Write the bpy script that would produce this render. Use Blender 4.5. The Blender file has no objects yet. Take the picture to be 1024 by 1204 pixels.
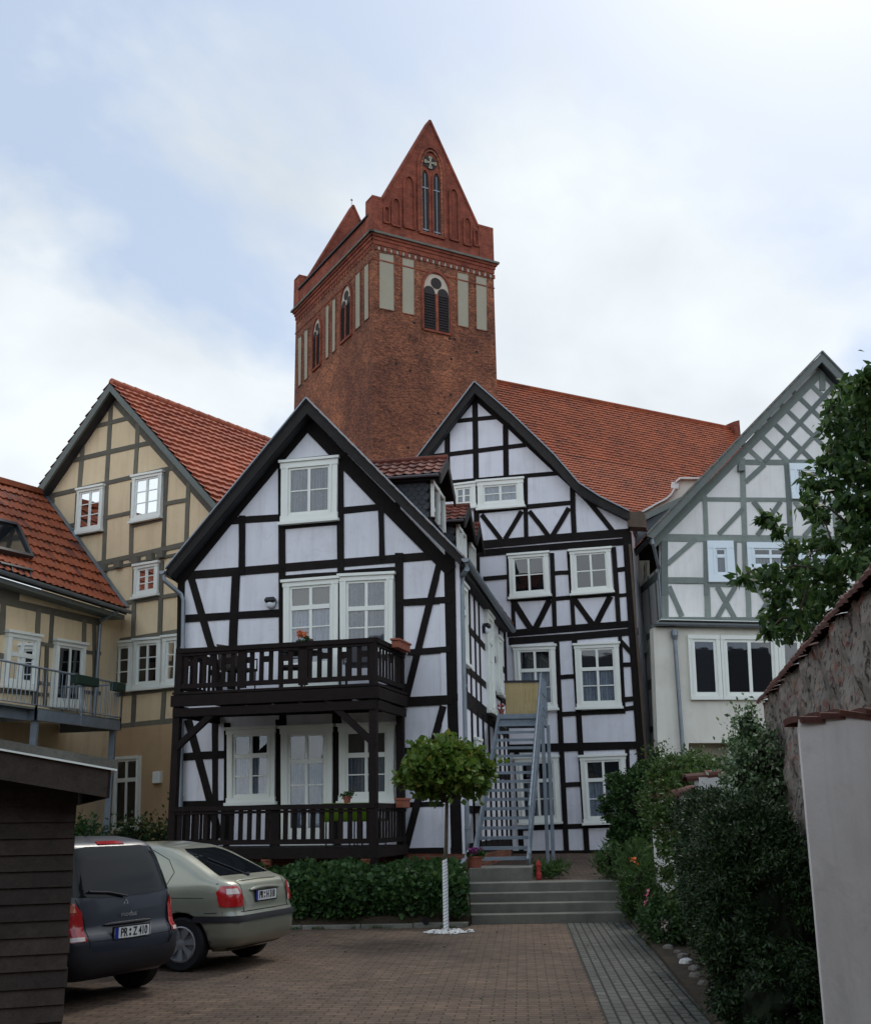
import bpy, bmesh, math, random
import numpy as np
from mathutils import Vector, Matrix
R = math.radians
V = Vector
random.seed(7)
SC = bpy.context.scene
COL = SC.collection

# ------------------------------------------------------------------ camera
F_PX, PITCH, ROLL, EYE = 1315.0, R(15.3), 0.0154, 1.65
cam = bpy.data.cameras.new('camera'); camo = bpy.data.objects.new('camera', cam); COL.objects.link(camo)
cam.sensor_fit = 'VERTICAL'; cam.sensor_height = 36.0; cam.lens = F_PX*36/1204.0
cam.clip_start = 0.05; cam.clip_end = 3000
X0 = V((1, 0, 0)); U0 = V((0, -math.sin(PITCH), math.cos(PITCH))); FW = V((0, math.cos(PITCH), math.sin(PITCH)))
CR = math.cos(ROLL)*X0 - math.sin(ROLL)*U0
CU = math.sin(ROLL)*X0 + math.cos(ROLL)*U0
EYEP = V((0, 0, EYE))
camo.matrix_world = Matrix(((CR.x, CU.x, -FW.x, 0), (CR.y, CU.y, -FW.y, 0), (CR.z, CU.z, -FW.z, EYE), (0, 0, 0, 1)))
SC.camera = camo

# ------------------------------------------------------------------ world and light
SUN_EL, SUN_AZ = 48.0, 25.0           # azimuth from +Y towards +X; thin cloud in front of the sun
W = bpy.data.worlds.new('World'); SC.world = W; W.use_nodes = True
nt = W.node_tree; nt.nodes.clear(); L = nt.links.new
def N(t, **k):
    n = nt.nodes.new(t)
    for a, b in k.items(): setattr(n, a, b)
    return n
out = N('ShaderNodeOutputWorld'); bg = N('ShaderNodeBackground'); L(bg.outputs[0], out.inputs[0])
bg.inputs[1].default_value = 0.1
sky = N('ShaderNodeTexSky', sky_type='NISHITA'); sky.sun_disc = False
sky.sun_elevation = R(SUN_EL); sky.sun_rotation = R(SUN_AZ)
sky.air_density = 1.0; sky.dust_density = 1.5
tc = N('ShaderNodeTexCoord')
sep = N('ShaderNodeSeparateXYZ'); L(tc.outputs['Generated'], sep.inputs[0])
za = N('ShaderNodeMath', operation='ADD'); L(sep.outputs['Z'], za.inputs[0]); za.inputs[1].default_value = 0.42
zm = N('ShaderNodeMath', operation='MAXIMUM'); L(za.outputs[0], zm.inputs[0]); zm.inputs[1].default_value = 0.25
dx = N('ShaderNodeMath', operation='DIVIDE'); L(sep.outputs['X'], dx.inputs[0]); L(zm.outputs[0], dx.inputs[1])
dy = N('ShaderNodeMath', operation='DIVIDE'); L(sep.outputs['Y'], dy.inputs[0]); L(zm.outputs[0], dy.inputs[1])
cmb = N('ShaderNodeCombineXYZ'); L(dx.outputs[0], cmb.inputs[0]); L(dy.outputs[0], cmb.inputs[1]); cmb.inputs[2].default_value = 3.7
def noise(scale, detail, rough, dist, zoff):
    mp = N('ShaderNodeMapping'); L(cmb.outputs[0], mp.inputs[0]); mp.inputs['Location'].default_value = zoff
    n = N('ShaderNodeTexNoise'); L(mp.outputs[0], n.inputs['Vector'])
    n.inputs['Scale'].default_value = scale; n.inputs['Detail'].default_value = detail
    n.inputs['Roughness'].default_value = rough; n.inputs['Distortion'].default_value = dist
    return n
n1 = noise(1.55, 9, 0.52, 0.3, (1.3, 5.5, 0))
n2 = noise(2.6, 7, 0.5, 0.2, (5.3, 1.7, 0))
rp = N('ShaderNodeValToRGB'); L(n1.outputs[0], rp.inputs[0])
rp.color_ramp.elements[0].position = 0.455; rp.color_ramp.elements[0].color = (0.12, 0.12, 0.12, 1)
rp.color_ramp.elements[1].position = 0.535; rp.color_ramp.elements[1].color = (1, 1, 1, 1)
cc = N('ShaderNodeValToRGB'); L(n2.outputs[0], cc.inputs[0])
cc.color_ramp.elements[0].position = 0.32; cc.color_ramp.elements[0].color = (0.70, 0.76, 0.81, 1)
cc.color_ramp.elements[1].position = 0.62; cc.color_ramp.elements[1].color = (0.95, 1.0, 1.03, 1)
CLOUD = N('ShaderNodeMix', data_type='RGBA', blend_type='MULTIPLY'); CLOUD.inputs[0].default_value = 1.0
L(cc.outputs[0], CLOUD.inputs[6]); CLOUD.inputs[7].default_value = (7.1, 7.15, 7.25, 1)
CB = N('ShaderNodeMix', data_type='RGBA', blend_type='MIX'); CB.inputs[0].default_value = 0.72
L(sky.outputs[0], CB.inputs[6]); CB.inputs[7].default_value = (3.8, 4.7, 6.05, 1)      # thin veil over the blue
MX = N('ShaderNodeMix', data_type='RGBA'); L(rp.outputs[0], MX.inputs[0]); L(CB.outputs[2], MX.inputs[6]); L(CLOUD.outputs[2], MX.inputs[7])
# extra sky brightness added behind the viewer to lift the light on the facades
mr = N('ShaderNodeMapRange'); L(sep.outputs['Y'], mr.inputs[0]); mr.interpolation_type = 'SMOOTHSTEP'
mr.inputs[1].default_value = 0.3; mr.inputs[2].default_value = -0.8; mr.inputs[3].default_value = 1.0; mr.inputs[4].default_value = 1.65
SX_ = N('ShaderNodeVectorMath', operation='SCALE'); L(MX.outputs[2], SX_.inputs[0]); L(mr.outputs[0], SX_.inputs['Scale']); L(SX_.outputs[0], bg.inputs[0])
sl = bpy.data.lights.new('sun', 'SUN'); sl.energy = 0.9; sl.angle = R(14); sl.color = (1.0, 0.95, 0.87)
so = bpy.data.objects.new('sun', sl); COL.objects.link(so)
sd = V((math.sin(R(SUN_AZ))*math.cos(R(SUN_EL)), math.cos(R(SUN_AZ))*math.cos(R(SUN_EL)), math.sin(R(SUN_EL))))
so.rotation_euler = sd.to_track_quat('Z', 'Y').to_euler()
SC.view_settings.view_transform = 'Standard'; SC.view_settings.look = 'None'
SC.view_settings.exposure = 0.5; SC.view_settings.gamma = 1.0

# ------------------------------------------------------------------ geometry helpers
def ray(x, y):
    return (FW + (x-512)/F_PX*CR + (602-y)/F_PX*CU)
def G(x, D, z=None):
    """plan point straight below/above image column x (at eye level) at distance D"""
    d = ray(x, 960 - (x-512)*ROLL*0.5); p = d*(D/d.y)
    return V((p.x, p.y, 0 if z is None else z))
def Zof(y, D, x=512):
    d = ray(x, y); return EYE + d.z*D/d.y
class Plane:
    def __init__(s, p, ang=None, u=None):
        s.p = V((p[0], p[1], 0))
        s.u = V((math.cos(ang), -math.sin(ang), 0)) if u is None else V((u[0], u[1], 0)).normalized()
        s.n = V((s.u.y, -s.u.x, 0))
    def hit(s, x, y, off=0.0):
        d = ray(x, y); o = s.p + s.n*off
        t = (o-EYEP).dot(s.n)/d.dot(s.n)
        return EYEP + d*t
    def sz(s, S, z, off=0.0):
        q = s.p + s.u*S + s.n*off; return V((q.x, q.y, z))
    def S(s, P): return (P-s.p).dot(s.u)
def ZC(ox, oy, sc):
    return lambda x, y: (ox + x/sc, oy + y/sc)

ORG = {}
class MB:
    def __init__(s): s.v = []; s.f = []; s.m = []; s.c = 0
    def face(s, pts):
        b = len(s.v); s.v += [V(p) for p in pts]; s.f.append(tuple(range(b, b+len(pts)))); s.m.append(s.c)
    def prism(s, front, back):
        n = len(front); b = len(s.v); back = V(back)
        s.v += [V(p) for p in front] + [V(p)+back for p in front]
        s.f.append(tuple(range(b, b+n))); s.f.append(tuple(range(b+2*n-1, b+n-1, -1))); s.m += [s.c]*2
        for i in range(n):
            j = (i+1) % n; s.f.append((b+i, b+n+i, b+n+j, b+j)); s.m.append(s.c)
    def box(s, c, sx, sy, sz, rz=0.0):
        c = V(c); ux = V((math.cos(rz), math.sin(rz), 0))*sx/2; uy = V((-math.sin(rz), math.cos(rz), 0))*sy/2; z = V((0, 0, sz))
        b = c - V((0, 0, sz/2))
        s.prism([b-ux-uy, b+ux-uy, b+ux+uy, b-ux+uy], z)
    def bar(s, p, q, w, h, up=(0, 0, 1)):
        p, q = V(p), V(q); d = (q-p).normalized(); up = V(up)
        if abs(d.dot(up)) > 0.98: up = V((0, 1, 0))
        sd_ = d.cross(up).normalized()*w/2; u2 = sd_.cross(d).normalized()*h/2
        s.prism([p-sd_-u2, p+sd_-u2, p+sd_+u2, p-sd_+u2], q-p)
    def tube(s, pts, r, n=8):
        pts = [V(p) for p in pts]; rr = r if isinstance(r, (list, tuple)) else [r]*len(pts)
        rings = []
        for i, p in enumerate(pts):
            d = (pts[min(i+1, len(pts)-1)]-pts[max(i-1, 0)]).normalized()
            a = V((0, 0, 1)) if abs(d.z) < 0.9 else V((1, 0, 0))
            e1 = d.cross(a).normalized(); e2 = d.cross(e1)
            b = len(s.v); s.v += [p+(e1*math.cos(2*math.pi*k/n)+e2*math.sin(2*math.pi*k/n))*rr[i] for k in range(n)]; rings.append(b)
        for a, b in zip(rings, rings[1:]):
            for k in range(n): s.f.append((a+k, a+(k+1) % n, b+(k+1) % n, b+k)); s.m.append(s.c)
        s.f.append(tuple(rings[0]+k for k in range(n))[::-1]); s.f.append(tuple(rings[-1]+k for k in range(n))); s.m += [s.c]*2
    def lathe(s, c, prof, n=16, axis=(0, 0, 1)):
        c = V(c); ax = V(axis).normalized(); a = V((0, 0, 1)) if abs(ax.z) < 0.9 else V((1, 0, 0))
        e1 = ax.cross(a).normalized(); e2 = ax.cross(e1); rings = []
        for r_, z_ in prof:
            b = len(s.v); s.v += [c+ax*z_+(e1*math.cos(2*math.pi*k/n)+e2*math.sin(2*math.pi*k/n))*max(r_, 1e-4) for k in range(n)]; rings.append(b)
        for a_, b in zip(rings, rings[1:]):
            for k in range(n): s.f.append((a_+k, a_+(k+1) % n, b+(k+1) % n, b+k)); s.m.append(s.c)
        s.f.append(tuple(rings[0]+k for k in range(n))[::-1]); s.f.append(tuple(rings[-1]+k for k in range(n))); s.m += [s.c]*2
    def build(s, name, mats, parent=None, origin=None, smooth=False, recalc=True, bevel=0):
        o = origin if origin is not None else (ORG[parent.name] if parent else V((0, 0, 0)))
        o = V(o)
        me = bpy.data.meshes.new(name)
        me.from_pydata([tuple(p-o) for p in s.v], [], s.f)
        if not isinstance(mats, (list, tuple)): mats = [mats]
        for m in mats: me.materials.append(m)
        if len(mats) > 1: me.polygons.foreach_set('material_index', s.m)
        if recalc:
            bm = bmesh.new(); bm.from_mesh(me); bmesh.ops.recalc_face_normals(bm, faces=bm.faces)
            if bevel: bmesh.ops.bevel(bm, geom=bm.edges[:], offset=bevel, segments=1, affect='EDGES', clamp_overlap=True)
            bm.to_mesh(me); bm.free()
        if smooth: me.polygons.foreach_set('use_smooth', [True]*len(me.polygons))
        boxuv(me, o)
        ob = bpy.data.objects.new(name, me); COL.objects.link(ob)
        if parent: ob.parent = parent
        else: ob.location = o
        ORG[ob.name] = o
        return ob
def boxuv(me, o=V((0, 0, 0))):
    uv = me.uv_layers.new(name='UVMap').data
    for p in me.polygons:
        n = p.normal
        if abs(n.z) > 0.97: t = V((1, 0, 0)); b = V((0, 1, 0))
        else:
            t = V((-n.y, n.x, 0)).normalized(); b = n.cross(t)
            if b.z < 0: b = -b
        for li in p.loop_indices:
            c = me.vertices[me.loops[li].vertex_index].co + o
            uv[li].uv = (c.dot(t), c.dot(b))
def tag(o, label=None, cat=None, group=None, kind=None):
    if label: o['label'] = label
    if cat: o['category'] = cat
    if group: o['group'] = group
    if kind: o['kind'] = kind
    return o
def thing(name, label, cat, loc=(0, 0, 0), group=None, rz=None):
    o = bpy.data.objects.new(name, None); COL.objects.link(o); o.location = loc; o.empty_display_size = 0.2
    if rz is not None: o.rotation_euler = (0, 0, rz); ORG[o.name] = V((0, 0, 0))
    else: ORG[o.name] = V(loc)
    return tag(o, label, cat, group)
def copy_tree(o, parent=None):
    c = o.copy(); COL.objects.link(c); c.parent = parent; ORG[c.name] = ORG[o.name]
    for ch in [x for x in bpy.data.objects if x.parent == o]: copy_tree(ch, c)
    return c

# ------------------------------------------------------------------ materials
MATS = {}
def newmat(name):
    m = bpy.data.materials.new(name); m.use_nodes = True; t = m.node_tree
    b = t.nodes['Principled BSDF']; MATS[name] = m
    return m, t, b
def nd(t, ty, **k):
    n = t.nodes.new(ty)
    for a, b in k.items(): setattr(n, a, b)
    return n
def ramp(t, src, stops):
    r = nd(t, 'ShaderNodeValToRGB'); t.links.new(src, r.inputs[0]); e = r.color_ramp.elements
    while len(e) < len(stops): e.new(0.5)
    for i, (p, c) in enumerate(stops): e[i].position = p; e[i].color = (*c, 1) if len(c) == 3 else c
    return r.outputs[0]
def nz(t, vec, scale, detail=4, rough=0.55, dist=0.0):
    n = nd(t, 'ShaderNodeTexNoise'); t.links.new(vec, n.inputs['Vector'])
    n.inputs['Scale'].default_value = scale; n.inputs['Detail'].default_value = detail
    n.inputs['Roughness'].default_value = rough; n.inputs['Distortion'].default_value = dist
    return n.outputs[0]
def mixc(t, f, a, b, mode='MIX'):
    m = nd(t, 'ShaderNodeMix', data_type='RGBA', blend_type=mode)
    for s, v in ((0, f), (6, a), (7, b)):
        if isinstance(v, (int, float)): m.inputs[s].default_value = v
        elif isinstance(v, tuple): m.inputs[s].default_value = (*v, 1)
        else: t.links.new(v, m.inputs[s])
    return m.outputs[2]
def bump(t, b, h, strength=0.3, dist=0.01):
    n = nd(t, 'ShaderNodeBump'); n.inputs['Strength'].default_value = strength; n.inputs['Distance'].default_value = dist
    t.links.new(h, n.inputs['Height']); t.links.new(n.outputs[0], b.inputs['Normal'])
def geo(t): return nd(t, 'ShaderNodeNewGeometry').outputs['Position']
def uvo(t): return nd(t, 'ShaderNodeTexCoord').outputs['UV']
def obj_co(t): return nd(t, 'ShaderNodeTexCoord').outputs['Object']
def mapped(t, vec, sc=(1, 1, 1), loc=(0, 0, 0), rot=(0, 0, 0)):
    m = nd(t, 'ShaderNodeMapping'); t.links.new(vec, m.inputs[0]); m.inputs['Scale'].default_value = sc
    m.inputs['Location'].default_value = loc; m.inputs['Rotation'].default_value = rot
    return m.outputs[0]
def simple(name, c, rough=0.7, var=0.15, scale=3.0, bs=0.15, bd=0.004, fine=60, metal=0.0, spec=0.3, c2=None):
    m, t, b = newmat(name); p = geo(t)
    lo = c2 if c2 else tuple(x*(1-var) for x in c); hi = tuple(min(1, x*(1+var*0.7)) for x in c)
    n = nz(t, p, scale, 6, 0.6)
    col = ramp(t, n, [(0.3, lo), (0.7, hi)])
    col = mixc(t, 0.35, col, ramp(t, nz(t, p, fine, 3), [(0.3, lo), (0.7, hi)]))
    t.links.new(col, b.inputs['Base Color']); b.inputs['Roughness'].default_value = rough
    b.inputs['Metallic'].default_value = metal; b.inputs['Specular IOR Level'].default_value = spec
    if bs: bump(t, b, nz(t, p, fine, 4), bs, bd)
    return m
def plaster(name, c, lo, wear=0.5):
    m, t, b = newmat(name); p = geo(t)
    col = ramp(t, nz(t, p, 0.9, 7, 0.62, 0.3), [(0.28, lo), (0.68, c)])
    streak = ramp(t, nz(t, mapped(t, p, (5, 5, 0.45)), 1.0, 6, 0.65, 0.2), [(0.30, (0.82, 0.815, 0.80)), (0.52, (1, 1, 1))])   # rain streaks
    patchy = ramp(t, nz(t, mapped(t, p, loc=(4, 8, 2)), 3.2, 5, 0.7, 0.9), [(0.34, (0.90, 0.895, 0.88)), (0.46, (1, 1, 1))])
    for f in (streak, patchy): col = mixc(t, wear, col, f, 'MULTIPLY')
    t.links.new(col, b.inputs['Base Color']); b.inputs['Roughness'].default_value = 0.92; b.inputs['Specular IOR Level'].default_value = 0.2
    h = nd(t, 'ShaderNodeMath', operation='ADD'); t.links.new(nz(t, p, 45, 4), h.inputs[0]); t.links.new(nz(t, p, 4, 3), h.inputs[1])
    bump(t, b, h.outputs[0], 0.3, 0.007); return m
plaster('plaster_lilac', (0.75, 0.75, 0.80), (0.66, 0.66, 0.70), .65)
plaster('plaster_white', (0.80, 0.79, 0.76), (0.70, 0.69, 0.66))
plaster('plaster_cream', (0.72, 0.70, 0.62), (0.62, 0.60, 0.52))
plaster('plaster_ochre', (0.76, 0.61, 0.40), (0.68, 0.54, 0.345), .6)
plaster('plaster_tan', (0.50, 0.35, 0.20), (0.42, 0.29, 0.165))
simple('plaster_grey', (0.34, 0.31, 0.235), 0.95, 0.1, 0.5, 0.2, 0.01, 8)
plaster('wall_render', (0.76, 0.72, 0.70), (0.58, 0.545, 0.52), 1.0)
simple('concrete', (0.17, 0.165, 0.14), 0.9, 0.3, 2.5, 0.4, 0.006, 50, c2=(0.085, 0.082, 0.068))
simple('soil', (0.06, 0.045, 0.03), 1.0, 0.5, 6, 0.8, 0.02, 30)
simple('zinc', (0.22, 0.25, 0.28), 0.45, 0.2, 4, 0.1, 0.002, 30, metal=0.6)
simple('galvanised', (0.23, 0.27, 0.31), 0.5, 0.25, 5, 0.1, 0.002, 40, metal=0.5)
simple('paint_white', (0.78, 0.80, 0.74), 0.45, 0.04, 3, 0.08, 0.002, 60, spec=0.4)
simple('paint_bluewhite', (0.72, 0.80, 0.84), 0.45, 0.04, 3, 0.08, 0.002, 60, spec=0.4)
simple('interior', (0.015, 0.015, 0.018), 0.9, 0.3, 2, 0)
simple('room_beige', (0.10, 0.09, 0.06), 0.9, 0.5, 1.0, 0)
simple('slate_edge', (0.035, 0.038, 0.042), 0.6, 0.3, 4, 0.1)
simple('terracotta', (0.27, 0.09, 0.055), 0.85, 0.25, 6, 0.2)
simple('rubber', (0.012, 0.012, 0.013), 0.8, 0.2, 8, 0.2)
simple('black_plastic', (0.018, 0.018, 0.022), 0.55, 0.2, 8, 0.1)
simple('rim_silver', (0.42, 0.43, 0.45), 0.35, 0.1, 8, 0, metal=0.7)
simple('green_cloth', (0.16, 0.30, 0.015), 0.9, 0.1, 6, 0.2)
simple('copper_brown', (0.10, 0.07, 0.05), 0.7, 0.4, 5, 0.2)
simple('light_plank', (0.47, 0.35, 0.16), 0.7, 0.12, 5, 0.1)
simple('red_bit', (0.35, 0.03, 0.03), 0.6, 0.2, 5, 0)
simple('pink_petal', (0.6, 0.16, 0.24), 0.7, 0.2, 30, 0)
simple('purple_petal', (0.22, 0.03, 0.16), 0.7, 0.2, 30, 0)
simple('orange_petal', (0.6, 0.14, 0.03), 0.7, 0.2, 30, 0)
simple('pale_petal', (0.6, 0.5, 0.45), 0.7, 0.2, 30, 0)
simple('lamp_dark', (0.02, 0.02, 0.025), 0.4, 0.1, 8, 0)
simple('opal_glass', (0.7, 0.74, 0.78), 0.25, 0.03, 8, 0, spec=0.5)
simple('pebble_white', (0.6, 0.6, 0.58), 0.8, 0.2, 20, 0.1)
simple('field_stone', (0.16, 0.145, 0.13), 0.9, 0.4, 8, 0.4)
simple('bark', (0.07, 0.055, 0.04), 0.95, 0.4, 14, 0.7, 0.01, 50)
simple('wrap_white', (0.75, 0.76, 0.77), 0.6, 0.05, 10, 0.1)

def wood(name, c, dark, rough=0.75, sc=(3, 3, 3), spec=0.25):
    m, t, b = newmat(name); p = geo(t)
    n1 = nz(t, mapped(t, p, sc), 2.0, 8, 0.65, 0.4)
    n2 = nz(t, uvo(t), 26.0, 5, 0.6, 1.2)
    col = ramp(t, n1, [(0.3, dark), (0.72, c)])
    col = mixc(t, 0.4, col, ramp(t, n2, [(0.35, dark), (0.65, c)]))
    g_ = nd(t, 'ShaderNodeNewGeometry'); col = mixc(t, 1.0, col, ramp(t, g_.outputs['Random Per Island'], [(0, (0.75, 0.75, 0.75)), (1, (1.3, 1.27, 1.22))]), 'MULTIPLY')   # every timber has its own tone
    t.links.new(col, b.inputs['Base Color']); b.inputs['Roughness'].default_value = rough; b.inputs['Specular IOR Level'].default_value = spec
    bump(t, b, n2, 0.5, 0.006); return m
wood('timber_black', (0.018, 0.0145, 0.014), (0.007, 0.006, 0.006), 0.85, spec=.15)
wood('barge_black', (0.030, 0.028, 0.027), (0.017, 0.016, 0.016), 0.75, spec=.2)
wood('timber_grey', (0.155, 0.145, 0.115), (0.10, 0.095, 0.078))
wood('timber_sage', (0.205, 0.235, 0.220), (0.145, 0.17, 0.160))
wood('barge_slate', (0.16, 0.18, 0.17), (0.12, 0.135, 0.13))
wood('shed_brown', (0.060, 0.046, 0.039), (0.028, 0.021, 0.018), 0.85)
wood('balcony_brown', (0.018, 0.012, 0.011), (0.008, 0.006, 0.006), 0.8, spec=.15)

# glass
m, t, b = newmat('window_glass')
t.nodes.remove(b); o_ = t.nodes['Material Output']
tr = nd(t, 'ShaderNodeBsdfTransparent'); tr.inputs[0].default_value = (0.70, 0.74, 0.77, 1)
gl = nd(t, 'ShaderNodeBsdfGlossy'); gl.inputs[1].default_value = 0.02; gl.inputs[0].default_value = (0.95, 0.97, 1, 1)
fr = nd(t, 'ShaderNodeFresnel'); fr.inputs[0].default_value = 1.55
ma = nd(t, 'ShaderNodeMath', operation='MULTIPLY_ADD'); t.links.new(fr.outputs[0], ma.inputs[0]); ma.inputs[1].default_value = 1.25; ma.inputs[2].default_value = 0.03
ms = nd(t, 'ShaderNodeMixShader'); t.links.new(ma.outputs[0], ms.inputs[0]); t.links.new(tr.outputs[0], ms.inputs[1]); t.links.new(gl.outputs[0], ms.inputs[2])
bn = nd(t, 'ShaderNodeBump'); bn.inputs['Strength'].default_value = 0.06; bn.inputs['Distance'].default_value = 0.02
t.links.new(nz(t, geo(t), 1.7, 2), bn.inputs['Height']); t.links.new(bn.outputs[0], gl.inputs['Normal'])
t.links.new(ms.outputs[0], o_.inputs[0])
# car glass
m, t, b = newmat('car_glass'); b.inputs['Base Color'].default_value = (0.008, 0.010, 0.012, 1); b.inputs['Roughness'].default_value = 0.04
b.inputs['Specular IOR Level'].default_value = 0.20
def carpaint(name, c, met=.45, coat=.8):
    m, t, b = newmat(name); b.inputs['Base Color'].default_value = (*c, 1); b.inputs['Metallic'].default_value = met
    b.inputs['Roughness'].default_value = 0.38; b.inputs['Coat Weight'].default_value = coat; b.inputs['Coat Roughness'].default_value = 0.06
    n = nz(t, geo(t), 3.0, 5); col = mixc(t, n, tuple(x*0.8 for x in c), tuple(x*1.12 for x in c)); t.links.new(col, b.inputs['Base Color'])
    return m
carpaint('paint_champagne', (0.27, 0.275, 0.215)); carpaint('paint_navy', (0.010, 0.014, 0.026), .0, .22)
m, t, b = newmat('lamp_red'); b.inputs['Base Color'].default_value = (0.40, 0.010, 0.012, 1); b.inputs['Roughness'].default_value = 0.12; b.inputs['Coat Weight'].default_value = 0.6
m, t, b = newmat('lamp_clear'); b.inputs['Base Color'].default_value = (0.65, 0.55, 0.5, 1); b.inputs['Roughness'].default_value = 0.12; b.inputs['Coat Weight'].default_value = 0.6
m, t, b = newmat('lamp_orange'); b.inputs['Base Color'].default_value = (0.55, 0.16, 0.07, 1); b.inputs['Roughness'].default_value = 0.12; b.inputs['Coat Weight'].default_value = 0.6
simple('plate_white', (0.72, 0.72, 0.70), 0.4, 0.03, 9, 0); simple('plate_blue', (0.01, 0.03, 0.30), 0.4, 0.03, 9, 0); simple('plate_ink', (0.01, 0.01, 0.01), 0.5, 0.03, 9, 0)
simple('chrome', (0.75, 0.76, 0.78), 0.15, 0.03, 9, 0, metal=1.0)
# curtain
m, t, b = newmat('curtain'); b.inputs['Roughness'].default_value = 0.95
u = uvo(t)
wv = nd(t, 'ShaderNodeTexWave', wave_type='BANDS', bands_direction='X'); t.links.new(u, wv.inputs[0]); wv.inputs['Scale'].default_value = 3.2; wv.inputs['Distortion'].default_value = 3.0; wv.inputs['Detail'].default_value = 2
vo = nd(t, 'ShaderNodeTexVoronoi'); t.links.new(u, vo.inputs['Vector']); vo.inputs['Scale'].default_value = 22
col = mixc(t, 0.35, ramp(t, wv.outputs[0], [(0.1, (0.20, 0.225, 0.26)), (0.9, (0.42, 0.455, 0.51))]), ramp(t, vo.outputs['Distance'], [(0.1, (0.46, 0.49, 0.55)), (0.5, (0.17, 0.19, 0.23))]))
t.links.new(col, b.inputs['Base Color'])

def bricks(name, c1, c2, mortar, bw, bh, mw, blot, rot=0.0, off=0.5, bstr=0.5, bias=0.0, uvsrc=True, extra=None, rough=0.9):
    m, t, b = newmat(name); u = uvo(t) if uvsrc else geo(t)
    if rot: u = mapped(t, u, rot=(0, 0, rot))
    br = nd(t, 'ShaderNodeTexBrick'); t.links.new(u, br.inputs['Vector'])
    br.inputs['Scale'].default_value = 1.0; br.inputs['Brick Width'].default_value = bw; br.inputs['Row Height'].default_value = bh
    br.inputs['Mortar Size'].default_value = mw; br.inputs['Mortar Smooth'].default_value = 0.1; br.inputs['Bias'].default_value = bias
    br.offset = off
    br.inputs['Color1'].default_value = (*c1, 1); br.inputs['Color2'].default_value = (*c2, 1); br.inputs['Mortar'].default_value = (*mortar, 1)
    p = geo(t)
    col = br.outputs['Color']
    for (s, lo, hi, d) in blot:
        f = ramp(t, nz(t, p, s, 5, 0.6, d), [(0.36, lo), (0.66, hi)])
        col = mixc(t, 1.0, col, f, 'MULTIPLY')
    if extra: col = extra(t, p, col)
    t.links.new(col, b.inputs['Base Color']); b.inputs['Roughness'].default_value = rough; b.inputs['Specular IOR Level'].default_value = 0.2
    inv = nd(t, 'ShaderNodeMath', operation='SUBTRACT'); inv.inputs[0].default_value = 1.0; t.links.new(br.outputs['Fac'], inv.inputs[1])
    h = nd(t, 'ShaderNodeMath', operation='ADD'); t.links.new(inv.outputs[0], h.inputs[0]); t.links.new(nz(t, p, 40, 4), h.inputs[1])
    bump(t, b, h.outputs[0], bstr, 0.006); return m
def specks(t, p, col):
    f = ramp(t, nz(t, mapped(t, p, (1, 1, 2.2)), 4.6, 2, 0.8), [(0.40, (0.42, 0.42, 0.46)), (0.60, (1.28, 1.18, 1.08))])
    return mixc(t, 0.85, col, f, 'MULTIPLY')
bricks('church_brick', (0.42, 0.160, 0.085), (0.23, 0.085, 0.050), (0.20, 0.13, 0.095), 0.30, 0.10, 0.014,
       [(0.16, (0.62, 0.60, 0.62), (1.15, 1.1, 1.0), 0.6), (0.8, (0.75, 0.75, 0.8), (1.15, 1.1, 1.05), 0.4)], extra=specks)
bricks('gable_brick', (0.36, 0.090, 0.050), (0.25, 0.062, 0.038), (0.17, 0.08, 0.06), 0.30, 0.10, 0.012,
       [(0.3, (0.7, 0.7, 0.72), (1.1, 1.1, 1.05), 0.5), (1.6, (0.7, 0.7, 0.72), (1.12, 1.12, 1.1), 0.3)])
bricks('red_brick', (0.30, 0.085, 0.045), (0.20, 0.06, 0.035), (0.18, 0.14, 0.11), 0.25, 0.075, 0.010, [(1.0, (0.6, 0.6, 0.6), (1.1, 1.1, 1.1), 0.3)])
def yardwear(t, p, col):
    s = ramp(t, nz(t, p, 0.55, 6, 0.7, 0.8), [(0.56, (1, 1, 1)), (0.66, (0.55, 0.53, 0.52))])          # old oil and damp marks
    d = ramp(t, nz(t, mapped(t, p, loc=(7, 3, 0)), 0.9, 7, 0.75, 0.4), [(0.45, (1, 1, 1)), (0.75, (1.55, 1.5, 1.4))])   # dust
    m_ = ramp(t, nz(t, mapped(t, p, loc=(1, 9, 0)), 55, 3, 0.7), [(0.66, (1, 1, 1)), (0.72, (0.5, 0.5, 0.42))])
    for f in (s, d, m_): col = mixc(t, 0.8, col, f, 'MULTIPLY')
    return col
bricks('paver_red', (0.140, 0.098, 0.072), (0.105, 0.073, 0.055), (0.040, 0.028, 0.021), 0.21, 0.105, 0.007,
       [(0.35, (0.72, 0.72, 0.72), (1.12, 1.1, 1.06), 0.6), (5.0, (0.75, 0.75, 0.75), (1.1, 1.1, 1.1), 0)], rot=R(4), rough=0.85, extra=yardwear)
bricks('paver_grey', (0.112, 0.111, 0.098), (0.085, 0.085, 0.075), (0.016, 0.017, 0.014), 0.21, 0.105, 0.012,
       [(0.5, (0.75, 0.75, 0.75), (1.1, 1.1, 1.1), 0.6), (6.0, (0.75, 0.75, 0.75), (1.1, 1.1, 1.1), 0)], rot=-R(90-4.1), rough=0.8)
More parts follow.
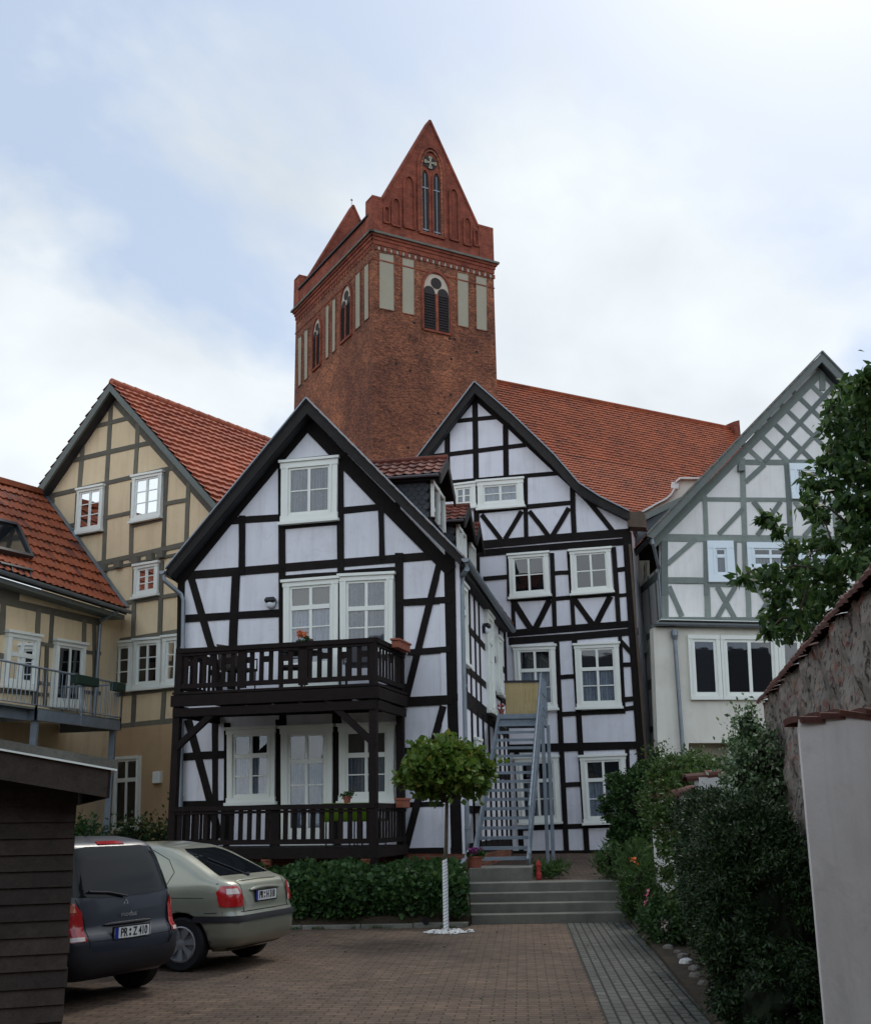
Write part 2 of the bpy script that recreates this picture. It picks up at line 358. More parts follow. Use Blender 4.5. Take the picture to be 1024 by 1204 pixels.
# rubble wall
m, t, b = newmat('rubble'); p = geo(t)
v1 = nd(t, 'ShaderNodeTexVoronoi', feature='F1'); v1.inputs['Scale'].default_value = 6.0; v1.inputs['Randomness'].default_value = 1
pd = nd(t, 'ShaderNodeVectorMath', operation='ADD'); nn = nd(t, 'ShaderNodeTexNoise'); t.links.new(p, nn.inputs['Vector']); nn.inputs['Scale'].default_value = 5
t.links.new(mapped(t, p, (1, 1, 1.5)), pd.inputs[0])
sc_ = nd(t, 'ShaderNodeVectorMath', operation='SCALE'); t.links.new(nn.outputs['Color'], sc_.inputs[0]); sc_.inputs['Scale'].default_value = 0.25
t.links.new(sc_.outputs[0], pd.inputs[1]); t.links.new(pd.outputs[0], v1.inputs['Vector'])
hs = nd(t, 'ShaderNodeSeparateColor'); t.links.new(v1.outputs['Color'], hs.inputs[0])
stone = ramp(t, hs.outputs[0], [(0.0, (0.19, 0.13, 0.10)), (0.35, (0.30, 0.225, 0.18)), (0.62, (0.24, 0.185, 0.15)), (0.85, (0.25, 0.085, 0.055)), (1.0, (0.09, 0.05, 0.045))])
edge = ramp(t, v1.outputs['Distance'], [(0.28, (0, 0, 0)), (0.46, (1, 1, 1))])
col = mixc(t, edge, stone, (0.23, 0.20, 0.17))
pit = ramp(t, nz(t, mapped(t, p, (1, 1, 0.85)), 12, 4, 0.65, 0.5), [(0.56, (1, 1, 1)), (0.64, (0.22, 0.19, 0.18))])
col = mixc(t, 1.0, col, pit, 'MULTIPLY')
col = mixc(t, 1.0, col, ramp(t, nz(t, p, 1.2, 5), [(0.3, (0.7, 0.7, 0.7)), (0.7, (1.1, 1.1, 1.1))]), 'MULTIPLY')
t.links.new(col, b.inputs['Base Color']); b.inputs['Roughness'].default_value = 0.95
hh = nd(t, 'ShaderNodeMath', operation='ADD'); t.links.new(pit, hh.inputs[0]); t.links.new(nz(t, p, 14, 5), hh.inputs[1])
bump(t, b, hh.outputs[0], 0.9, 0.03)
# clay tiles: one uv unit = one tile
def tilemat(name, stops, bstr=0.2, moss=0.3):
    m, t, b = newmat(name); u = uvo(t)
    fl = nd(t, 'ShaderNodeVectorMath', operation='FLOOR'); t.links.new(u, fl.inputs[0])
    wn = nd(t, 'ShaderNodeTexWhiteNoise', noise_dimensions='2D'); t.links.new(fl.outputs[0], wn.inputs['Vector'])
    col = ramp(t, wn.outputs['Value'], stops); p = geo(t)
    col = mixc(t, 1.0, col, ramp(t, nz(t, p, 0.7, 6, 0.6), [(0.3, (0.66, 0.66, 0.68)), (0.7, (1.12, 1.08, 1.04))]), 'MULTIPLY')
    col = mixc(t, 0.7, col, ramp(t, nz(t, mapped(t, p, loc=(3, 1, 8)), 2.3, 6, 0.75, 0.5), [(0.56, (1, 1, 1)), (0.68, (0.50, 0.52, 0.50))]), 'MULTIPLY')
    col = mixc(t, moss, col, mixc(t, 1.0, col, ramp(t, nz(t, p, 14, 4), [(0.4, (0.5, 0.5, 0.5)), (0.6, (1.1, 1.1, 1.1))]), 'MULTIPLY'))
    t.links.new(col, b.inputs['Base Color']); b.inputs['Roughness'].default_value = 0.75; b.inputs['Specular IOR Level'].default_value = 0.25
    bump(t, b, nz(t, p, 30, 4), bstr, 0.006); return m
tilemat('tile_orange', [(0, (0.26, 0.066, 0.028)), (0.5, (0.33, 0.088, 0.036)), (0.9, (0.29, 0.076, 0.03)), (1, (0.15, 0.045, 0.03))])
tilemat('tile_salmon', [(0, (0.40, 0.115, 0.065)), (0.5, (0.47, 0.145, 0.08)), (1, (0.36, 0.10, 0.06))])
tilemat('tile_dark', [(0, (0.16, 0.05, 0.035)), (0.5, (0.22, 0.065, 0.04)), (1, (0.10, 0.04, 0.035))], moss=0.6)
tilemat('tile_church', [(0, (0.31, 0.078, 0.035)), (0.5, (0.39, 0.10, 0.042)), (0.9, (0.34, 0.09, 0.04)), (1, (0.20, 0.06, 0.035))], moss=0.5)
tilemat('slate', [(0, (0.045, 0.052, 0.060)), (0.5, (0.065, 0.073, 0.082)), (1, (0.085, 0.094, 0.10))])
# leaves
def leafmat(name, stops, trans=0.25, rough=0.55):
    m, t, b = newmat(name); g = nd(t, 'ShaderNodeNewGeometry')
    col = ramp(t, g.outputs['Random Per Island'], stops)
    t.links.new(col, b.inputs['Base Color']); b.inputs['Roughness'].default_value = rough; b.inputs['Specular IOR Level'].default_value = 0.3
    tl = nd(t, 'ShaderNodeBsdfTranslucent'); t.links.new(col, tl.inputs[0]); mx = nd(t, 'ShaderNodeMixShader'); mx.inputs[0].default_value = trans
    t.links.new(b.outputs[0], mx.inputs[1]); t.links.new(tl.outputs[0], mx.inputs[2]); t.links.new(mx.outputs[0], t.nodes['Material Output'].inputs[0])
    return m
leafmat('leaf_ivy', [(0, (0.020, 0.052, 0.016)), (0.5, (0.034, 0.082, 0.022)), (0.9, (0.055, 0.115, 0.030)), (1, (0.09, 0.14, 0.04))])
leafmat('leaf_maple', [(0, (0.055, 0.105, 0.016)), (0.5, (0.092, 0.160, 0.022)), (0.85, (0.13, 0.195, 0.028)), (1, (0.19, 0.17, 0.035))], 0.35)
leafmat('leaf_tree', [(0, (0.022, 0.052, 0.015)), (0.5, (0.045, 0.095, 0.024)), (0.85, (0.075, 0.14, 0.032)), (1, (0.12, 0.17, 0.045))], 0.4, 0.45)
leafmat('leaf_yew', [(0, (0.010, 0.024, 0.008)), (0.6, (0.018, 0.040, 0.012)), (0.93, (0.032, 0.062, 0.014)), (1, (0.055, 0.085, 0.02))], 0.1)
leafmat('leaf_box', [(0, (0.018, 0.046, 0.012)), (0.6, (0.030, 0.070, 0.016)), (1, (0.055, 0.11, 0.025))], 0.2)
leafmat('leaf_privet', [(0, (0.030, 0.060, 0.012)), (0.6, (0.050, 0.095, 0.018)), (0.95, (0.085, 0.14, 0.03)), (1, (0.12, 0.05, 0.02))], 0.2)
leafmat('leaf_pale', [(0, (0.05, 0.10, 0.04)), (0.6, (0.09, 0.16, 0.06)), (0.8, (0.32, 0.38, 0.24)), (1, (0.40, 0.46, 0.32))], 0.2)
leafmat('leaf_rose', [(0, (0.015, 0.035, 0.012)), (0.6, (0.032, 0.065, 0.018)), (0.9, (0.09, 0.12, 0.03)), (1, (0.16, 0.10, 0.03))], 0.2)
leafmat('leaf_grass', [(0, (0.03, 0.07, 0.015)), (1, (0.07, 0.13, 0.03))], 0.2)
M = MATS
# ------------------------------------------------------------------ builders
rng = np.random.default_rng(11)
def beams(PL, lst, name, mat, parent, Z=None, off=0.012, back=0.05, extra=None):
    """straight timbers (x1,y1,x2,y2,width) whose ends are read on the facade plane"""
    mb = MB()
    for i, bm_ in enumerate(lst):
        x1, y1, x2, y2, w = bm_
        if Z:
            sc = abs(Z(1, 0)[0]-Z(0, 0)[0]); (x1, y1), (x2, y2) = Z(x1, y1), Z(x2, y2); w = w*sc
        L_ = math.hypot(x2-x1, y2-y1); px, py = -(y2-y1)/L_*w/2, (x2-x1)/L_*w/2
        o = off + 0.0009*(i % 23) + (0.004 if abs(y2-y1) > abs(x2-x1) else 0)
        # two mid points a little off the line: hand-hewn timbers
        j1, j2 = random.uniform(-.09, .09)*w, random.uniform(-.09, .09)*w
        mx_, my_ = (x1+x2)/2, (y1+y2)/2; k = 1/w if w else 0
        nx_, ny_ = px*2*k, py*2*k
        pts = [(x1+px, y1+py), (mx_+px+nx_*j1, my_+py+ny_*j1), (x2+px, y2+py), (x2-px, y2-py), (mx_-px+nx_*j2, my_-py+ny_*j2), (x1-px, y1-py)]
        mb.prism([PL.hit(x, y, o) for x, y in pts], -PL.n*(o+back))
    return mb.build(name, mat, parent)
def wall_poly(PL, pts, name, mat, parent, off=0.0, thick=0.3, Z=None):
    mb = MB(); P = [Z(*p) if Z else p for p in pts]
    mb.prism([PL.hit(x, y, off) for x, y in P], -PL.n*thick)
    return mb.build(name, mat, parent)
def window(house, PL, quad, Z=None, casing=0.12, cols=2, transom=None, rows=(1, 2), curtain='full', wmat='paint_white',
           cap=True, off=0.0, name='window', label=None, solid=0.0, backing='interior', sashw=0.05, munt=0.025, blind=None):
    q = [Z(*p) if Z else p for p in quad]
    C3 = [PL.hit(x, y, off) for x, y in q]; n = PL.n
    def Q(a, b, d=0): return (C3[0]*(1-a)+C3[1]*a)*(1-b) + (C3[3]*(1-a)+C3[2]*a)*b + n*d
    Wd = (C3[1]-C3[0]).length; H = (C3[3]-C3[0]).length
    def qp(mb, a0, a1, b0, b1, d0, d1):
        mb.prism([Q(a0, b0, d1), Q(a1, b0, d1), Q(a1, b1, d1), Q(a0, b1, d1)], -n*(d1-d0))
    ca, cb = casing/Wd, casing/H
    fr = MB()
    qp(fr, 0, ca, cb, 1-cb, -.02, .085); qp(fr, 1-ca, 1, cb, 1-cb, -.02, .085)
    qp(fr, ca*.75, ca*.999, cb, 1-cb, .085, .10); qp(fr, 1-ca*.999, 1-ca*.75, cb, 1-cb, .085, .10)
    ov = 0.035/Wd if cap else 0
    qp(fr, -ov*.4, 1+ov*.4, 0, cb, -.02, .095); qp(fr, -ov*.4, 1+ov*.4, 1-cb, 1, -.02, .095)
    w = fr.build(name, M[wmat], house)
    if label: w['label'] = label
    if cap:
        s = MB(); qp(s, -ov*1.3, 1+ov*1.3, -0.02/H, 0.035/H, .0, .13); s.build('window_cap', M[wmat], w)
        s = MB(); qp(s, -ov*1.3, 1+ov*1.3, 1-0.03/H, 1+0.03/H, .0, .14); s.build('sill', M[wmat], w)
    sa, sb = sashw/Wd, sashw/H; a0, a1, b0, b1 = ca, 1-ca, cb, 1-cb
    if solid: b1g = b1-solid
    else: b1g = b1
    sash = MB(); D0, D1 = .03, .062
    qp(sash, a0, a0+sa, b0, b1, D0, D1); qp(sash, a1-sa, a1, b0, b1, D0, D1)
    qp(sash, a0+sa, a1-sa, b0, b0+sb, D0, D1); qp(sash, a0+sa, a1-sa, b1-sb*1.3, b1, D0, D1)
    if solid: qp(sash, a0+sa, a1-sa, b1g, b1-sb*1.3, D0-.01, D1-.008)
    regs = []
    lo, hi = b0+sb, (b1-sb*1.3 if not solid else b1g)
    if transom:
        tb = b0+(b1-b0)*transom; th = 0.045/H
        qp(sash, a0+sa, a1-sa, tb-th, tb+th, D0, D1+.015); regs = [(lo, tb-th, rows[0]), (tb+th, hi, rows[1])]
    else: regs = [(lo, hi, rows[1])]
    for (r0, r1, nr) in regs:
        for c in range(1, cols):
            ac = a0+(a1-a0)*c/cols; qp(sash, ac-sa*.6, ac+sa*.6, r0, r1, D0, D1+.006)
        for c in range(cols):
            c0 = a0+(a1-a0)*c/cols+sa*.6; c1 = a0+(a1-a0)*(c+1)/cols-sa*.6
            if c == 0: c0 = a0+sa
            if c == cols-1: c1 = a1-sa
            for k in range(1, nr):
                bb = r0+(r1-r0)*k/nr; qp(sash, c0, c1, bb-munt/H/2, bb+munt/H/2, D0+.005, D1-.006)
    sash.build('sash', M[wmat], w)
    g = MB(); g.face([Q(a0+sa*.5, lo, .045), Q(a1-sa*.5, lo, .045), Q(a1-sa*.5, hi, .045), Q(a0+sa*.5, hi, .045)]); g.build('pane', M['window_glass'], w)
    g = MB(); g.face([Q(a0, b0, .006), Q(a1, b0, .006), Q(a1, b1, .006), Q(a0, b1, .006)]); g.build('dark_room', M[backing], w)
    if curtain:
        rngs = {'full': [(lo, hi)], 'low': [(regs[-1][0], hi)], 'half': [(lo+(hi-lo)*.45, hi)], 'top': [(lo, lo+(hi-lo)*.5)]}[curtain]
        for (c0, c1) in rngs:
            g = MB(); nx = 34
            for k in range(nx):
                f0, f1 = k/nx, (k+1)/nx
                A0, A1 = a0+(a1-a0)*f0, a0+(a1-a0)*f1
                e0 = .020+.007*math.sin(k*2.1+c0*9); e1 = .020+.007*math.sin((k+1)*2.1+c0*9)
                g.face([Q(A0, c0, e0), Q(A1, c0, e1), Q(A1, c1, e1), Q(A0, c1, e0)])
            g.build('curtain', M['curtain'], w, smooth=False, recalc=False)
    return w
def pantiles(name, mat, parent, A, B, C, D, cw=0.22, rh=0.34, amp=0.022, step=0.035, seg=4, origin=None, sag=0.0):
    """A,B eave start/end; C,D ridge end/start; real courses of curved tiles"""
    A, B, C, D = [np.array(V(p)) for p in (A, B, C, D)]
    nc = max(2, round(np.linalg.norm(B-A)/cw)); nr = max(2, round(np.linalg.norm(D-A)/rh))
    n = np.cross(B-A, D-A); n /= np.linalg.norm(n)
    if n[2] < 0: n = -n
    us = np.linspace(0, 1, nc*seg+1); ph = us*nc*2*np.pi
    h = amp*(np.where(np.sin(ph) > 0, np.sin(ph), 0.45*np.sin(ph)))
    lines = []; uvs = []
    for r in range(nr):
        for (t, st, tv) in ((r/nr, step, r+0.02), ((r+1)/nr+0.015/nr, 0.0, r+0.98)):
            base = (A[None]*(1-us[:, None])+B[None]*us[:, None])*(1-t) + (D[None]*(1-us[:, None])+C[None]*us[:, None])*t
            wob = (h+st+0.006*np.sin(us*nc*1.7+r*2.3))[:, None]*n[None]
            sg = -sag*np.sin(us*np.pi)[:, None]*np.array([[0, 0, 1]])
            lines.append(base+wob+sg); uvs.append(np.stack([us*nc+0.5*(r % 2), np.full_like(us, tv)], 1))
    v = np.concatenate(lines); uvc = np.concatenate(uvs); m_ = len(us); f = []
    for k in range(len(lines)-1):
        b = k*m_
        for i in range(m_-1): f.append((b+i, b+i+1, b+m_+i+1, b+m_+i))
    o = V(origin) if origin is not None else (ORG[parent.name] if parent else V((0, 0, 0)))
    me = bpy.data.meshes.new(name); me.from_pydata((v-np.array(o)).tolist(), [], f); me.materials.append(mat)
    uv = me.uv_layers.new(name='UVMap')
    li = np.empty(len(me.loops), dtype=np.int32); me.loops.foreach_get('vertex_index', li)
    uv.data.foreach_set('uv', uvc[li].astype(np.float32).ravel())
    ob = bpy.data.objects.new(name, me); COL.objects.link(ob)
    if parent: ob.parent = parent
    else: ob.location = o
    ORG[ob.name] = o
    return ob
def clumps(n, c, rad, K, spread, shell=0.55, zmin=None, seed=0, squash=1.0):
    r = np.random.default_rng(seed); d = r.normal(size=(K, 3)); d /= np.linalg.norm(d, axis=1)[:, None]
    rr = (shell+(1-shell)*r.random(K))**0.8
    cen = d*rr[:, None]*np.array(rad)[None]
    if squash != 1.0: cen[:, 2] = np.where(cen[:, 2] < 0, cen[:, 2]*squash, cen[:, 2])
    idx = r.integers(0, K, n); sp = spread*(0.6+0.8*r.random(K))[idx]
    p = cen[idx] + r.normal(size=(n, 3))*sp[:, None]*np.array([1, 1, 0.75])
    p += np.array(c)
    if zmin is not None: p[:, 2] = np.maximum(p[:, 2], zmin+0.05*r.random(n))
    return p
def leafmesh(name, pts, size, mat, parent=None, origin=None, aspect=0.6, droop=0.0, seed=1, up=0.0, outward=None, ow=0.0):
    r = np.random.default_rng(seed); n = len(pts); p = np.asarray(pts, float)
    d = r.normal(size=(n, 3)); d[:, 2] -= droop; d[:, 2] += up
    if outward is not None:
        q = p-np.array(outward); q /= np.linalg.norm(q, axis=1)[:, None]+1e-6; d += q*ow
    d /= np.linalg.norm(d, axis=1)[:, None]
    a = r.normal(size=(n, 3)); w = np.cross(d, a); w /= np.linalg.norm(w, axis=1)[:, None]+1e-9
    nn = np.cross(w, d); s = (size*(0.65+0.7*r.random(n)))[:, None]
    v = np.stack([p, p+d*s*.45+w*s*aspect*.5+nn*s*.08, p+d*s, p+d*s*.45-w*s*aspect*.5+nn*s*.08], 1).reshape(-1, 3)
    o = V(origin) if origin is not None else (ORG[parent.name] if parent else V((0, 0, 0)))
    v = (v-np.array(o)).astype(np.float32)
    me = bpy.data.meshes.new(name); me.vertices.add(4*n); me.vertices.foreach_set('co', v.ravel())
    me.loops.add(4*n); me.loops.foreach_set('vertex_index', np.arange(4*n, dtype=np.int32))
    me.polygons.add(n); me.polygons.foreach_set('loop_start', np.arange(0, 4*n, 4, dtype=np.int32))
    me.update(calc_edges=True); me.validate(); me.materials.append(mat)
    ob = bpy.data.objects.new(name, me); COL.objects.link(ob)
    if parent: ob.parent = parent
    else: ob.location = o
    ORG[ob.name] = o
    return ob
def gutter(parent, p, q, r=0.07, name='gutter'):
    mb = MB(); p, q = V(p), V(q); d = (q-p).normalized(); s = d.cross(V((0, 0, 1))).normalized(); n = 7; A = []
    for k in range(n+1):
        a = math.pi*k/n; A.append(s*math.cos(a)*r - V((0, 0, 1))*math.sin(a)*r)
    for k in range(n):
        mb.face([p+A[k], p+A[k+1], q+A[k+1], q+A[k]]); mb.face([p+A[k]*.86, p+A[k+1]*.86, q+A[k+1]*.86, q+A[k]*.86])
    mb.face([p+a for a in A]); mb.face([q+a for a in A])
    return mb.build(name, M['zinc'], parent, recalc=False)
def flowerpot(label, c, r=0.12, h=0.2, petal=None, group=None, n=160, spread=0.10, leaf='leaf_box', name='flower_pot'):
    t = thing(name, label, 'flower pot', c, group)
    mb = MB(); mb.lathe(c, [(r*.72, 0), (r*.95, h*.82), (r*1.08, h*.84), (r*1.08, h), (r*.9, h), (r*.85, h*.85), (0.001, h*.85)], 18); mb.build('pot', M['terracotta'], t, smooth=False)
    top = V(c)+V((0, 0, h+spread*.4))
    if leaf: leafmesh('leaves', clumps(n, top, (r*1.1, r*1.1, spread*.6), 8, .03, seed=3), .05, M[leaf], t, up=.6)
    if petal: leafmesh('petals', clumps(n, top+V((0, 0, spread*.45)), (r, r, spread*.35), 8, .025, seed=5), .035, M[petal], t, up=.4, aspect=.9)
    return t

# ------------------------------------------------------------------ ground, steps, paths
mb = MB(); mb.face([(-400, -300, 0), (400, -300, 0), (400, 18.9, 0), (-400, 18.9, 0)]); mb.face([(-400, 18.9, 0), (400, 18.9, 0), (400, 700, 0), (-400, 700, 0)])
tag(mb.build('yard_paving', M['paver_red'], recalc=False), kind='structure')
def gline(x1, y1, x2, y2):
    def D(y): d = ray(512, y); return EYE/(-d.z)*d.y
    return G(x1, D(y1)), G(x2, D(y2))
pa, pb = gline(658, 1085, 700, 1204); pc, pd_ = gline(735, 1090, 815, 1204)
def ext(a, b, y): return a+(b-a)*((y-a.y)/(b.y-a.y))
l0, l1 = ext(pa, pb, 18.98), ext(pa, pb, -3); r0, r1 = ext(pc, pd_, 18.98), ext(pc, pd_, 3)
r1b = V((r1.x+.1, -3, 0))
mb = MB(); mb.face([v + V((0, 0, .004)) for v in (l1, r1b, r1, r0, l0)])
tag(mb.build('path', M['paver_grey'], recalc=False), kind='structure')
# bed on the right of the path
mb = MB(); e0 = r0
mb.prism([V((r1.x, 3, .0)), V((6, 3, .0)), V((6, 18.98, .0)), V((r0.x, 18.98, .0))], (0, 0, .05)); tag(mb.build('soil_bed', M['soil']), kind='structure')
# terrace behind the bank
SX0, SX1 = .47, 3.04
mb = MB()
mb.face([(-60, 20.3, .552), (60, 20.3, .552), (60, 33, .82), (-60, 33, .82)]); mb.face([(-60, 33, .82), (60, 33, .82), (60, 120, .9), (-60, 120, .9)])
mb.face([(-60, 20.3, -.1), (60, 20.3, -.1), (60, 20.3, .552), (-60, 20.3, .552)])
tag(mb.build('terrace_paving', M['paver_red'], recalc=False), kind='structure')
mb = MB()
for (xa, xb) in ((-40, SX0-.02), (SX1+.25, 40)):
    mb.face([(xa, 18.72, .02), (xb, 18.72, .02), (xb, 18.75, .16), (xa, 18.75, .16)]); mb.face([(xa, 18.75, .16), (xb, 18.75, .16), (xb, 20.35, .61), (xa, 20.35, .61)])
    mb.face([(xb, 18.72, -.1), (xb, 20.35, -.1), (xb, 20.35, .61), (xb, 18.75, .16)]); mb.face([(xa, 18.72, -.1), (xa, 20.35, -.1), (xa, 20.35, .61), (xa, 18.75, .16)])
tag(mb.build('earth_bank', M['soil'], recalc=False), kind='structure')
# kerb stones along the bank
kg = 'kerb stones along the ivy bank'
xk = SX0-.05; i = 0
while xk > -6.5:
    w = random.uniform(.78, 1.05); mb = MB()
    if xk-w < -.25 < xk:    # the stone with a drain hole
        mb.box((xk-w/2, 18.62, -.05), w-.012, .14, .235, 0)
        k = mb.build('kerb_stone', M['concrete'], origin=(xk-w/2, 18.62, 0), bevel=.006)
        pp = MB(); pp.lathe((-.25, 18.545, .10), [(.055, 0), (.055, .02), (.042, .02), (.042, 0.004), (.001, 0.004)], 16, axis=(0, -1, 0)); pp.build('drain_hole', M['rubber'], k)
        tag(k, 'concrete kerb stone with a round drain hole in front of the ivy', 'kerb stone', kg)
    else:
        mb.box((xk-w/2, 18.62+random.uniform(-.006, .006), -.05), w-.012, .14, .22+random.uniform(-.005, .01), 0)
        k = mb.build('kerb_stone', M['concrete'], origin=(xk-w/2, 18.62, 0), bevel=.006)
        tag(k, 'plain grey concrete kerb stone edging the ivy bank', 'kerb stone', kg)
    xk -= w; i += 1
# stone steps
st = thing('stone_steps', 'four wide grey concrete steps at the end of the paved yard', 'steps', (1.7, 19, 0))
for i in range(4):
    mb = MB(); y0 = 19.0+.36*i
    mb.prism([(SX0, y0, -.05), (SX1, y0, -.05), (SX1, 20.7, -.05), (SX0, 20.7, -.05)], (0, 0, .05+.14*(i+1)+(.004 if i == 3 else 0)))
    mb.build('step', M['concrete'], st, bevel=.008)
blk = MB(); blk.prism([(SX0+.02, 20.62, .5), (SX0+1.12, 20.62, .5), (SX0+1.26, 21.9, .5), (SX0+.2, 21.9, .5)], (0, 0, .29))
tag(blk.build('concrete_block', M['concrete'], origin=(1, 21, .5), bevel=.01), 'low concrete block carrying the foot of the metal stairs', 'block')
# ================================================================== HOUSE A (front, black and white)
PHI = R(15.0)
gA = G(442, 19.8)
uA = V((math.cos(PHI), -math.sin(PHI), 0)); vA = V((math.sin(PHI), math.cos(PHI), 0))
A = Plane(gA + vA*1.85, PHI)
hA = thing('timbered_house', 'black and white half-timbered house with two balconies and a steep gable', 'house', (-2, 22, .6))
Z4 = ZC(180, 460, 3.413); Z5 = ZC(190, 640, 3.303); Z6 = ZC(190, 800, 3.303); Zs = ZC(460, 700, 3.441); Z1 = ZC(430, 430, 4.153)
wall_poly(A, [(361, 476), (540, 662), (546, 1008), (208, 1012), (212, 668)], 'wall', M['plaster_lilac'], hA)
wall_poly(A, [(208, 1003), (546, 1004), (546, 1022), (208, 1026)], 'plinth', M['red_brick'], hA, off=.02)
TA = [ (312, 546, 409, 536, 6.5), (262, 613.5, 330, 608.5, 8), (330, 620, 400, 614, 5.5), (400, 600.5, 470, 594, 8), (214, 677, 538, 651, 9.5),
 (336, 679, 401, 674.5, 5), (401, 673, 464, 668.5, 4.5),
 (225, 680, 248, 760, 8), (249, 760, 258, 812, 8), (213.5, 664, 208, 1005, 8), (277.5, 674, 272, 810, 9.5), (214, 727.5, 331, 720.5, 9), (331, 545, 333, 945, 8),
 (399.6, 537, 400.5, 680, 7.5), (396.5, 680, 395, 945, 8.5), (469, 650, 471, 1003, 9.5), (284.5, 606, 284, 676, 7.5), (447.5, 595, 449, 658, 6.5),
 (517, 660, 478, 819, 7.5), (470, 708.5, 530, 705, 7.5), (479, 767, 530, 763, 7), (472, 825.5, 532, 822.5, 11), (521, 830, 476, 1000, 8),
 (470, 883, 533, 881, 7.5), (470, 946.5, 534, 945, 6.5), (528, 652, 537, 1006, 13), (472, 1003, 541, 1002, 11),
 (210, 1003, 472, 1003, 10), (221, 846, 258, 985, 9), (210, 890.5, 268, 887, 9), (252.5, 838, 253, 1000, 7), (267, 850, 266, 1000, 7), (328, 846, 328, 1000, 8), (396.5, 846, 396, 1000, 9),
 (210, 840, 470, 832, 9), (212, 818, 478, 808, 8), (210, 946, 335, 944, 8),
 (361, 497, 207, 684.5, 15), (361, 497, 530, 671, 15) ]
tf = beams(A, TA, 'timber_frame', M['timber_black'], hA)
mb = MB()   # pegs
for (x, y) in [(332, 610), (400, 600), (332, 668), (400, 662), (470, 656), (277, 672), (272, 727), (332, 722), (470, 708), (531, 706), (530, 764), (470, 825), (533, 824), (531, 655), (448, 657), (284, 674)]:
    p = A.hit(x, y, .03); mb.lathe(p, [(.012, 0), (.012, .012), (.001, .014)], 8, axis=A.n)
mb.build('pegs', M['timber_black'], tf)
# verges and roof
AO = .32
dirA = V((math.sin(R(10.3)), math.cos(R(10.3)), 0))
apx, elf, erg = A.hit(361, 470, AO), A.hit(195.5, 671, AO), A.hit(545.5, 656, AO)
apx2, elf2, erg2 = A.hit(361, 486, AO), A.hit(200, 678, AO), A.hit(541, 664, AO)
def along(p, k): return p + dirA*k
kB = 7.9
mb = MB(); mb.prism([apx, erg, erg2, apx2], -A.n*.05); mb.prism([apx, apx2, elf2, elf], -A.n*.05); mb.build('bargeboard', M['barge_black'], hA)
def grp(p, q, t): return p+(q-p)*t
mb = MB()
up_ = V((0, 0, .035))
for (a, b) in ((apx, erg), (apx, elf)):
    mb.bar(a+up_+A.n*.02, b+up_+A.n*.02, .09, .025)
mb.build('verge_strip', M['zinc'], hA)
mb = MB()
for (e, e2) in ((erg, erg2), (elf, elf2)):
    dz7 = V((0, 0, -.07)); mb.prism([apx+A.n*-.05+dz7, e+A.n*-.05+dz7, e2+A.n*-.05, apx2+A.n*-.05], dirA*kB)
rf = mb.build('roof', M['slate_edge'], hA)
lift = V((0, 0, -.035))-A.n*.06
pantiles('roof_tiles', M['tile_dark'], rf, elf+lift, along(elf, kB)+lift, along(apx, kB)+lift, apx+lift, cw=.2, rh=.3)
erB = V((along(erg, kB).x, along(erg, kB).y, 6.32))
pantiles('roof_tiles', M['tile_dark'], rf, erg+lift, along(erg, kB)+lift, along(apx, kB)+lift, apx+lift, cw=.2, rh=.3)
# eaves boarding under the right eave + gutter running back
g0 = erg+V((.04, .02, -.03)); g1 = along(erg, kB-.2)+V((.04, 0, -.18))
gutter(hA, g0-dirA*.12, g1, .075)
kk_ = -A.n*(AO+.04); mb = MB(); mb.prism([erg2+V((0, 0, .02))+kk_, erg2+V((-.55, .1, -.02))+kk_, erg2+V((-.55, .1, -.14))+kk_, erg2+V((0, 0, -.10))+kk_], dirA*(kB-.6)); mb.build('eaves_board', M['barge_black'], hA)
gutter(hA, elf+V((-.05, 0, -.02))-dirA*.1, along(elf, 3)+V((-.05, 0, -.06)), .07)
# side wall
cA = A.hit(541, 1000, 0); cA.z = 0
AS = Plane(cA, u=(dirA.x, dirA.y))
LS = 7.9
mb = MB(); mb.prism([AS.sz(0, .6), AS.sz(LS, .6), AS.sz(LS, 6.45), AS.sz(0, 6.75)], -AS.n*.3); mb.build('wall', M['plaster_lilac'], hA)
def asz(S, z, o=0): return AS.sz(S, z, o)
def sbar(mb, s0, z0, s1, z1, w, o=.016):
    d = V((s1-s0, z1-z0)); L_ = math.hypot(*d); nx, nz_ = -d.y/L_*w/2, d.x/L_*w/2
    pts = [(s0+nx, z0+nz_), (s1+nx, z1+nz_), (s1-nx, z1-nz_), (s0-nx, z0-nz_)]
    mb.prism([asz(a, b, o) for a, b in pts], -AS.n*(o+.04))
mb = MB(); o = .010
for (s0, z0, s1, z1, w) in [(.10, .9, .10, 6.6, .2), (0, 6.55, LS, 6.35, .2), (0, 5.45, LS, 5.25, .15), (0, 4.55, LS, 4.45, .15), (0, 3.95, LS, 3.72, .34), (0, 2.6, LS, 2.6, .15), (0, 1.05, LS, 1.05, .24), (0, 1.8, 3.2, 1.8, .14)] + \
     [(s, 4.0, s, 6.5, .13) for s in (1.15, 1.75, 2.45, 3.1, 5.35, 6.6, 7.6)] + [(s, 1.1, s, 3.8, .13) for s in (.9, 1.7, 2.5, 3.3, 4.2, 5.1, 6.0, 6.9)] + [(.2, 1.1, .85, 2.5, .13), (7.7, .7, 7.7, 6.3, .2)]:
    o += .0011; sbar(mb, s0, z0, s1, z1, w, o)
mb.build('timber_frame', M['timber_black'], hA)
mb = MB(); mb.prism([asz(0, .4, .03), asz(LS, .4, .03), asz(LS, .93, .03), asz(0, .93, .03)], -AS.n*.1); mb.build('plinth', M['red_brick'], hA)
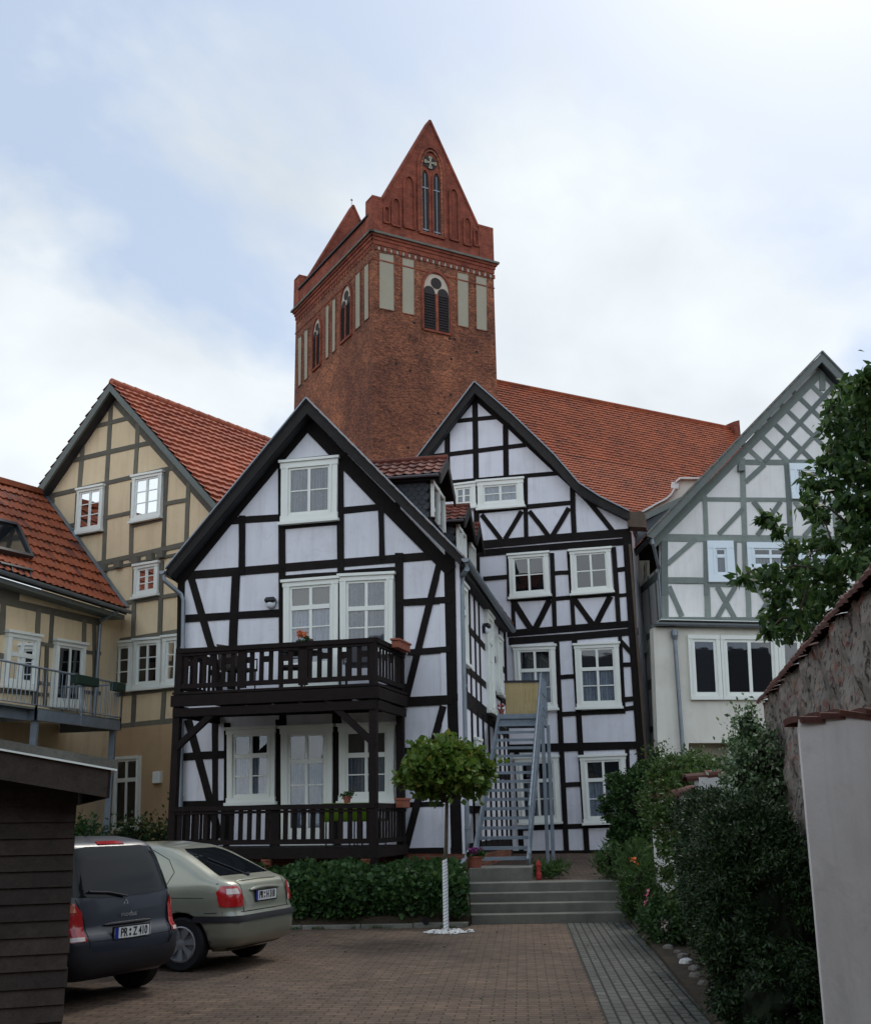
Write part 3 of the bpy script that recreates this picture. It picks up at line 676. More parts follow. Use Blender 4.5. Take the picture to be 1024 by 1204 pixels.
def wrect(PL, S0, S1, z0, z1):
    """window on a plane given in metres"""
    class P_:
        n = PL.n
        def hit(self, x, y, off=0): return PL.sz(x, y, off)
    return P_(), [(S0, z1), (S1, z1), (S1, z0), (S0, z0)]
P_, q_ = wrect(AS, .30, 1.05, 4.55, 6.15); window(hA, P_, q_, transom=.33)
P_, q_ = wrect(AS, 3.95, 5.0, 3.92, 6.2); window(hA, P_, q_, name='door', transom=.25, solid=.3, cols=2, casing=.14)
P_, q_ = wrect(AS, 5.75, 6.5, 4.5, 5.9); window(hA, P_, q_)
P_, q_ = wrect(AS, 1.8, 2.4, 1.9, 3.2); window(hA, P_, q_)
# windows of the gable front
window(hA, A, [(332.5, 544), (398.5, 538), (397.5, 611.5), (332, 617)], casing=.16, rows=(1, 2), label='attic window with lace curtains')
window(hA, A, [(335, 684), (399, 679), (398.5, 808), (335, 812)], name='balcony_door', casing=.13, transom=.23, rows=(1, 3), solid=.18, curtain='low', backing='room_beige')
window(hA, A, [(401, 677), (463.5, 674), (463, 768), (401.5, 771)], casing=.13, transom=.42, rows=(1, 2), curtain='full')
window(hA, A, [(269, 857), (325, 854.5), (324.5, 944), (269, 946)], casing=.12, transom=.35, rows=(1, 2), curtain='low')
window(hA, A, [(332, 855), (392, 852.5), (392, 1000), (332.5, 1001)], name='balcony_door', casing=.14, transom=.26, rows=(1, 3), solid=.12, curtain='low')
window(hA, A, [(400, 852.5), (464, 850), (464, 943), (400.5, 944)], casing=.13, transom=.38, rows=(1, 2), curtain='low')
# ---- balcony
BF = Plane(gA, PHI)
bl = BF.hit(207, 800); SL = BF.S(bl)     # left end, right end S=0
zr = BF.hit(442, 749).z
zdU = BF.hit(442, 806).z; zdL = BF.hit(442, 996).z; zrl = BF.hit(442, 945).z; zrlb = BF.hit(442, 992).z
DEP = 1.80
def B3(S, d, z): q = BF.p + BF.u*S - BF.n*d; return V((q.x, q.y, z))
bal = MB(); bal.prism([B3(SL-.05, -.02, zdU), B3(.05, -.02, zdU), B3(.05, DEP, zdU), B3(SL-.05, DEP, zdU)], (0, 0, .045)); balo = bal.build('upper_balcony', M['balcony_brown'], hA)
for S, dd in ((SL+.04, .06), (-.06, .06), (-.06, DEP-.12)):
    mb = MB(); mb.box(B3(S, dd, (zr+.6)/2), .13, .13, zr-.6, -PHI); mb.build('balcony_post', M['balcony_brown'], balo)
mb = MB()
mb.bar(B3(SL-.06, .0, zdU-.12), B3(.07, .0, zdU-.12), .10, .20); mb.bar(B3(SL-.02, .03, zdU-.33), B3(.0, .03, zdU-.33), .12, .15)
mb.bar(B3(.0, -.0, zdU-.12), B3(.0, DEP, zdU-.12), .10, .20); mb.bar(B3(-.03, .06, zdU-.33), B3(-.03, DEP, zdU-.33), .10, .15); mb.bar(B3(SL, .06, zdU-.3), B3(SL, DEP, zdU-.3), .10, .2)
for k in range(1, 7): mb.bar(B3(SL*k/7, .05, zdU-.09), B3(SL*k/7, DEP, zdU-.09), .08, .14)
s1, s2 = BF.S(BF.hit(254, 835)), BF.S(BF.hit(206, 880)); zz1, zz2 = BF.hit(254, 835).z, BF.hit(206, 880).z
mb.bar(B3(s1, .03, zz1), B3(s2, .03, zz2), .09, .11)
s1, s2 = BF.S(BF.hit(388, 826)), BF.S(BF.hit(441, 876)); zz1, zz2 = BF.hit(388, 826).z, BF.hit(441, 876).z
mb.bar(B3(s1, .03, zz1), B3(s2, .03, zz2), .09, .11)
mb.build('balcony_beams', M['balcony_brown'], balo)
def balustrade(z0, z1, SLs, SRs, d0, d1, pat, post, name, par):
    mb = MB()
    def run(P, Q_, side):
        Lr = (Q_-P).length; dr = (Q_-P).normalized(); o = V((0, 0, 0)); upv = V((0, 0, 1))
        mb.bar(P+upv*(z1-.05), Q_+upv*(z1-.05), .10, .085); mb.bar(P+upv*(z0+.10), Q_+upv*(z0+.10), .06, .085)
        mb.bar(P+upv*(z1-.125), Q_+upv*(z1-.125), .05, .045)
        x = .12; i = 0
        while x < Lr-.05:
            w = pat[i % len(pat)][0]; gp = pat[i % len(pat)][1]
            q = P+dr*(x+w/2)
            mb.prism([q-dr*w/2+upv*(z0+.1)+BF.n*(.03 if side else 0), q+dr*w/2+upv*(z0+.1)+BF.n*(.03 if side else 0), q+dr*w/2+upv*(z1-.06)+BF.n*(.03 if side else 0), q-dr*w/2+upv*(z1-.06)+BF.n*(.03 if side else 0)], (BF.u if not side else -BF.n)*0 + (dr.cross(upv))*-.022)
            if len(pat[i % len(pat)]) > 2:   # cross piece that gives the carved gap pattern
                zc = z0+.1+(z1-z0-.16)*.66
                mb.prism([q+dr*(w/2-.005)+upv*(zc-.055)+dr.cross(upv)*-.004, q+dr*(w/2+gp+.005)+upv*(zc-.055)+dr.cross(upv)*-.004, q+dr*(w/2+gp+.005)+upv*(zc+.055)+dr.cross(upv)*-.004, q+dr*(w/2-.005)+upv*(zc+.055)+dr.cross(upv)*-.004], dr.cross(upv)*-.014)
            x += w+gp; i += 1
    g = lambda S, d: B3(S, d, 0)
    run(g(SLs, d0), g(SRs, d0), False); run(g(SRs, d0), g(SRs, d1), True); run(g(SLs, d0+.05), g(SLs, d1), True)
    for S in post:
        q = g(S, d0); mb.box(V((q.x, q.y, (z0+z1)/2)), .17, .05, z1-z0-.04, -PHI)
    return mb.build(name, M['balcony_brown'], par)
balustrade(zdU+.05, zr, SL+.02, -.02, .03, DEP, [(.085, .10, 1), (.085, .10), (.085, .11, 1), (.09, .10)], [BF.S(BF.hit(284, 790)), BF.S(BF.hit(356, 790))], 'balustrade', balo)
mb = MB(); mb.prism([B3(SL-.02, -.0, zdL-.06), B3(.02, -.0, zdL-.06), B3(.02, DEP, zdL-.06), B3(SL-.02, DEP, zdL-.06)], (0, 0, .06))
mb.bar(B3(SL-.05, .02, zdL-.10), B3(.05, .02, zdL-.10), .08, .16); mb.bar(B3(.0, .05, zdL-.10), B3(.0, DEP, zdL-.10), .08, .14)
lbo = mb.build('lower_balcony', M['balcony_brown'], hA)
balustrade(zdL, zrl+.02, SL+.02, -.02, .03, DEP, [(.085, .085)], [BF.S(BF.hit(323, 960))], 'balustrade', lbo)
# lamps and rainwater pipes
def wall_lamp(parent, PLn, p, r=.11):
    mb = MB(); mb.lathe(p, [(r*.9, 0), (r, .02), (r*1.02, .05), (r*.9, .06)], 20, axis=PLn); l = mb.build('wall_lamp', M['lamp_dark'], parent)
    mb = MB(); e = V((0, 0, -.02)); prof = [(r*.95*math.cos(a), .05+.08*math.sin(a)) for a in [k*math.pi/2/6 for k in range(7)]]
    mb.lathe(p+e, prof, 20, axis=PLn); mb.build('lamp_glass', M['opal_glass'], l, smooth=True)
    mb = MB(); mb.box(p+PLn*.10+V((0, 0, r*.42)), .24, .12, r*1.05, math.atan2(PLn.y, PLn.x)+math.pi/2); mb.build('lamp_hood', M['lamp_dark'], l, bevel=.04)
    return l
wall_lamp(hA, A.n, A.hit(320, 709), .11)
wall_lamp(hA, AS.n, asz(3.72, 5.75, .02), .12)
mb = MB()   # left downpipe: from the eave gutter back to the wall and down
e = elf+V((-.05, 0, -.08)); w0 = A.hit(216, 706, .10); w1 = A.hit(212, 1000, .10)
mb.tube([e, e+V((.02, 0, -.12)), w0+V((-.05, 0, .12)), w0, w1], .045, 10)
for t in (.2, .5, .8): mb.tube([w0+(w1-w0)*t+V((0, 0, .03)), w0+(w1-w0)*t-V((0, 0, .03))], .056, 10)
mb.build('downpipe', M['zinc'], hA)
mb = MB()   # right downpipe at the corner
e = erg+V((.05, 0, -.08)); w0 = AS.sz(.07, 5.95, .12); w1 = AS.sz(.10, 1.2, .12)
mb.tube([e, e+V((0, 0, -.14)), w0+V((.02, 0, .25)), w0, w1, w1+V((-.05, -.05, -.25)), w1+V((-.22, -.22, -.52))], .05, 10)
for z in (5.6, 4.1, 2.6, 1.5): mb.tube([AS.sz(.09, z, .12), AS.sz(.09, z-.06, .12)], .062, 10)
mb.build('downpipe', M['zinc'], hA)
# ---- dormers on the right slope
e1 = V((dirA.y, -dirA.x, 0)); e2 = dirA
kz = (apx.z-erg.z)/((apx-erg).dot(-e1))       # roof fall per metre outwards
def dormer(xp, yp, D, wd, hh, ov, rl):
    """gable dormer facing right; (xp,yp) is the front end of its ridge at distance D"""
    r = G(xp, D); r.z = Zof(yp, D, xp)
    def P(a, b, z): q = r + e1*a + e2*b; return V((q.x, q.y, r.z+z))   # a outward, b back, z
    hw = wd/2; rz_ = hh*.42
    ch = MB(); ch.prism([P(-.30, -hw+.12, -rz_-.02), P(-rl*.9, -hw+.12, -rz_-.02), P(-.30, -hw+.12, -hh-.9)], e2*(wd-.24))
    do = ch.build('dormer', M['slate_edge'], hA)
    # fish-scale slates on the cheek
    sc = MB(); s = .15
    for i in range(26):
        for j in range(24):
            a = -.33-s*j-(s/2 if i % 2 else 0); z = -rz_-.02-i*.10
            if a < -rl*.9: continue
            t = (-.30-a)/(rl*.9-.30)
            if z-.11 < -hh-.9+(hh+.9-rz_)*t: continue
            b = -hw+.12-.012
            pts = [P(a-s/2, b+.004, z+.03), P(a+s/2, b+.004, z+.03), P(a+s/2, b-.012, z-.05), P(a+s*.3, b-.014, z-.10), P(a, b-.015, z-.12), P(a-s*.3, b-.014, z-.10), P(a-s/2, b-.012, z-.05)]
            sc.face(pts)
    if sc.v: sc.build('slates', M['slate'], do, recalc=False)
    fr = MB(); fr.prism([P(-.30, -hw+.12, -rz_), P(-.30, hw-.12, -rz_), P(-.30, hw-.12, -hh-.9), P(-.30, -hw+.12, -hh-.9)], e1*.05)
    fr.prism([P(-.25, -hw+.14, -rz_), P(-.25, hw-.14, -rz_), P(-.25, 0, -.12)], e1*-.1); fr.build('dormer_front', M['timber_black'], do)
    mb = MB()
    for b in (-hw+.16, -.03, hw-.22): mb.prism([P(-.24, b, -rz_-.06), P(-.24, b+.06, -rz_-.06), P(-.24, b+.06, -hh-.1), P(-.24, b, -hh-.1)], e1*.07)
    mb.prism([P(-.24, -hw+.2, -rz_-.06), P(-.24, hw-.2, -rz_-.06), P(-.24, hw-.2, -rz_-.14), P(-.24, -hw+.2, -rz_-.14)], e1*.06)
    wn = mb.build('dormer_window', M['paint_white'], do)
    mb = MB(); mb.face([P(-.22, -hw+.2, -rz_-.06), P(-.22, hw-.2, -rz_-.06), P(-.22, hw-.2, -hh-.1), P(-.22, -hw+.2, -hh-.1)]); mb.build('pane', M['window_glass'], wn)
    mb = MB(); ev = .14
    for sgn in (-1, 1):
        mb.prism([P(0, 0, -.03), P(0, sgn*hw, -rz_-.03), P(0, sgn*hw, -rz_-.13), P(0, 0, -.12)], -e1*rl)
    dr = mb.build('dormer_roof', M['timber_black'], do)
    pantiles('roof_tiles', M['tile_dark'], dr, P(-rl, -hw-.04, -rz_-.01), P(0, -hw-.04, -rz_-.01), P(0, 0, .04), P(-rl, 0, .04), cw=.2, rh=.26, step=.03)
    pantiles('roof_tiles', M['tile_dark'], dr, P(-rl, hw+.04, -rz_-.01), P(0, hw+.04, -rz_-.01), P(0, 0, .04), P(-rl, 0, .04), cw=.2, rh=.26, step=.03)
    mb = MB(); mb.tube([P(.02, 0, .06), P(-rl, 0, .06)], .07, 8); mb.build('ridge_tiles', M['tile_dark'], dr)
    mb = MB()
    for sgn in (-1, 1):
        mb.prism([P(.03, 0, .05), P(.03, sgn*(hw+.06), -rz_+.0), P(.03, sgn*(hw+.06), -rz_-.24), P(.03, 0, -.20)], -e1*.04)
    mb.build('bargeboard', M['barge_black'], dr)
    gutter(dr, P(-rl, -hw-.08, -rz_-.03), P(-.02, -hw-.08, -rz_-.03), .05)
dormer(533, 541, 23.3, 1.75, 1.35, .2, 2.4)
dormer(560, 597, 26.9, 1.55, 1.15, .2, 2.2)
dormer(572.5, 619, 28.4, 1.2, 1.0, .2, 1.8)
# ================================================================== HOUSE B (back, tall)
PB = G(604, 29.5)
B = Plane(PB, R(14.6))
hB = thing('timbered_house', 'tall black and white half-timbered house behind the metal stairs, with a sweeping gable', 'house', (3, 30, .7))
Y1 = ZC(430, 430, 4.153); Y2 = ZC(560, 430, 4.15); Y3 = ZC(560, 630, 4.267); Y8 = ZC(430, 840, 3.103)
wall_poly(B, [(558, 456), (600, 492), (650, 541), (680, 575), (705, 591), (737, 606), (739, 640), (762, 1006), (560, 1010), (470, 1010), (470, 566), (500, 530)], 'wall', M['plaster_lilac'], hB)
wall_poly(B, [(560, 1004), (763, 1003), (763, 1022), (560, 1022)], 'plinth', M['red_brick'], hB, off=.03)
# fix-up: the side walls behind the facade
def side(PL, x, y, h, w, mat, par, sgn=1):
    p = PL.hit(x, y, 0); q = V((p.x, p.y, 0)); mb = MB()
    mb.prism([q-PL.n*.3+V((0, 0, .3)), q-PL.n*w+V((0, 0, .3)), q-PL.n*w+V((0, 0, h)), q-PL.n*.3+V((0, 0, h))], -PL.u*.25*sgn); return mb.build('wall', mat, par)
side(B, 741, 640, 9.2, 6, M['plaster_lilac'], hB)
TB = [ (558, 458, 561, 700, 6.5), (536, 495, 588, 490, 5), (496, 538, 618, 523, 5), (525, 567.5, 658, 556, 5), (470, 576, 530, 567.5, 5), (526, 508, 526, 566, 6), (594, 500, 595, 562, 6.3),
 (560, 601.5, 676, 590.5, 5), (617.5, 558, 618.5, 634, 5), (672.5, 568, 675, 632, 6),
 (566, 605, 588.5, 634, 5.5), (613, 601, 593.5, 634, 5.5), (622, 601, 646, 632, 5.5), (668.5, 597, 649, 630, 5.5), (682, 578, 720, 624, 5.5),
 (560, 641, 740, 626, 9.5), (563, 650.5, 741, 636, 8),
 (597, 652, 598, 706, 4), (648.5, 650, 652, 740, 5), (668.5, 648, 674, 738, 5), (721, 643, 727, 733, 5.5), (736.5, 626, 762, 1005, 10.5),
 (568, 680.5, 597, 678, 5), (648, 674.5, 669, 673, 5), (650, 704.5, 671, 702.5, 5), (722, 670.5, 738, 668.5, 5), (725, 700.5, 739, 699, 5), (600, 706, 652, 703, 4), (670, 702.5, 726, 698.5, 4), (603, 706, 604, 742, 5),
 (603.5, 707, 625, 741, 7), (646, 705, 628, 741, 7), (674.5, 704, 697, 735, 7), (717.5, 701, 700, 735, 7),
 (596, 745, 748, 733, 8), (598, 754, 750, 742, 8.5),
 (654, 752, 666, 1005, 6), (675, 752, 690, 1005, 6.5), (728.5, 747, 733, 835, 4.5), (657, 796.5, 676, 795, 5), (657, 840, 735, 836, 5.5), (734, 822.5, 752, 820.5, 6), (728, 752, 748, 774, 5), (732, 781.5, 748, 780, 5),
 (560, 881, 755, 876, 9), (662, 923, 683, 922, 5.5), (612, 974, 762, 969, 6), (737, 880, 740, 970, 5), (607, 880, 613, 1003, 6), (560, 1004, 763, 1002, 7),
 (558, 466, 498, 540, 7), (558, 466, 600, 502, 7), (600, 502, 652, 551, 7), (652, 551, 690, 587, 7), (690, 587, 738, 610, 6), (732, 834, 756, 830, 5), (742, 925, 758, 923, 5) ]
beams(B, TB, 'timber_frame', M['timber_black'], hB)
window(hB, B, [Y2(7, 566), Y2(228, 549), Y2(234, 688), Y2(10, 705)], casing=.15, rows=(1, 2), curtain='full')
window(hB, B, [(532, 571), (559.5, 567.5), (560, 597), (532, 600)], casing=.12, rows=(1, 2), curtain='full')
window(hB, B, [Y3(163, 97), Y3(360, 82), Y3(372, 300), Y3(171, 316)], casing=.115, curtain=None, munt=.03, sashw=.045)
window(hB, B, [Y3(470, 75), Y3(672, 60), Y3(686, 282), Y3(480, 298)], casing=.115, curtain=None, munt=.03, sashw=.045)
window(hB, B, [(604, 760), (652.6, 758.4), (655.6, 834), (608, 836)], casing=.12, transom=.37, rows=(1, 2), curtain='low')
window(hB, B, [Y3(492, 546), Y3(713, 536), Y3(730, 862), Y3(508, 868)], casing=.12, transom=.38, rows=(1, 2), curtain='low')
window(hB, B, [(682, 889), (735, 887), (739, 967), (687, 969)], casing=.12, transom=.34, rows=(1, 2), curtain='low')
window(hB, B, [(606, 891), (656, 889), (660, 967), (611, 969)], casing=.12, transom=.34, rows=(1, 2), curtain='low')
# roof: swept verge polyline
BO = .28
prof = [(484.5, 547), (558, 450), (603, 489), (651.5, 535.5), (681, 569.5), (705, 585), (739.5, 602)]
pin = [(488, 556), (558, 462), (600, 499), (648, 546), (678, 579), (703, 594), (739.5, 611)]
H1 = [B.hit(x, y, BO) for x, y in prof]; H2 = [B.hit(x, y, BO) for x, y in pin]
dl = (H1[0]-H1[1]); H1[0] = H1[1]+dl*1.35; dl = (H2[0]-H2[1]); H2[0] = H2[1]+dl*1.35
mb = MB()
for i in range(len(H1)-1): mb.prism([H1[i], H1[i+1], H2[i+1], H2[i]], -B.n*.06)
mb.build('bargeboard', M['barge_black'], hB)
mb = MB()
for i in range(len(H1)-1): mb.prism([H1[i]-B.n*.06+dz7, H1[i+1]-B.n*.06+dz7, H2[i+1]-B.n*.06, H2[i]-B.n*.06], -B.n*6)
rb = mb.build('roof', M['slate_edge'], hB)
mb = MB()
for i in range(len(H1)-1): mb.bar(H1[i]+V((0, 0, .03)), H1[i+1]+V((0, 0, .03)), .12, .03)
mb.build('verge_strip', M['zinc'], hB)
for i in range(len(H1)-1):
    a, b_ = (H1[i+1], H1[i]) if i else (H1[0], H1[1])
    pantiles('roof_tiles', M['tile_dark'], rb, a+lift, a-B.n*6+lift, b_-B.n*6+lift, b_+lift, rh=.3)
wall_poly(B, [(737, 601), (757, 601.5), (759, 620), (738, 619)], 'gutter_box', M['copper_brown'], hB, off=.25, thick=.5)
mb = MB(); p = B.hit(740, 640, .05); q = B.hit(768, 1003, .05); mb.tube([p, q], .035, 8); mb.build('downpipe', M['copper_brown'], hB)

# ================================================================== alley house between B and C
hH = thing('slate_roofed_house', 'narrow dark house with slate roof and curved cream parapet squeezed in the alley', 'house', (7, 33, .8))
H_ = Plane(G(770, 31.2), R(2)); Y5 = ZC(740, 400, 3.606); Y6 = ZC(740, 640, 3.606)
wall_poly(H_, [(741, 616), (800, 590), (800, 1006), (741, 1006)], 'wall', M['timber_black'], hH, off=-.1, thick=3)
HH = Plane(G(800, 32.5), R(2))
wall_poly(HH, [Y5(*p) for p in [(50, 735), (85, 715), (110, 700), (150, 680), (175, 660), (192, 630), (195, 605), (212, 590), (330, 592), (330, 800), (40, 800)]], 'curved_parapet', M['plaster_cream'], hH, thick=.35)
mb = MB()
cp = [Y5(*p) for p in [(48, 732), (85, 712), (110, 697), (150, 677), (173, 657), (190, 628), (193, 603), (211, 588), (330, 589)]]
for (a, b_) in zip(cp, cp[1:]): mb.bar(HH.hit(*a, .05), HH.hit(*b_, .05), .22, .05)
mb.build('coping', M['plaster_white'], hH)
wall_poly(H_, [Y5(60, 738), Y5(300, 625), Y5(300, 650), Y5(60, 765)], 'bargeboard', M['timber_sage'], hH, off=.35, thick=.08)
mb = MB(); a, b_, c, d_ = [H_.hit(*Y5(*p), o) for p, o in [((-5, 880), 1.1), ((120, 830), .9), ((250, 660), .3), ((-5, 795), .1)]]
sl_ = pantiles('slate_roof', M['slate'], hH, a, b_, c, d_, cw=.3, rh=.22, amp=.0, step=.012, seg=1)
mb = MB(); mb.prism([a, b_, c, d_], (0, 0, -.12)); mb.build('roof', M['slate_edge'], sl_)
window(hH, H_, [Y6(38, 72), Y6(82, 72), Y6(84, 180), Y6(42, 180)], casing=.08, cols=1, curtain='half', cap=False)
wall_poly(H_, [(752, 745), (800, 745), (800, 765), (752, 768)], 'beam', M['timber_sage'], hH, off=.3, thick=.4)

# ================================================================== HOUSE C (right, sage timber)
C_ = Plane(G(785, 28.6), R(-3.0))
hC = thing('timbered_house', 'white and sage-grey half-timbered house on the right, its gable top filled with lattice timbers', 'house', (8, 29, .7))
wall_poly(C_, [Y5(815, 75), Y5(1530, 835), (1200, 640), (1200, 738), (781, 738), (777, 632)], 'wall', M['plaster_white'], hC)
TC = [ (440, 517, 1230, 520, 22), (270, 674, 1400, 684, 18), (80, 836, 1530, 852, 32), (440, 517, 470, 517, 20), (478, 500, 488, 832, 22), (318, 660, 325, 830, 20), (665, 520, 682, 835, 22), (868, 675, 880, 838, 22), (1060, 520, 1070, 838, 22),
 (378, 822, 482, 712, 20), (572, 527, 490, 602, 20), (524, 682, 640, 830, 20), (640, 684, 542, 826, 20), (790, 770, 850, 824, 20), (700, 684, 830, 830, 20), (860, 690, 740, 830, 20),
 (148, 850, 150, 1082, 28), (160, 948, 280, 842, 22), (322, 850, 326, 1082, 20), (150, 1018, 330, 1020, 22),
 (813, 100, 818, 212, 24), (446, 852, 450, 1030, 16), (485, 852, 488, 1030, 16),
 (95, 868, 815, 130, 34), (815, 130, 1535, 868, 34) ]
for (x, y) in [(742, 265), (690, 320), (638, 378), (587, 433), (535, 490)]:
    a = (x-.62*52, y-.6*52); k = (515-y)/60; TC.append((x-62, y-60, x+62*k, 515, 19))
TC.append((770, 190, 1093, 505, 19))
for (x, y, up) in [(746, 322, 2.85), (755, 435, 3.6), (700, 495, 0)]:
    if up: k = (y-515)/56; TC.append((x+51*k, 515, x+51*up, y-56*up, 19))
for s in (905, 1015): TC.append((s, 515, s+51*(2.9 if s < 1000 else 1.9), 515-56*(2.9 if s < 1000 else 1.9), 19))
t1 = beams(C_, TC, 'timber_frame', M['timber_sage'], hC, Z=Y5)
TC2 = [ (148, 0, 152, 322, 28), (155, 152, 330, 154, 26), (325, 172, 1100, 176, 16), (130, 320, 1500, 326, 24), (326, 155, 332, 312, 26), (500, 175, 506, 312, 22), (672, 175, 676, 312, 22), (870, 175, 876, 312, 22),
 (166, 178, 222, 305, 22), (372, 180, 445, 312, 20), (448, 180, 372, 312, 20), (540, 180, 625, 312, 20), (620, 180, 545, 312, 20), (720, 180, 800, 312, 20), (800, 180, 720, 312, 20) ]
beams(C_, TC2, 'timber_frame', M['timber_sage'], hC, Z=Y6, off=.016)
for q in ([(325, 853), (435, 853), (447, 1027), (332, 1027)],): window(hC, C_, q, Z=Y5, casing=.2, cols=1, transom=.3, rows=(1, 1), wmat='paint_bluewhite', curtain='low', cap=False)
window(hC, C_, [(492, 859), (688, 861), (694, 985), (500, 985)], Z=Y5, casing=.16, transom=.45, rows=(1, 1), wmat='paint_bluewhite', curtain='low', cap=False)
window(hC, C_, [(693, 862), (862, 864), (868, 987), (698, 985)], Z=Y5, casing=.16, transom=.45, rows=(1, 1), wmat='paint_bluewhite', curtain='low', cap=False)
window(hC, C_, [(672, 525), (835, 528), (842, 678), (685, 675)], Z=Y5, casing=.18, transom=.38, rows=(1, 1), wmat='paint_bluewhite', curtain='low', cap=False)
window(hC, C_, [(880, 528), (985, 530), (990, 680), (886, 678)], Z=Y5, casing=.18, cols=1, transom=.38, rows=(1, 1), wmat='paint_bluewhite', curtain='low', cap=False)
CO = .35
c0, c1, c2 = C_.hit(*Y5(815, 53), CO), C_.hit(*Y5(72, 828), CO), C_.hit(*Y5(1560, 828), CO)
d0, d1, d2 = C_.hit(*Y5(815, 92), CO), C_.hit(*Y5(100, 842), CO), C_.hit(*Y5(1535, 842), CO)
mb = MB(); mb.prism([c0, c2, d2, d0], -C_.n*.06); mb.prism([c0, d0, d1, c1], -C_.n*.06); mb.build('bargeboard', M['barge_slate'], hC)
mb = MB()
for a, b_ in ((c0, c1), (c0, c2)): mb.bar(a+V((0, 0, .04))-C_.n*.03, b_+V((0, 0, .04))-C_.n*.03, .14, .04)
mb.build('verge_strip', M['barge_slate'], hC)
mb = MB()
for (e, e2) in ((c1, d1), (c2, d2)): mb.prism([c0-C_.n*.06+dz7, e-C_.n*.06+dz7, e2-C_.n*.06, d0-C_.n*.06], -C_.n*4.5)
rc = mb.build('roof', M['slate_edge'], hC)
pantiles('roof_tiles', M['tile_orange'], rc, c1+lift, c1-C_.n*4.5+lift, c0-C_.n*4.5+lift, c0+lift)
pantiles('roof_tiles', M['tile_orange'], rc, c2+lift, c2-C_.n*4.5+lift, c0-C_.n*4.5+lift, c0+lift)
# bracket block on the timber
wall_poly(C_, [Y5(462, 525), Y5(490, 525), Y5(490, 552), Y5(462, 552)], 'bracket', M['timber_sage'], hC, off=.14, thick=.14)
# left side wall of C
cc = C_.hit(782, 700, 0); CS = Plane(cc, u=(C_.n.x*-1, C_.n.y*-1)); CS.n = -C_.u
def csz(S, z, o=0): q = CS.p + CS.u*S + CS.n*o; return V((q.x, q.y, z))
mb = MB(); mb.prism([csz(.3, .6), csz(4.5, .6), csz(4.5, 8.0), csz(.3, 8.0)], C_.u*.28); mb.build('wall', M['plaster_white'], hC)
mb = MB(); oo = .012
for (a, b_, c, d_, w) in [(.05, .6, .05, 8, .16), (.9, .6, .9, 8, .13), (1.7, .6, 1.7, 8, .13), (2.6, .6, 2.6, 8, .13), (0, 7.8, 4.5, 7.8, .2), (0, 6.4, 4.5, 6.4, .14), (0, 5.1, 4.5, 5.1, .25), (0, 2.6, 4.5, 2.6, .14), (0, 3.9, 4.5, 3.9, .14), (.1, 5.2, .85, 6.3, .13)]:
    oo += .001; d = V((c-a, d_-b_)); L_ = math.hypot(*d); nx, nn_ = -d.y/L_*w/2, d.x/L_*w/2
    mb.prism([csz(a+nx, b_+nn_, oo), csz(c+nx, d_+nn_, oo), csz(c-nx, d_-nn_, oo), csz(a-nx, b_-nn_, oo)], C_.u*(oo+.03))
mb.build('timber_frame', M['timber_sage'], hC)
mb = MB(); ee = c1+V((.12, -.05, -.12)); w1 = csz(.10, ee.z-.9, .10); w2 = csz(.10, C_.hit(782, 735).z+.1, .10)
mb.tube([ee, ee+V((.02, 0, -.1)), w1+V((0, 0, .25)), w1, w2, w2+V((.1, -.12, -.12))], .045, 10); mb.build('downpipe', M['zinc'], hC)
# ground-floor extension
CX = .45
CE = Plane(C_.p + C_.n*CX, R(-3.0))
wall_poly(CE, [Y6(100, 352), (1200, 740), (1200, 872), Y6(250, 842), Y6(250, 1100), Y6(128, 1100)], 'extension', M['plaster_cream'], hC, off=0, thick=.4)
wall_poly(CE, [Y6(425, 842), (1200, 872), (1200, 1010), Y6(425, 1100)], 'extension', M['plaster_cream'], hC, off=0, thick=.4)
wall_poly(CE, [Y6(245, 842), Y6(430, 842), Y6(430, 1100), Y6(245, 1100)], 'niche', M['plaster_grey'], hC, off=-.36, thick=.1)
mb = MB(); p, q = CE.hit(*Y6(115, 345), .12), CE.hit(1200, 745, .12)
mb.prism([p, q, q+V((0, 0, .05))-C_.n*.65, p+V((0, 0, .05))-C_.n*.65], (0, 0, .10)); mb.build('ledge', M['barge_slate'], hC)
gutter(hC, p+V((-.1, -.05, .06)), q+V((0, -.05, .06)), .065)
mb = MB(); mb.bar(p+V((.1, .3, .17)), q+V((0, .3, .17)), .5, .02); mb.build('flashing', M['paint_white'], hC)
for q in ([(242, 385), (377, 388), (393, 660), (257, 660)], [(623, 390), (800, 390), (800, 660), (636, 660)]):
    window(hC, CE, q, Z=Y6, casing=.10, cols=1 if q[0][0] < 300 else 2, curtain=None, cap=False, rows=(1, 1), sashw=.07)
window(hC, CE, [(379, 388), (621, 390), (634, 660), (395, 660)], Z=Y6, casing=.10, cols=2, curtain=None, cap=False, rows=(1, 1), sashw=.07)
mb = MB(); p1, p2 = CE.hit(*Y6(188, 365), .10), CE.hit(*Y6(228, 920), .10)
mb.tube([p1+V((0, 0, .02)), p2], .05, 10); mb.lathe(p1+V((0, 0, -.25)), [(.055, 0), (.09, .12), (.09, .24)], 10); mb.build('downpipe', M['zinc'], hC)

lift = V((0, 0, .03))
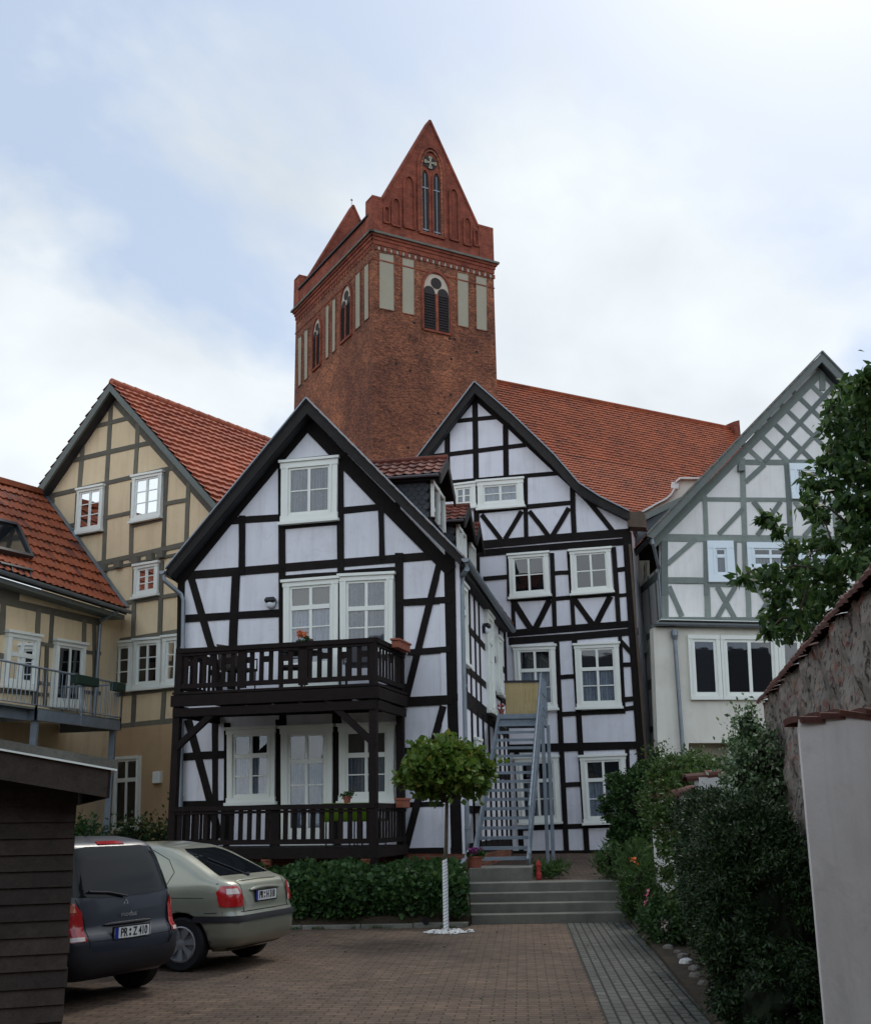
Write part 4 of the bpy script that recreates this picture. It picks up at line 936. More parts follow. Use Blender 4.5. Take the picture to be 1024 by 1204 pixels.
# ================================================================== HOUSE D (ochre gable, left)
Dp = Plane((G(140, 27).x, 27), R(35.0))
hD = thing('timbered_house', 'ochre half-timbered house with grey timbers and a salmon tiled roof, left', 'house', (-7, 27, .6))
X1 = ZC(0, 430, 3.938); X2 = ZC(0, 680, 3.938)
wall_poly(Dp, [X1(508, 115), X1(1020, 690), X1(1030, 2150), X1(440, 2150), X1(200, 2150), X1(190, 600)], 'wall', M['plaster_ochre'], hD)
wall_poly(Dp, [X2(380, 712), X2(800, 672), X2(800, 1300), X2(380, 1300)], 'ground_floor_wall', M['plaster_tan'], hD, off=.05, thick=.1)
TD = [ (518, 130, 495, 520, 18), (495, 520, 480, 915, 18), (385, 345, 366, 592, 18), (360, 592, 348, 830, 18), (638, 268, 626, 505, 18), (614, 540, 606, 905, 18), (771, 480, 756, 850, 19), (873, 540, 862, 830, 18), (243, 600, 243, 660, 16),
 (395, 293, 612, 237, 20), (300, 447, 712, 352, 20), (215, 606, 815, 468, 20), (285, 750, 352, 735, 18), (480, 706, 620, 676, 18), (612, 742, 762, 706, 14), (762, 640, 870, 620, 18), (350, 790, 480, 765, 14),
 (400, 930, 890, 818, 24), (420, 958, 870, 862, 14), (478, 950, 470, 1290, 18), (624, 925, 615, 1275, 18), (748, 900, 738, 1262, 18), (520, 1106, 860, 1052, 18), (430, 975, 480, 965, 12),
 (508, 142, 186, 640, 26), (508, 142, 1010, 708, 26) ]
beams(Dp, TD, 'timber_frame', M['timber_grey'], hD, Z=X1)
TD2 = [ (480, 300, 850, 240, 18), (480, 350, 505, 352, 18), (490, 545, 850, 505, 18), (622, 520, 614, 690, 18), (760, 510, 750, 670, 18), (430, 702, 850, 655, 26), (480, 680, 470, 540, 16) ]
beams(Dp, TD2, 'timber_frame', M['timber_grey'], hD, Z=X2, off=.02)
for (x, y) in [(470, 935), (622, 900), (740, 872), (540, 918), (690, 885)]:
    a, b_, c, d_ = Dp.hit(*X1(x-14, y-16), .12), Dp.hit(*X1(x+14, y-20), .12), Dp.hit(*X1(x+14, y+14), .12), Dp.hit(*X1(x-14, y+18), .12); mb = MB(); mb.prism([a, b_, c, d_], -Dp.n*.14); mb.build('beam_end', M['timber_grey'], hD)
window(hD, Dp, [X1(372, 575), X1(490, 553), X1(478, 763), X1(358, 783)], casing=.10, rows=(1, 3), curtain='low', label='attic window with its left sash tilted open')
window(hD, Dp, [X1(627, 514), X1(763, 489), X1(753, 703), X1(617, 730)], casing=.11, rows=(1, 3))
window(hD, Dp, [X1(635, 926), X1(744, 908), X1(740, 1060), X1(630, 1080)], casing=.11, rows=(1, 3), curtain=None)
window(hD, Dp, [X2(504, 301), X2(627, 290), X2(620, 520), X2(497, 530)], casing=.12, rows=(1, 3), curtain=None)
window(hD, Dp, [X2(635, 285), X2(758, 275), X2(752, 508), X2(627, 518)], casing=.12, rows=(1, 3), curtain=None)
window(hD, Dp, [X2(767, 270), X2(880, 258), X2(872, 495), X2(760, 506)], casing=.12, rows=(1, 3), curtain=None)
window(hD, Dp, [X2(540, 828), X2(657, 820), X2(650, 1172), X2(530, 1180)], casing=.07, transom=.30, rows=(1, 1), curtain=None, cap=False, off=.05)
window(hD, Dp, [X2(485, 835), X2(528, 830), X2(515, 1180), X2(470, 1180)], casing=.05, cols=1, curtain=None, cap=False, off=.05)
mb = MB(); p = Dp.hit(*X2(731, 922), .09); mb.box(p+V((0, 0, 0)), .24, .12, .26, -R(35)); mb.build('meter_box', M['paint_white'], hD, bevel=.012)
DO = .32
f0, f1, f2 = Dp.hit(*X1(508, 83), DO), Dp.hit(*X1(158, 596), DO), Dp.hit(*X1(1060, 708), DO)
g0_, g1_, g2_ = Dp.hit(*X1(509, 118), DO), Dp.hit(*X1(178, 604), DO), Dp.hit(*X1(1030, 712), DO)
mb = MB(); mb.prism([f0, f2, g2_, g0_], -Dp.n*.06); mb.prism([f0, g0_, g1_, f1], -Dp.n*.06); mb.build('bargeboard', M['barge_slate'], hD)
mb = MB(); LD = 10
for (e, e2) in ((f1, g1_), (f2, g2_)): mb.prism([f0-Dp.n*.06, e-Dp.n*.06, e2-Dp.n*.06, g0_-Dp.n*.06], -Dp.n*LD)
rd = mb.build('roof', M['slate_edge'], hD)
pantiles('roof_tiles', M['tile_salmon'], rd, f2+lift, f2-Dp.n*LD+lift, f0-Dp.n*LD+lift, f0+lift, cw=.24, rh=.30, step=.06, amp=.014)
pantiles('roof_tiles', M['tile_salmon'], rd, f1+lift, f1-Dp.n*LD+lift, f0-Dp.n*LD+lift, f0+lift, cw=.24, rh=.30, step=.06, amp=.014)
mb = MB()
for k in range(26):
    a = f0+V((0, 0, .07))-Dp.n*(.05+k*.38); mb.lathe(a, [(.10, 0), (.085, -.4)], 10, axis=Dp.n)
mb.build('ridge_tiles', M['tile_salmon'], rd)

# ================================================================== HOUSE E (low wing at far left)
uE = V((math.sin(R(16)), math.cos(R(16)), 0))
pE = G(129, 27.2)
E = Plane(pE, u=(uE.x, uE.y))          # S grows away from the camera; S=0 at house D
hE = thing('timbered_wing', 'low ochre half-timbered wing with orange tiled roof and roof window, at the left edge', 'house', (-8.5, 25, .6))
mb = MB(); mb.prism([E.sz(-7, .5), E.sz(.3, .5), E.sz(.3, 6.55), E.sz(-7, 6.55)], -E.n*.3); mb.build('wall', M['plaster_ochre'], hE)
TE = [ (0, 100, 470, 205, 34), (20, 95, 14, 260, 22), (183, 140, 175, 300, 20), (247, 155, 238, 300, 18), (395, 185, 385, 560, 18), (184, 300, 250, 312, 18), (390, 340, 470, 348, 18), (175, 482, 235, 490, 16), (0, 522, 232, 540, 16), (185, 310, 160, 580, 18), (440, 200, 440, 600, 14), (222, 310, 212, 590, 16), (385, 525, 470, 532, 16) ]
beams(E, TE, 'timber_frame', M['timber_grey'], hE, Z=X2)
mb = MB(); oo = .012
for (sa_, za_, sb_, zb_, w_) in [(-7, 6.3, -4.0, 6.3, .2), (-7, 3.85, -4.0, 3.85, .18), (-7, 5.0, -4.3, 5.0, .12), (-6.9, 3.9, -6.9, 6.3, .16), (-6.0, 3.9, -6.0, 6.3, .14), (-5.1, 3.9, -5.1, 6.3, .14), (-6.8, 4.0, -6.1, 5.0, .12)]:
    oo += .0012; d = V((sb_-sa_, zb_-za_)); L_ = math.hypot(*d); nx, nn_ = -d.y/L_*w_/2, d.x/L_*w_/2
    mb.prism([E.sz(sa_+nx, za_+nn_, oo), E.sz(sb_+nx, zb_+nn_, oo), E.sz(sb_-nx, zb_-nn_, oo), E.sz(sa_-nx, za_-nn_, oo)], -E.n*.05)
mb.build('timber_frame', M['timber_grey'], hE)
window(hE, E, [X2(28, 242), X2(177, 266), X2(155, 518), X2(5, 500)], casing=.12, transom=.38, rows=(1, 1), curtain='low')
window(hE, E, [X2(250, 282), X2(388, 304), X2(375, 602), X2(232, 590)], casing=.12, cols=2, rows=(1, 1), curtain=None, name='balcony_door', solid=.02)
zeE = 6.62; zrE = 9.95
ev0 = E.sz(-7.5, zeE, .42); ev1 = E.sz(-.45, zeE, .42)
top1 = Dp.hit(*X1(205, 598), .06); 
bk = top1 - E.sz(0, top1.z, 0); dpt = -(bk.dot(E.n)); S1 = bk.dot(E.u)
tpf = E.sz(-7.5, top1.z, -dpt); tp0 = ev0+(tpf-ev0)*.64; ev1 = E.sz(-.45, zeE, .42); tp1 = top1
pantE = pantiles('roof_tiles', M['tile_orange'], hE, ev0, ev1, tp1, tp0, cw=.23, rh=.31, amp=.024, step=.045)
mb = MB(); mb.prism([ev0, ev1, tp1, tp0], (0, 0, -.14)); mb.build('roof', M['slate_edge'], hE)
mb = MB(); mb.bar(ev1+V((0, 0, .05)), tp1+V((0, 0, .05)), .14, .05); mb.build('flashing', M['zinc'], hE)
mb = MB(); mb.bar(tp0+V((0, 0, .05)), tp1+V((0, 0, .05)), .25, .14); mb.build('ridge_tiles', M['tile_orange'], hE)
mb = MB(); mb.prism([ev0+V((0, 0, -.14))+E.n*-.05, ev1+V((0, 0, -.14))+E.n*-.05, ev1+V((0, 0, -.14))-E.n*.45, ev0+V((0, 0, -.14))-E.n*.45], (0, 0, -.1)); mb.build('eaves_board', M['barge_slate'], hE)
gutter(hE, ev0+E.n*.07-V((0, 0, .04)), ev1+E.n*.07+E.u*.05-V((0, 0, .04)), .07)
mb = MB(); e = ev1+E.n*.05-V((0, 0, .12))-E.u*.45; w0 = E.hit(*X2(465, 215), .08); w1 = E.hit(*X2(450, 440), .08)
mb.tube([e, w0+V((0, 0, .1)), w0, w1, V((w1.x, w1.y, 3.9))], .045, 10); mb.build('downpipe', M['zinc'], hE)
# roof window: frame in the slope
nrm = (ev1-ev0).cross(tp0-ev0).normalized()
if nrm.z < 0: nrm = -nrm
def rp(x, y, o=.0):
    d = ray(x, y); t = (ev0+nrm*o-EYEP).dot(nrm)/d.dot(nrm); return EYEP+d*t
q = [(-6, 612), (20, 618), (37, 655), (-6, 645)]
mb = MB()
for a, b_ in zip(q, q[1:]+q[:1]): mb.bar(rp(*a, .08), rp(*b_, .08), .10, .12, up=nrm)
rw = mb.build('roof_window', M['lamp_dark'], hE)
mb = MB(); mb.face([rp(*a, .09) for a in q]); mb.build('pane', M['car_glass'], rw)
mb = MB(); a, b_ = rp(0, 662, .06), rp(38, 671, .06); mb.bar(a, b_, .07, .06, up=nrm); mb.tube([rp(14, 664, .05), rp(15, 672, .05)], .02); mb.tube([rp(36, 670, .05), rp(37, 679, .05)], .02); mb.build('snow_guard', M['lamp_dark'], hE)
# steel balcony on E
sb = thing('steel_balcony', 'grey steel balcony on posts in front of the ochre wing at the left edge', 'balcony', (-7, 23, .6))
def E3(S, o, z): return E.sz(S, z, o)
zd = 3.78
S0_, S1_ = -5.35, -2.25
mb = MB(); mb.prism([E3(-9, 0.03, zd), E3(S1_, 0.03, zd), E3(S1_, 1.5, zd), E3(-9, 1.5, zd)], (0, 0, .04)); mb.build('deck', M['barge_slate'], sb)
mb = MB(); mb.bar(E3(-5.2, 1.5, zd-.1), E3(S1_, 1.5, zd-.1), .08, .2); mb.bar(E3(S1_, 1.5, zd-.1), E3(S1_, .05, zd-.1), .08, .2); mb.bar(E3(-5.2, 1.5, zd-.1), E3(-5.2, .05, zd-.1), .08, .2)
mb.bar(E3(-9, 1.3, zd-.1), E3(-5.2, 1.3, zd-.1), .08, .2)
mb.build('deck_frame', M['galvanised'], sb)
for (S, o_1) in ((-5.1, 1.42), (S1_-.1, 1.42), (-5.1, .1)):
    mb = MB(); mb.bar(E3(S, o_1, .55), E3(S, o_1, zd-.2), .12, .12); mb.build('post', M['galvanised'], sb)
mb = MB(); zt = zd+.80
runs = [((-5.25, 1.53), (S1_, 1.53)), ((S1_, 1.53), (S1_, .05)), ((-9, 1.53), (-5.25, 1.53))]
for (a, b_) in runs:
    p, q = E3(*a, 0), E3(*b_, 0); Lr = (q-p).length; mb.tube([p+V((0, 0, zt)), q+V((0, 0, zt))], .022, 8); mb.tube([p+V((0, 0, zd+.08)), q+V((0, 0, zd+.08))], .014, 6)
    k = 0
    while k < Lr: mb.tube([p+(q-p)*(k/Lr)+V((0, 0, zd+.08)), p+(q-p)*(k/Lr)+V((0, 0, zt))], .009, 5); k += .13
    for t in np.linspace(0, 1, max(2, int(Lr/1.1)+1)): mb.bar(p+(q-p)*t+V((0, 0, zd-.2)), p+(q-p)*t+V((0, 0, zt)), .04, .012)
mb.build('railing', M['galvanised'], sb)
simple('planter_green', (0.012, 0.035, 0.025), 0.5, 0.1, 8, 0)
for (Sa, Sb, ds) in ((-4.1, -3.3, 'nearer'), (-3.2+.55, -2.25, 'farther')):
    mb = MB(); a, b_ = E3(Sa, 1.62, zt-.08), E3(Sb, 1.62, zt-.08)
    mb.prism([a+V((0, 0, -.1)), b_+V((0, 0, -.1)), b_+V((0, 0, .09)), a+V((0, 0, .09))], -E.n*.15)
    tag(mb.build('planter_box', M['planter_green'], origin=a, bevel=.01), f'dark green planter box hung on the steel balcony rail, the {ds} of the two', 'planter', 'planter boxes on the steel balcony')
# ================================================================== CHURCH
ch = thing('brick_church', 'red brick church with gabled tower and long orange nave roof, rising behind the houses', 'church', (2, 76, 0))
uT = V((.873, .488, 0)).normalized(); wT = V((-.488, .873, 0)).normalized()
cT = G(438, 70)
TF = Plane(cT, u=(uT.x, uT.y)); TL = Plane(cT, u=(wT.x, wT.y)); TL.n = -uT
ZT = ZC(330, 130, 3.44)
WF = TF.S(TF.hit(582, 380)); 
def TLS(P): return (P-TL.p).dot(TL.u)
WL = TLS(TL.hit(347.5, 400))
def tw(a, b, z): q = cT+uT*a+wT*b; return V((q.x, q.y, z))
zc = TF.hit(*ZT(378, 500)).z            # top of the brick shaft at the near corner
mb = MB(); mb.prism([tw(0, 0, 0), tw(WF, 0, 0), tw(WF, WL, 0), tw(0, WL, 0)], (0, 0, zc)); mb.build('tower', M['church_brick'], ch)
# quoin-like lisene strips and string courses
mb = MB(); h = .35
def band(z0, z1, o):
    for (p, q, n_) in ((tw(-o, 0, 0), tw(WF+o, 0, 0), TF.n), (tw(0, WL+o, 0), tw(0, -o, 0), TL.n)):
        mb.prism([p+V((0, 0, z0)), q+V((0, 0, z0)), q+V((0, 0, z1)), p+V((0, 0, z1))], n_*o)
band(zc-.18, zc, .20); band(zc-.42, zc-.18, .11); band(zc-.75, zc-.42, .05); band(zc-1.95, zc-1.85, .04)
mb.build('cornice', M['gable_brick'], ch)
mb = MB(); oc = .34
for (p, q, n_) in ((tw(-oc, 0, 0), tw(WF+oc, 0, 0), TF.n), (tw(0, WL+oc, 0), tw(0, -oc, 0), TL.n)):
    mb.prism([p+V((0, 0, zc)), q+V((0, 0, zc)), q+V((0, 0, zc+.16)), p+V((0, 0, zc+.16))], n_*oc)
mb.prism([tw(0, 0, zc), tw(WF, 0, zc), tw(WF, WL, zc), tw(0, WL, zc)], (0, 0, .12))
mb.build('cornice_slab', M['concrete'], ch)
k = .25; az = math.atan2(uT.y, uT.x)
while k < WF:
    mb = MB(); mb.box(tw(k, -.04, zc-1.0), .20, .08, .32, az); mb.build('corbel', M['gable_brick'], ch); k += .48
k = .25
while k < WL:
    mb = MB(); mb.box(tw(-.03, k, zc-1.0), .06, .20, .32, az); mb.build('corbel', M['gable_brick'], ch); k += .48
simple('frieze_pale', (0.36, 0.32, 0.27), 0.9, 0.2, 4, 0.1)
k = .49
while k < WF:
    mb = MB(); mb.box(tw(k, -.02, zc-1.0), .16, .04, .22, az); mb.build('frieze_inlay', M['frieze_pale'], ch); k += .48
# blind panels (rendered) with brick reveals
def blind(PL, quad, Z=ZT, mat='plaster_grey', name='blind_panel'):
    q = [Z(*p) for p in quad]; a, b_, c, d_ = [PL.hit(x, y, .012) for x, y in q]; mb = MB()
    mb.prism([a, b_, c, d_], -PL.n*.05); o = mb.build(name, M[mat], ch)
    mb = MB(); w = .07; cx = (a+b_+c+d_)/4
    A2 = [p+(p-cx).normalized()*0 for p in (a, b_, c, d_)]
    for p, q_ in zip(A2, A2[1:]+A2[:1]): mb.bar(p+PL.n*.01, q_+PL.n*.01, w, .07, up=PL.n)
    mb.build('reveal', M['church_brick'], o)
for q in ([(397, 572), (459, 583), (461, 812), (397, 800)], [(490, 592), (541, 603), (542, 830), (490, 818)], [(712, 652), (760, 661), (761, 880), (715, 870)], [(787, 666), (834, 677), (836, 893), (790, 885)]): blind(TF, q)
for q in ([(302, 660), (323, 648), (323, 872), (302, 889)], [(337, 627), (357, 613), (357, 840), (338, 853)], [(182, 792), (197, 781), (195, 995), (182, 1008)], [(208, 766), (224, 756), (222, 970), (208, 984)], [(70, 920), (87, 908), (84, 1108), (71, 1118)], [(95, 892), (112, 881), (110, 1082), (96, 1095)]): blind(TL, q)
def arch_pts(P0, P1, z0, zs, za, n=10):
    """pointed arch outline in a vertical plane between feet P0,P1; z0 foot, zs spring, za apex"""
    L_ = [V((P0.x, P0.y, z0)), V((P1.x, P1.y, z0)), V((P1.x, P1.y, zs))]
    for k in range(1, n):
        t = k/n; x = t; r = math.sin(math.acos(max(-1, min(1, 1-(1-x)*1)))*1) if False else (1-(t)**2.0)
        # right half from spring (P1) to apex
        s = 1-.5*(1-math.cos(t*math.pi/2)); zz = zs+(za-zs)*math.sin(t*math.pi/2)
        q = P0+(P1-P0)*s; L_.append(V((q.x, q.y, zz)))
    m_ = (P0+P1)/2; L_.append(V((m_.x, m_.y, za)))
    for k in range(n-1, 0, -1):
        t = k/n; s = .5*(1-math.cos(t*math.pi/2)); zz = zs+(za-zs)*math.sin(t*math.pi/2)
        q = P0+(P1-P0)*s; L_.append(V((q.x, q.y, zz)))
    L_.append(V((P0.x, P0.y, zs))); return L_
def archp(PL, Sa, Sb, z0, zs, za, off, thick, name, mat, par, ring=0.0):
    P0, P1 = PL.p+PL.u*Sa+PL.n*off, PL.p+PL.u*Sb+PL.n*off
    mb = MB(); pts = arch_pts(P0, P1, z0, zs, za)
    if ring:
        c = V((0, 0, 0))
        for p in pts: c += p
        c /= len(pts)
        for p, q in zip(pts, pts[1:]+pts[:1]): mb.bar(p, q, ring, thick, up=PL.n)
    else: mb.prism(pts, -PL.n*thick)
    return mb.build(name, M[mat], par)
def sS(PL, x, y): P = PL.hit(*ZT(x, y)); return (P-PL.p).dot(PL.u), P.z
simple('tracery', (0.50, 0.42, 0.33), 0.9, 0.1, 3, 0.1)
simple('louvre', (0.035, 0.028, 0.028), 0.8, 0.3, 6, 0.1)
def belfry(PL, xl, xr, yb, ys, ya, ym=None):
    s0, zb = sS(PL, xl, yb); s1, _ = sS(PL, xr, yb+ (12 if PL is TF else -14)); _, zs = sS(PL, (xl+xr)/2, ys); _, za = sS(PL, (xl+xr)/2, ya)
    if s0 > s1: s0, s1 = s1, s0
    w = s1-s0
    o = archp(PL, s0, s1, zb, zs, za, .01, .03, 'belfry_opening', 'tracery', ch)
    archp(PL, s0-.06, s1+.06, zb, zs, za+.1, .05, .16, 'arch_ring', 'gable_brick', o, ring=.17)
    for (a, b_) in ((.03, .45), (.55, .97)):
        archp(PL, s0+w*a, s0+w*b_, zb+.05, zs-.15, zs+.35, .035, .02, 'louvre_panel', 'louvre', o)
        mb = MB(); z = zb+.2
        while z < zs-.1:
            p, q = PL.p+PL.u*(s0+w*(a+.02))+PL.n*.06, PL.p+PL.u*(s0+w*(b_-.02))+PL.n*.06
            mb.bar(V((p.x, p.y, z)), V((q.x, q.y, z)), .10, .03, up=V((0, 0, 1))+PL.n*.8); z += .2
        mb.build('louvres', M['louvre'], o)
    mb = MB(); c = PL.p+PL.u*(s0+w/2)+PL.n*.035; mb.lathe(V((c.x, c.y, zs+(za-zs)*.46)), [(w*.2, 0), (w*.2, .02), (.01, .02)], 24, axis=PL.n); mb.build('round_opening', M['louvre'], o)
    mb = MB(); mb.bar(V((c.x, c.y, zb))+PL.n*.02, V((c.x, c.y, zs-.2))+PL.n*.02, w*.10, .12, up=PL.n); mb.build('mullion', M['gable_brick'], o)
belfry(TF, 577, 684, 885, 735, 660)
belfry(TL, 245, 287, 945, 780, 712)
belfry(TL, 132, 163, 1055, 905, 846)
# putlog holes
mb = MB(); r_ = random.Random(3)
for i in range(26):
    a = r_.uniform(.6, WF-.6); z = zc-5.5-r_.uniform(0, 18); mb.box(tw(a, -.005, z), .16, .03, .16, math.atan2(uT.y, uT.x))
mb.build('putlog_holes', M['interior'], ch)
# gables: parapet gable walls front and back
zg = zc+.16
def gable(b0, front):
    g = MB(); s0, _ = sS(TF, 415, 360); s1, _ = sS(TF, 792, 465); sa, za = sS(TF, 603, 45)
    _, zf = sS(TF, 415, 362); _, zf2 = sS(TF, 792, 466); zf = max(zf, zf2); zf = (zf+zf2)/2
    P = lambda s, z: tw(s, b0, z)
    g.prism([P(.02, zg), P(WF-.02, zg), P(WF-.02, zf-.1), P(s1, zf-.1), P(s1, zf), P(sa, za), P(s0, zf), P(s0, zf-.1), P(.02, zf-.1)], wT*.6)
    go = g.build('gable', M['gable_brick'], ch)
    cpm = MB()
    for (p, q) in ((P(s0-.1, zf-.02), P(sa, za+.1)), (P(s1+.1, zf-.02), P(sa, za+.1))): cpm.bar(p+wT*.3, q+wT*.3, .75, .16)
    for (a, b_) in ((-.05, s0), (s1, WF+.05)): cpm.bar(P(a, zf)+wT*.3, P(b_, zf)+wT*.3, .75, .14)
    cpm.build('coping', M['gable_brick'], go)
    # corner piers
    for (a, b_) in ((-.05, s0*.9), (s1+.15, WF+.05)):
        pr = MB(); pr.prism([tw(a, b0-.06, zg), tw(b_, b0-.06, zg), tw(b_, b0-.06, zf+.15), tw(a, b0-.06, zf+.15)], wT*1.1); pr.build('pier', M['gable_brick'], go)
    return go, sa, za, s0, s1, zf
go, sa, za, gs0, gs1, gzf = gable(0, True)
gable(WL-.6, False)
def niche(xl, xr, ya, yb, spring=.12):
    s0, z0 = sS(TF, xl, yb); s1, _ = sS(TF, xr, yb); _, zt_ = sS(TF, (xl+xr)/2, ya); zsp = zt_-(s1-s0)*.9
    o = archp(TF, s0+.04, s1-.04, z0, zsp, zt_-.08, .008, .02, 'blind_niche', 'gable_brick', go)
    archp(TF, s0, s1, z0, zsp, zt_, .06, .16, 'niche_ring', 'gable_brick', go, ring=.13)
for a in ((498, 540, 268, 472), (449, 482, 357, 464), (416, 438, 390, 452), (684, 719, 320, 522), (740, 769, 436, 542), (780, 798, 486, 546)): niche(*a)
s0, z0 = sS(TF, 558, 492); s1, _ = sS(TF, 662, 510); _, zt_ = sS(TF, 604, 150); w = s1-s0
archp(TF, s0, s1, z0, zt_-w*1.0, zt_, .06, .18, 'arch_ring', 'gable_brick', go, ring=.22)
archp(TF, s0+w*.1, s1-w*.1, z0, zt_-w*1.05, zt_-w*.15, .07, .14, 'arch_ring', 'church_brick', go, ring=.14)
for (a, b_) in ((.10, .42), (.55, .87)):
    archp(TF, s0+w*a, s0+w*b_, z0+.1, zt_-w*1.35, zt_-w*.95, .02, .03, 'lancet', 'louvre', go)
    archp(TF, s0+w*a, s0+w*b_, z0+.1, zt_-w*1.35, zt_-w*.95, .05, .10, 'lancet_ring', 'gable_brick', go, ring=.10)
    mb = MB(); c = (s0+w*(a+b_)/2)
    for f in (.03, .5):
        p, q = TF.p+TF.u*(s0+w*(a+.04))+TF.n*.05, TF.p+TF.u*(s0+w*(b_-.04))+TF.n*.05; z = z0+(zt_-z0)*f; mb.bar(V((p.x, p.y, z+.1)), V((q.x, q.y, z+.1)), .05, .08)
    p = TF.p+TF.u*c+TF.n*.04; mb.bar(V((p.x, p.y, z0+.15)), V((p.x, p.y, zt_-w*1.1)), .05, .03, up=TF.n)
    mb.build('glazing_bar', M['zinc'], go)
mb = MB(); p = TF.p+TF.u*(s0+w*.47)+TF.n*.03; rz0 = zt_-w*.62
mb.lathe(V((p.x, p.y, rz0)), [(w*.26, 0), (w*.26, .03), (.01, .03)], 24, axis=TF.n); mb.build('rose_opening', M['louvre'], go)
mb = MB(); c = V((p.x, p.y, rz0))+TF.n*.06
mb.bar(c-uT*w*.19, c+uT*w*.19, .13, .05, up=TF.n); mb.bar(c-V((0, 0, w*.2)), c+V((0, 0, w*.2)), .13, .05, up=TF.n)
for a in (-.19, .19): mb.box(c+uT*w*a, .2, .05, .26, math.atan2(uT.y, uT.x)); mb.box(c+V((0, 0, w*a)), .26, .05, .2, math.atan2(uT.y, uT.x))
mb.build('iron_cross', M['plaster_grey'], go)
# roof parts behind the gables, parapet along the left side
for (b0, b1) in ((.6, 3.6), (WL-.6, WL-3.6)):
    e0, e1_, rr = tw(gs0+.1, b0, gzf-.1), tw(gs0+.6, b1, gzf-.3), tw(sa, b0, za-2.0)
    e0b, e1b = tw(gs1-.1, b0, gzf-.1), tw(gs1-.6, b1, gzf-.3)
    mb = MB(); mb.face([e0, e1_, rr]); mb.face([e0b, e1b, rr]); mb.face([e1_, e1b, rr]); mb.face([e0, e0b, e1b, e1_]); mb.build('tower_roof', M['tile_dark'], ch)
mb = MB(); mb.prism([tw(.02, .6, zg), tw(.02, WL-.6, zg), tw(.02, WL-.6, zg+1.5), tw(.02, .6, zg+1.5)], uT*.5)
mb.prism([tw(WF-.02, .6, zg), tw(WF-.02, WL-.6, zg), tw(WF-.02, WL-.6, zg+.9), tw(WF-.02, .6, zg+.9)], uT*-.5); mb.build('parapet', M['gable_brick'], ch)
mb = MB(); mb.bar(tw(.2, .6, zg+1.56), tw(.2, WL-.6, zg+1.56), .7, .12); mb.build('parapet_coping', M['slate_edge'], ch)
mb = MB(); p = tw(sa, WL-.3, za+.1); mb.tube([p, p+V((0, 0, .8))], .04, 6); mb.lathe(p+V((0, 0, .55)), [(.01, 0), (.12, .12), (.01, .24)], 10); mb.build('finial', M['rim_silver'], ch)
# nave
def nv(q, t, z): p = tw(WF, WL/2+.1, 0); r_ = V((p.x, p.y, 0)) + uT*t - wT*q; return V((r_.x, r_.y, z))
# ridge height measured from the silhouette
pr = nv(0, 3.9, 0); zn = Zof(447, pr.y, 583)
T1 = 29.8; qk, ql = 5.06, 12.5; zk = zn-1.43*qk; zl = zk-1.16*(ql-qk)
nb = MB(); nb.prism([nv(0, -1, zn-.2), nv(qk, -1, zk-.2), nv(ql, -1, zl-.2), nv(ql, -1, zl-1), nv(-ql, -1, zl-1), nv(-ql, -1, zl-.2), nv(-qk, -1, zk-.2)], uT*(T1+1)); nav = nb.build('nave_roof', M['slate_edge'], ch)
pantiles('roof_tiles', M['tile_church'], nav, nv(qk, -.8, zk), nv(qk, T1, zk), nv(0, T1, zn), nv(0, -.8, zn), cw=.30, rh=.36, amp=.02, step=.075, seg=3)
pantiles('roof_tiles', M['tile_church'], nav, nv(ql, -.8, zl), nv(ql, T1, zl), nv(qk, T1, zk-.03), nv(qk, -.8, zk-.03), cw=.30, rh=.36, amp=.02, step=.075, seg=3)
mb = MB(); mb.tube([nv(0, -.8, zn+.05), nv(0, T1, zn+.05)], .16, 8); mb.build('ridge_tiles', M['tile_church'], nav)
mb = MB(); mb.bar(nv(qk-.05, -.8, zk+.02), nv(qk-.05, T1, zk+.02), .12, .10); mb.build('slope_break', M['tile_dark'], nav)
nb = MB(); nb.prism([nv(ql-.8, -1, 0), nv(ql-.8, T1-.3, 0), nv(ql-.8, T1-.3, zl), nv(ql-.8, -1, zl)], wT*(2*ql-1.6)); nb.build('nave', M['church_brick'], ch)
mb = MB(); mb.prism([nv(.7, T1-.7, zn-1.6), nv(.7, T1, zn-1.6), nv(.7, T1, zn+.65), nv(.7, T1-.7, zn+.4)], wT*1.0); mb.build('end_pier', M['gable_brick'], nav)

# ================================================================== SHED
pS = G(88, 9.0); SF = Plane(pS, R(-21))
shd = thing('garden_shed', 'dark brown clapboard shed with a metal-edged sloping roof at the left edge', 'shed', (-3.4, 9, 0))
mb = MB(); z = 0.0; pitch = .119; Sx0 = -4.0
rt0, rt1 = SF.hit(0, 893, .0).z, SF.hit(120, 914, .0).z
s0_, s1_ = (SF.hit(0, 893)-SF.p).dot(SF.u), (SF.hit(120, 914)-SF.p).dot(SF.u)
slope = (rt1-rt0)/(s1_-s0_)
def ztop(S): return rt0+(S-s0_)*slope
while z < 2.6:
    e = random.uniform(-.003, .003); s = random.uniform(-.012, .012)
    for (a, b_) in ((Sx0, 0),):
        zt0, zt1 = min(z+pitch+.012, ztop(a)), min(z+pitch+.012, ztop(b_)-.02)
        if zt1 > z+.01:
            mb.prism([SF.sz(a, z, .024+e), SF.sz(b_+s+.015, z+e, .024), SF.sz(b_+s+.015, zt1, .004), SF.sz(a, zt1, .004)], -SF.n*.02)
    z += pitch
mb.build('boards', M['shed_brown'], shd)
mb = MB(); mb.prism([SF.sz(Sx0, 0, -.002), SF.sz(0, 0, -.002), SF.sz(0, ztop(0), -.002), SF.sz(Sx0, ztop(Sx0), -.002)], -SF.n*3.0); mb.build('wall', M['shed_brown'], shd)
mb = MB(); ov = .38
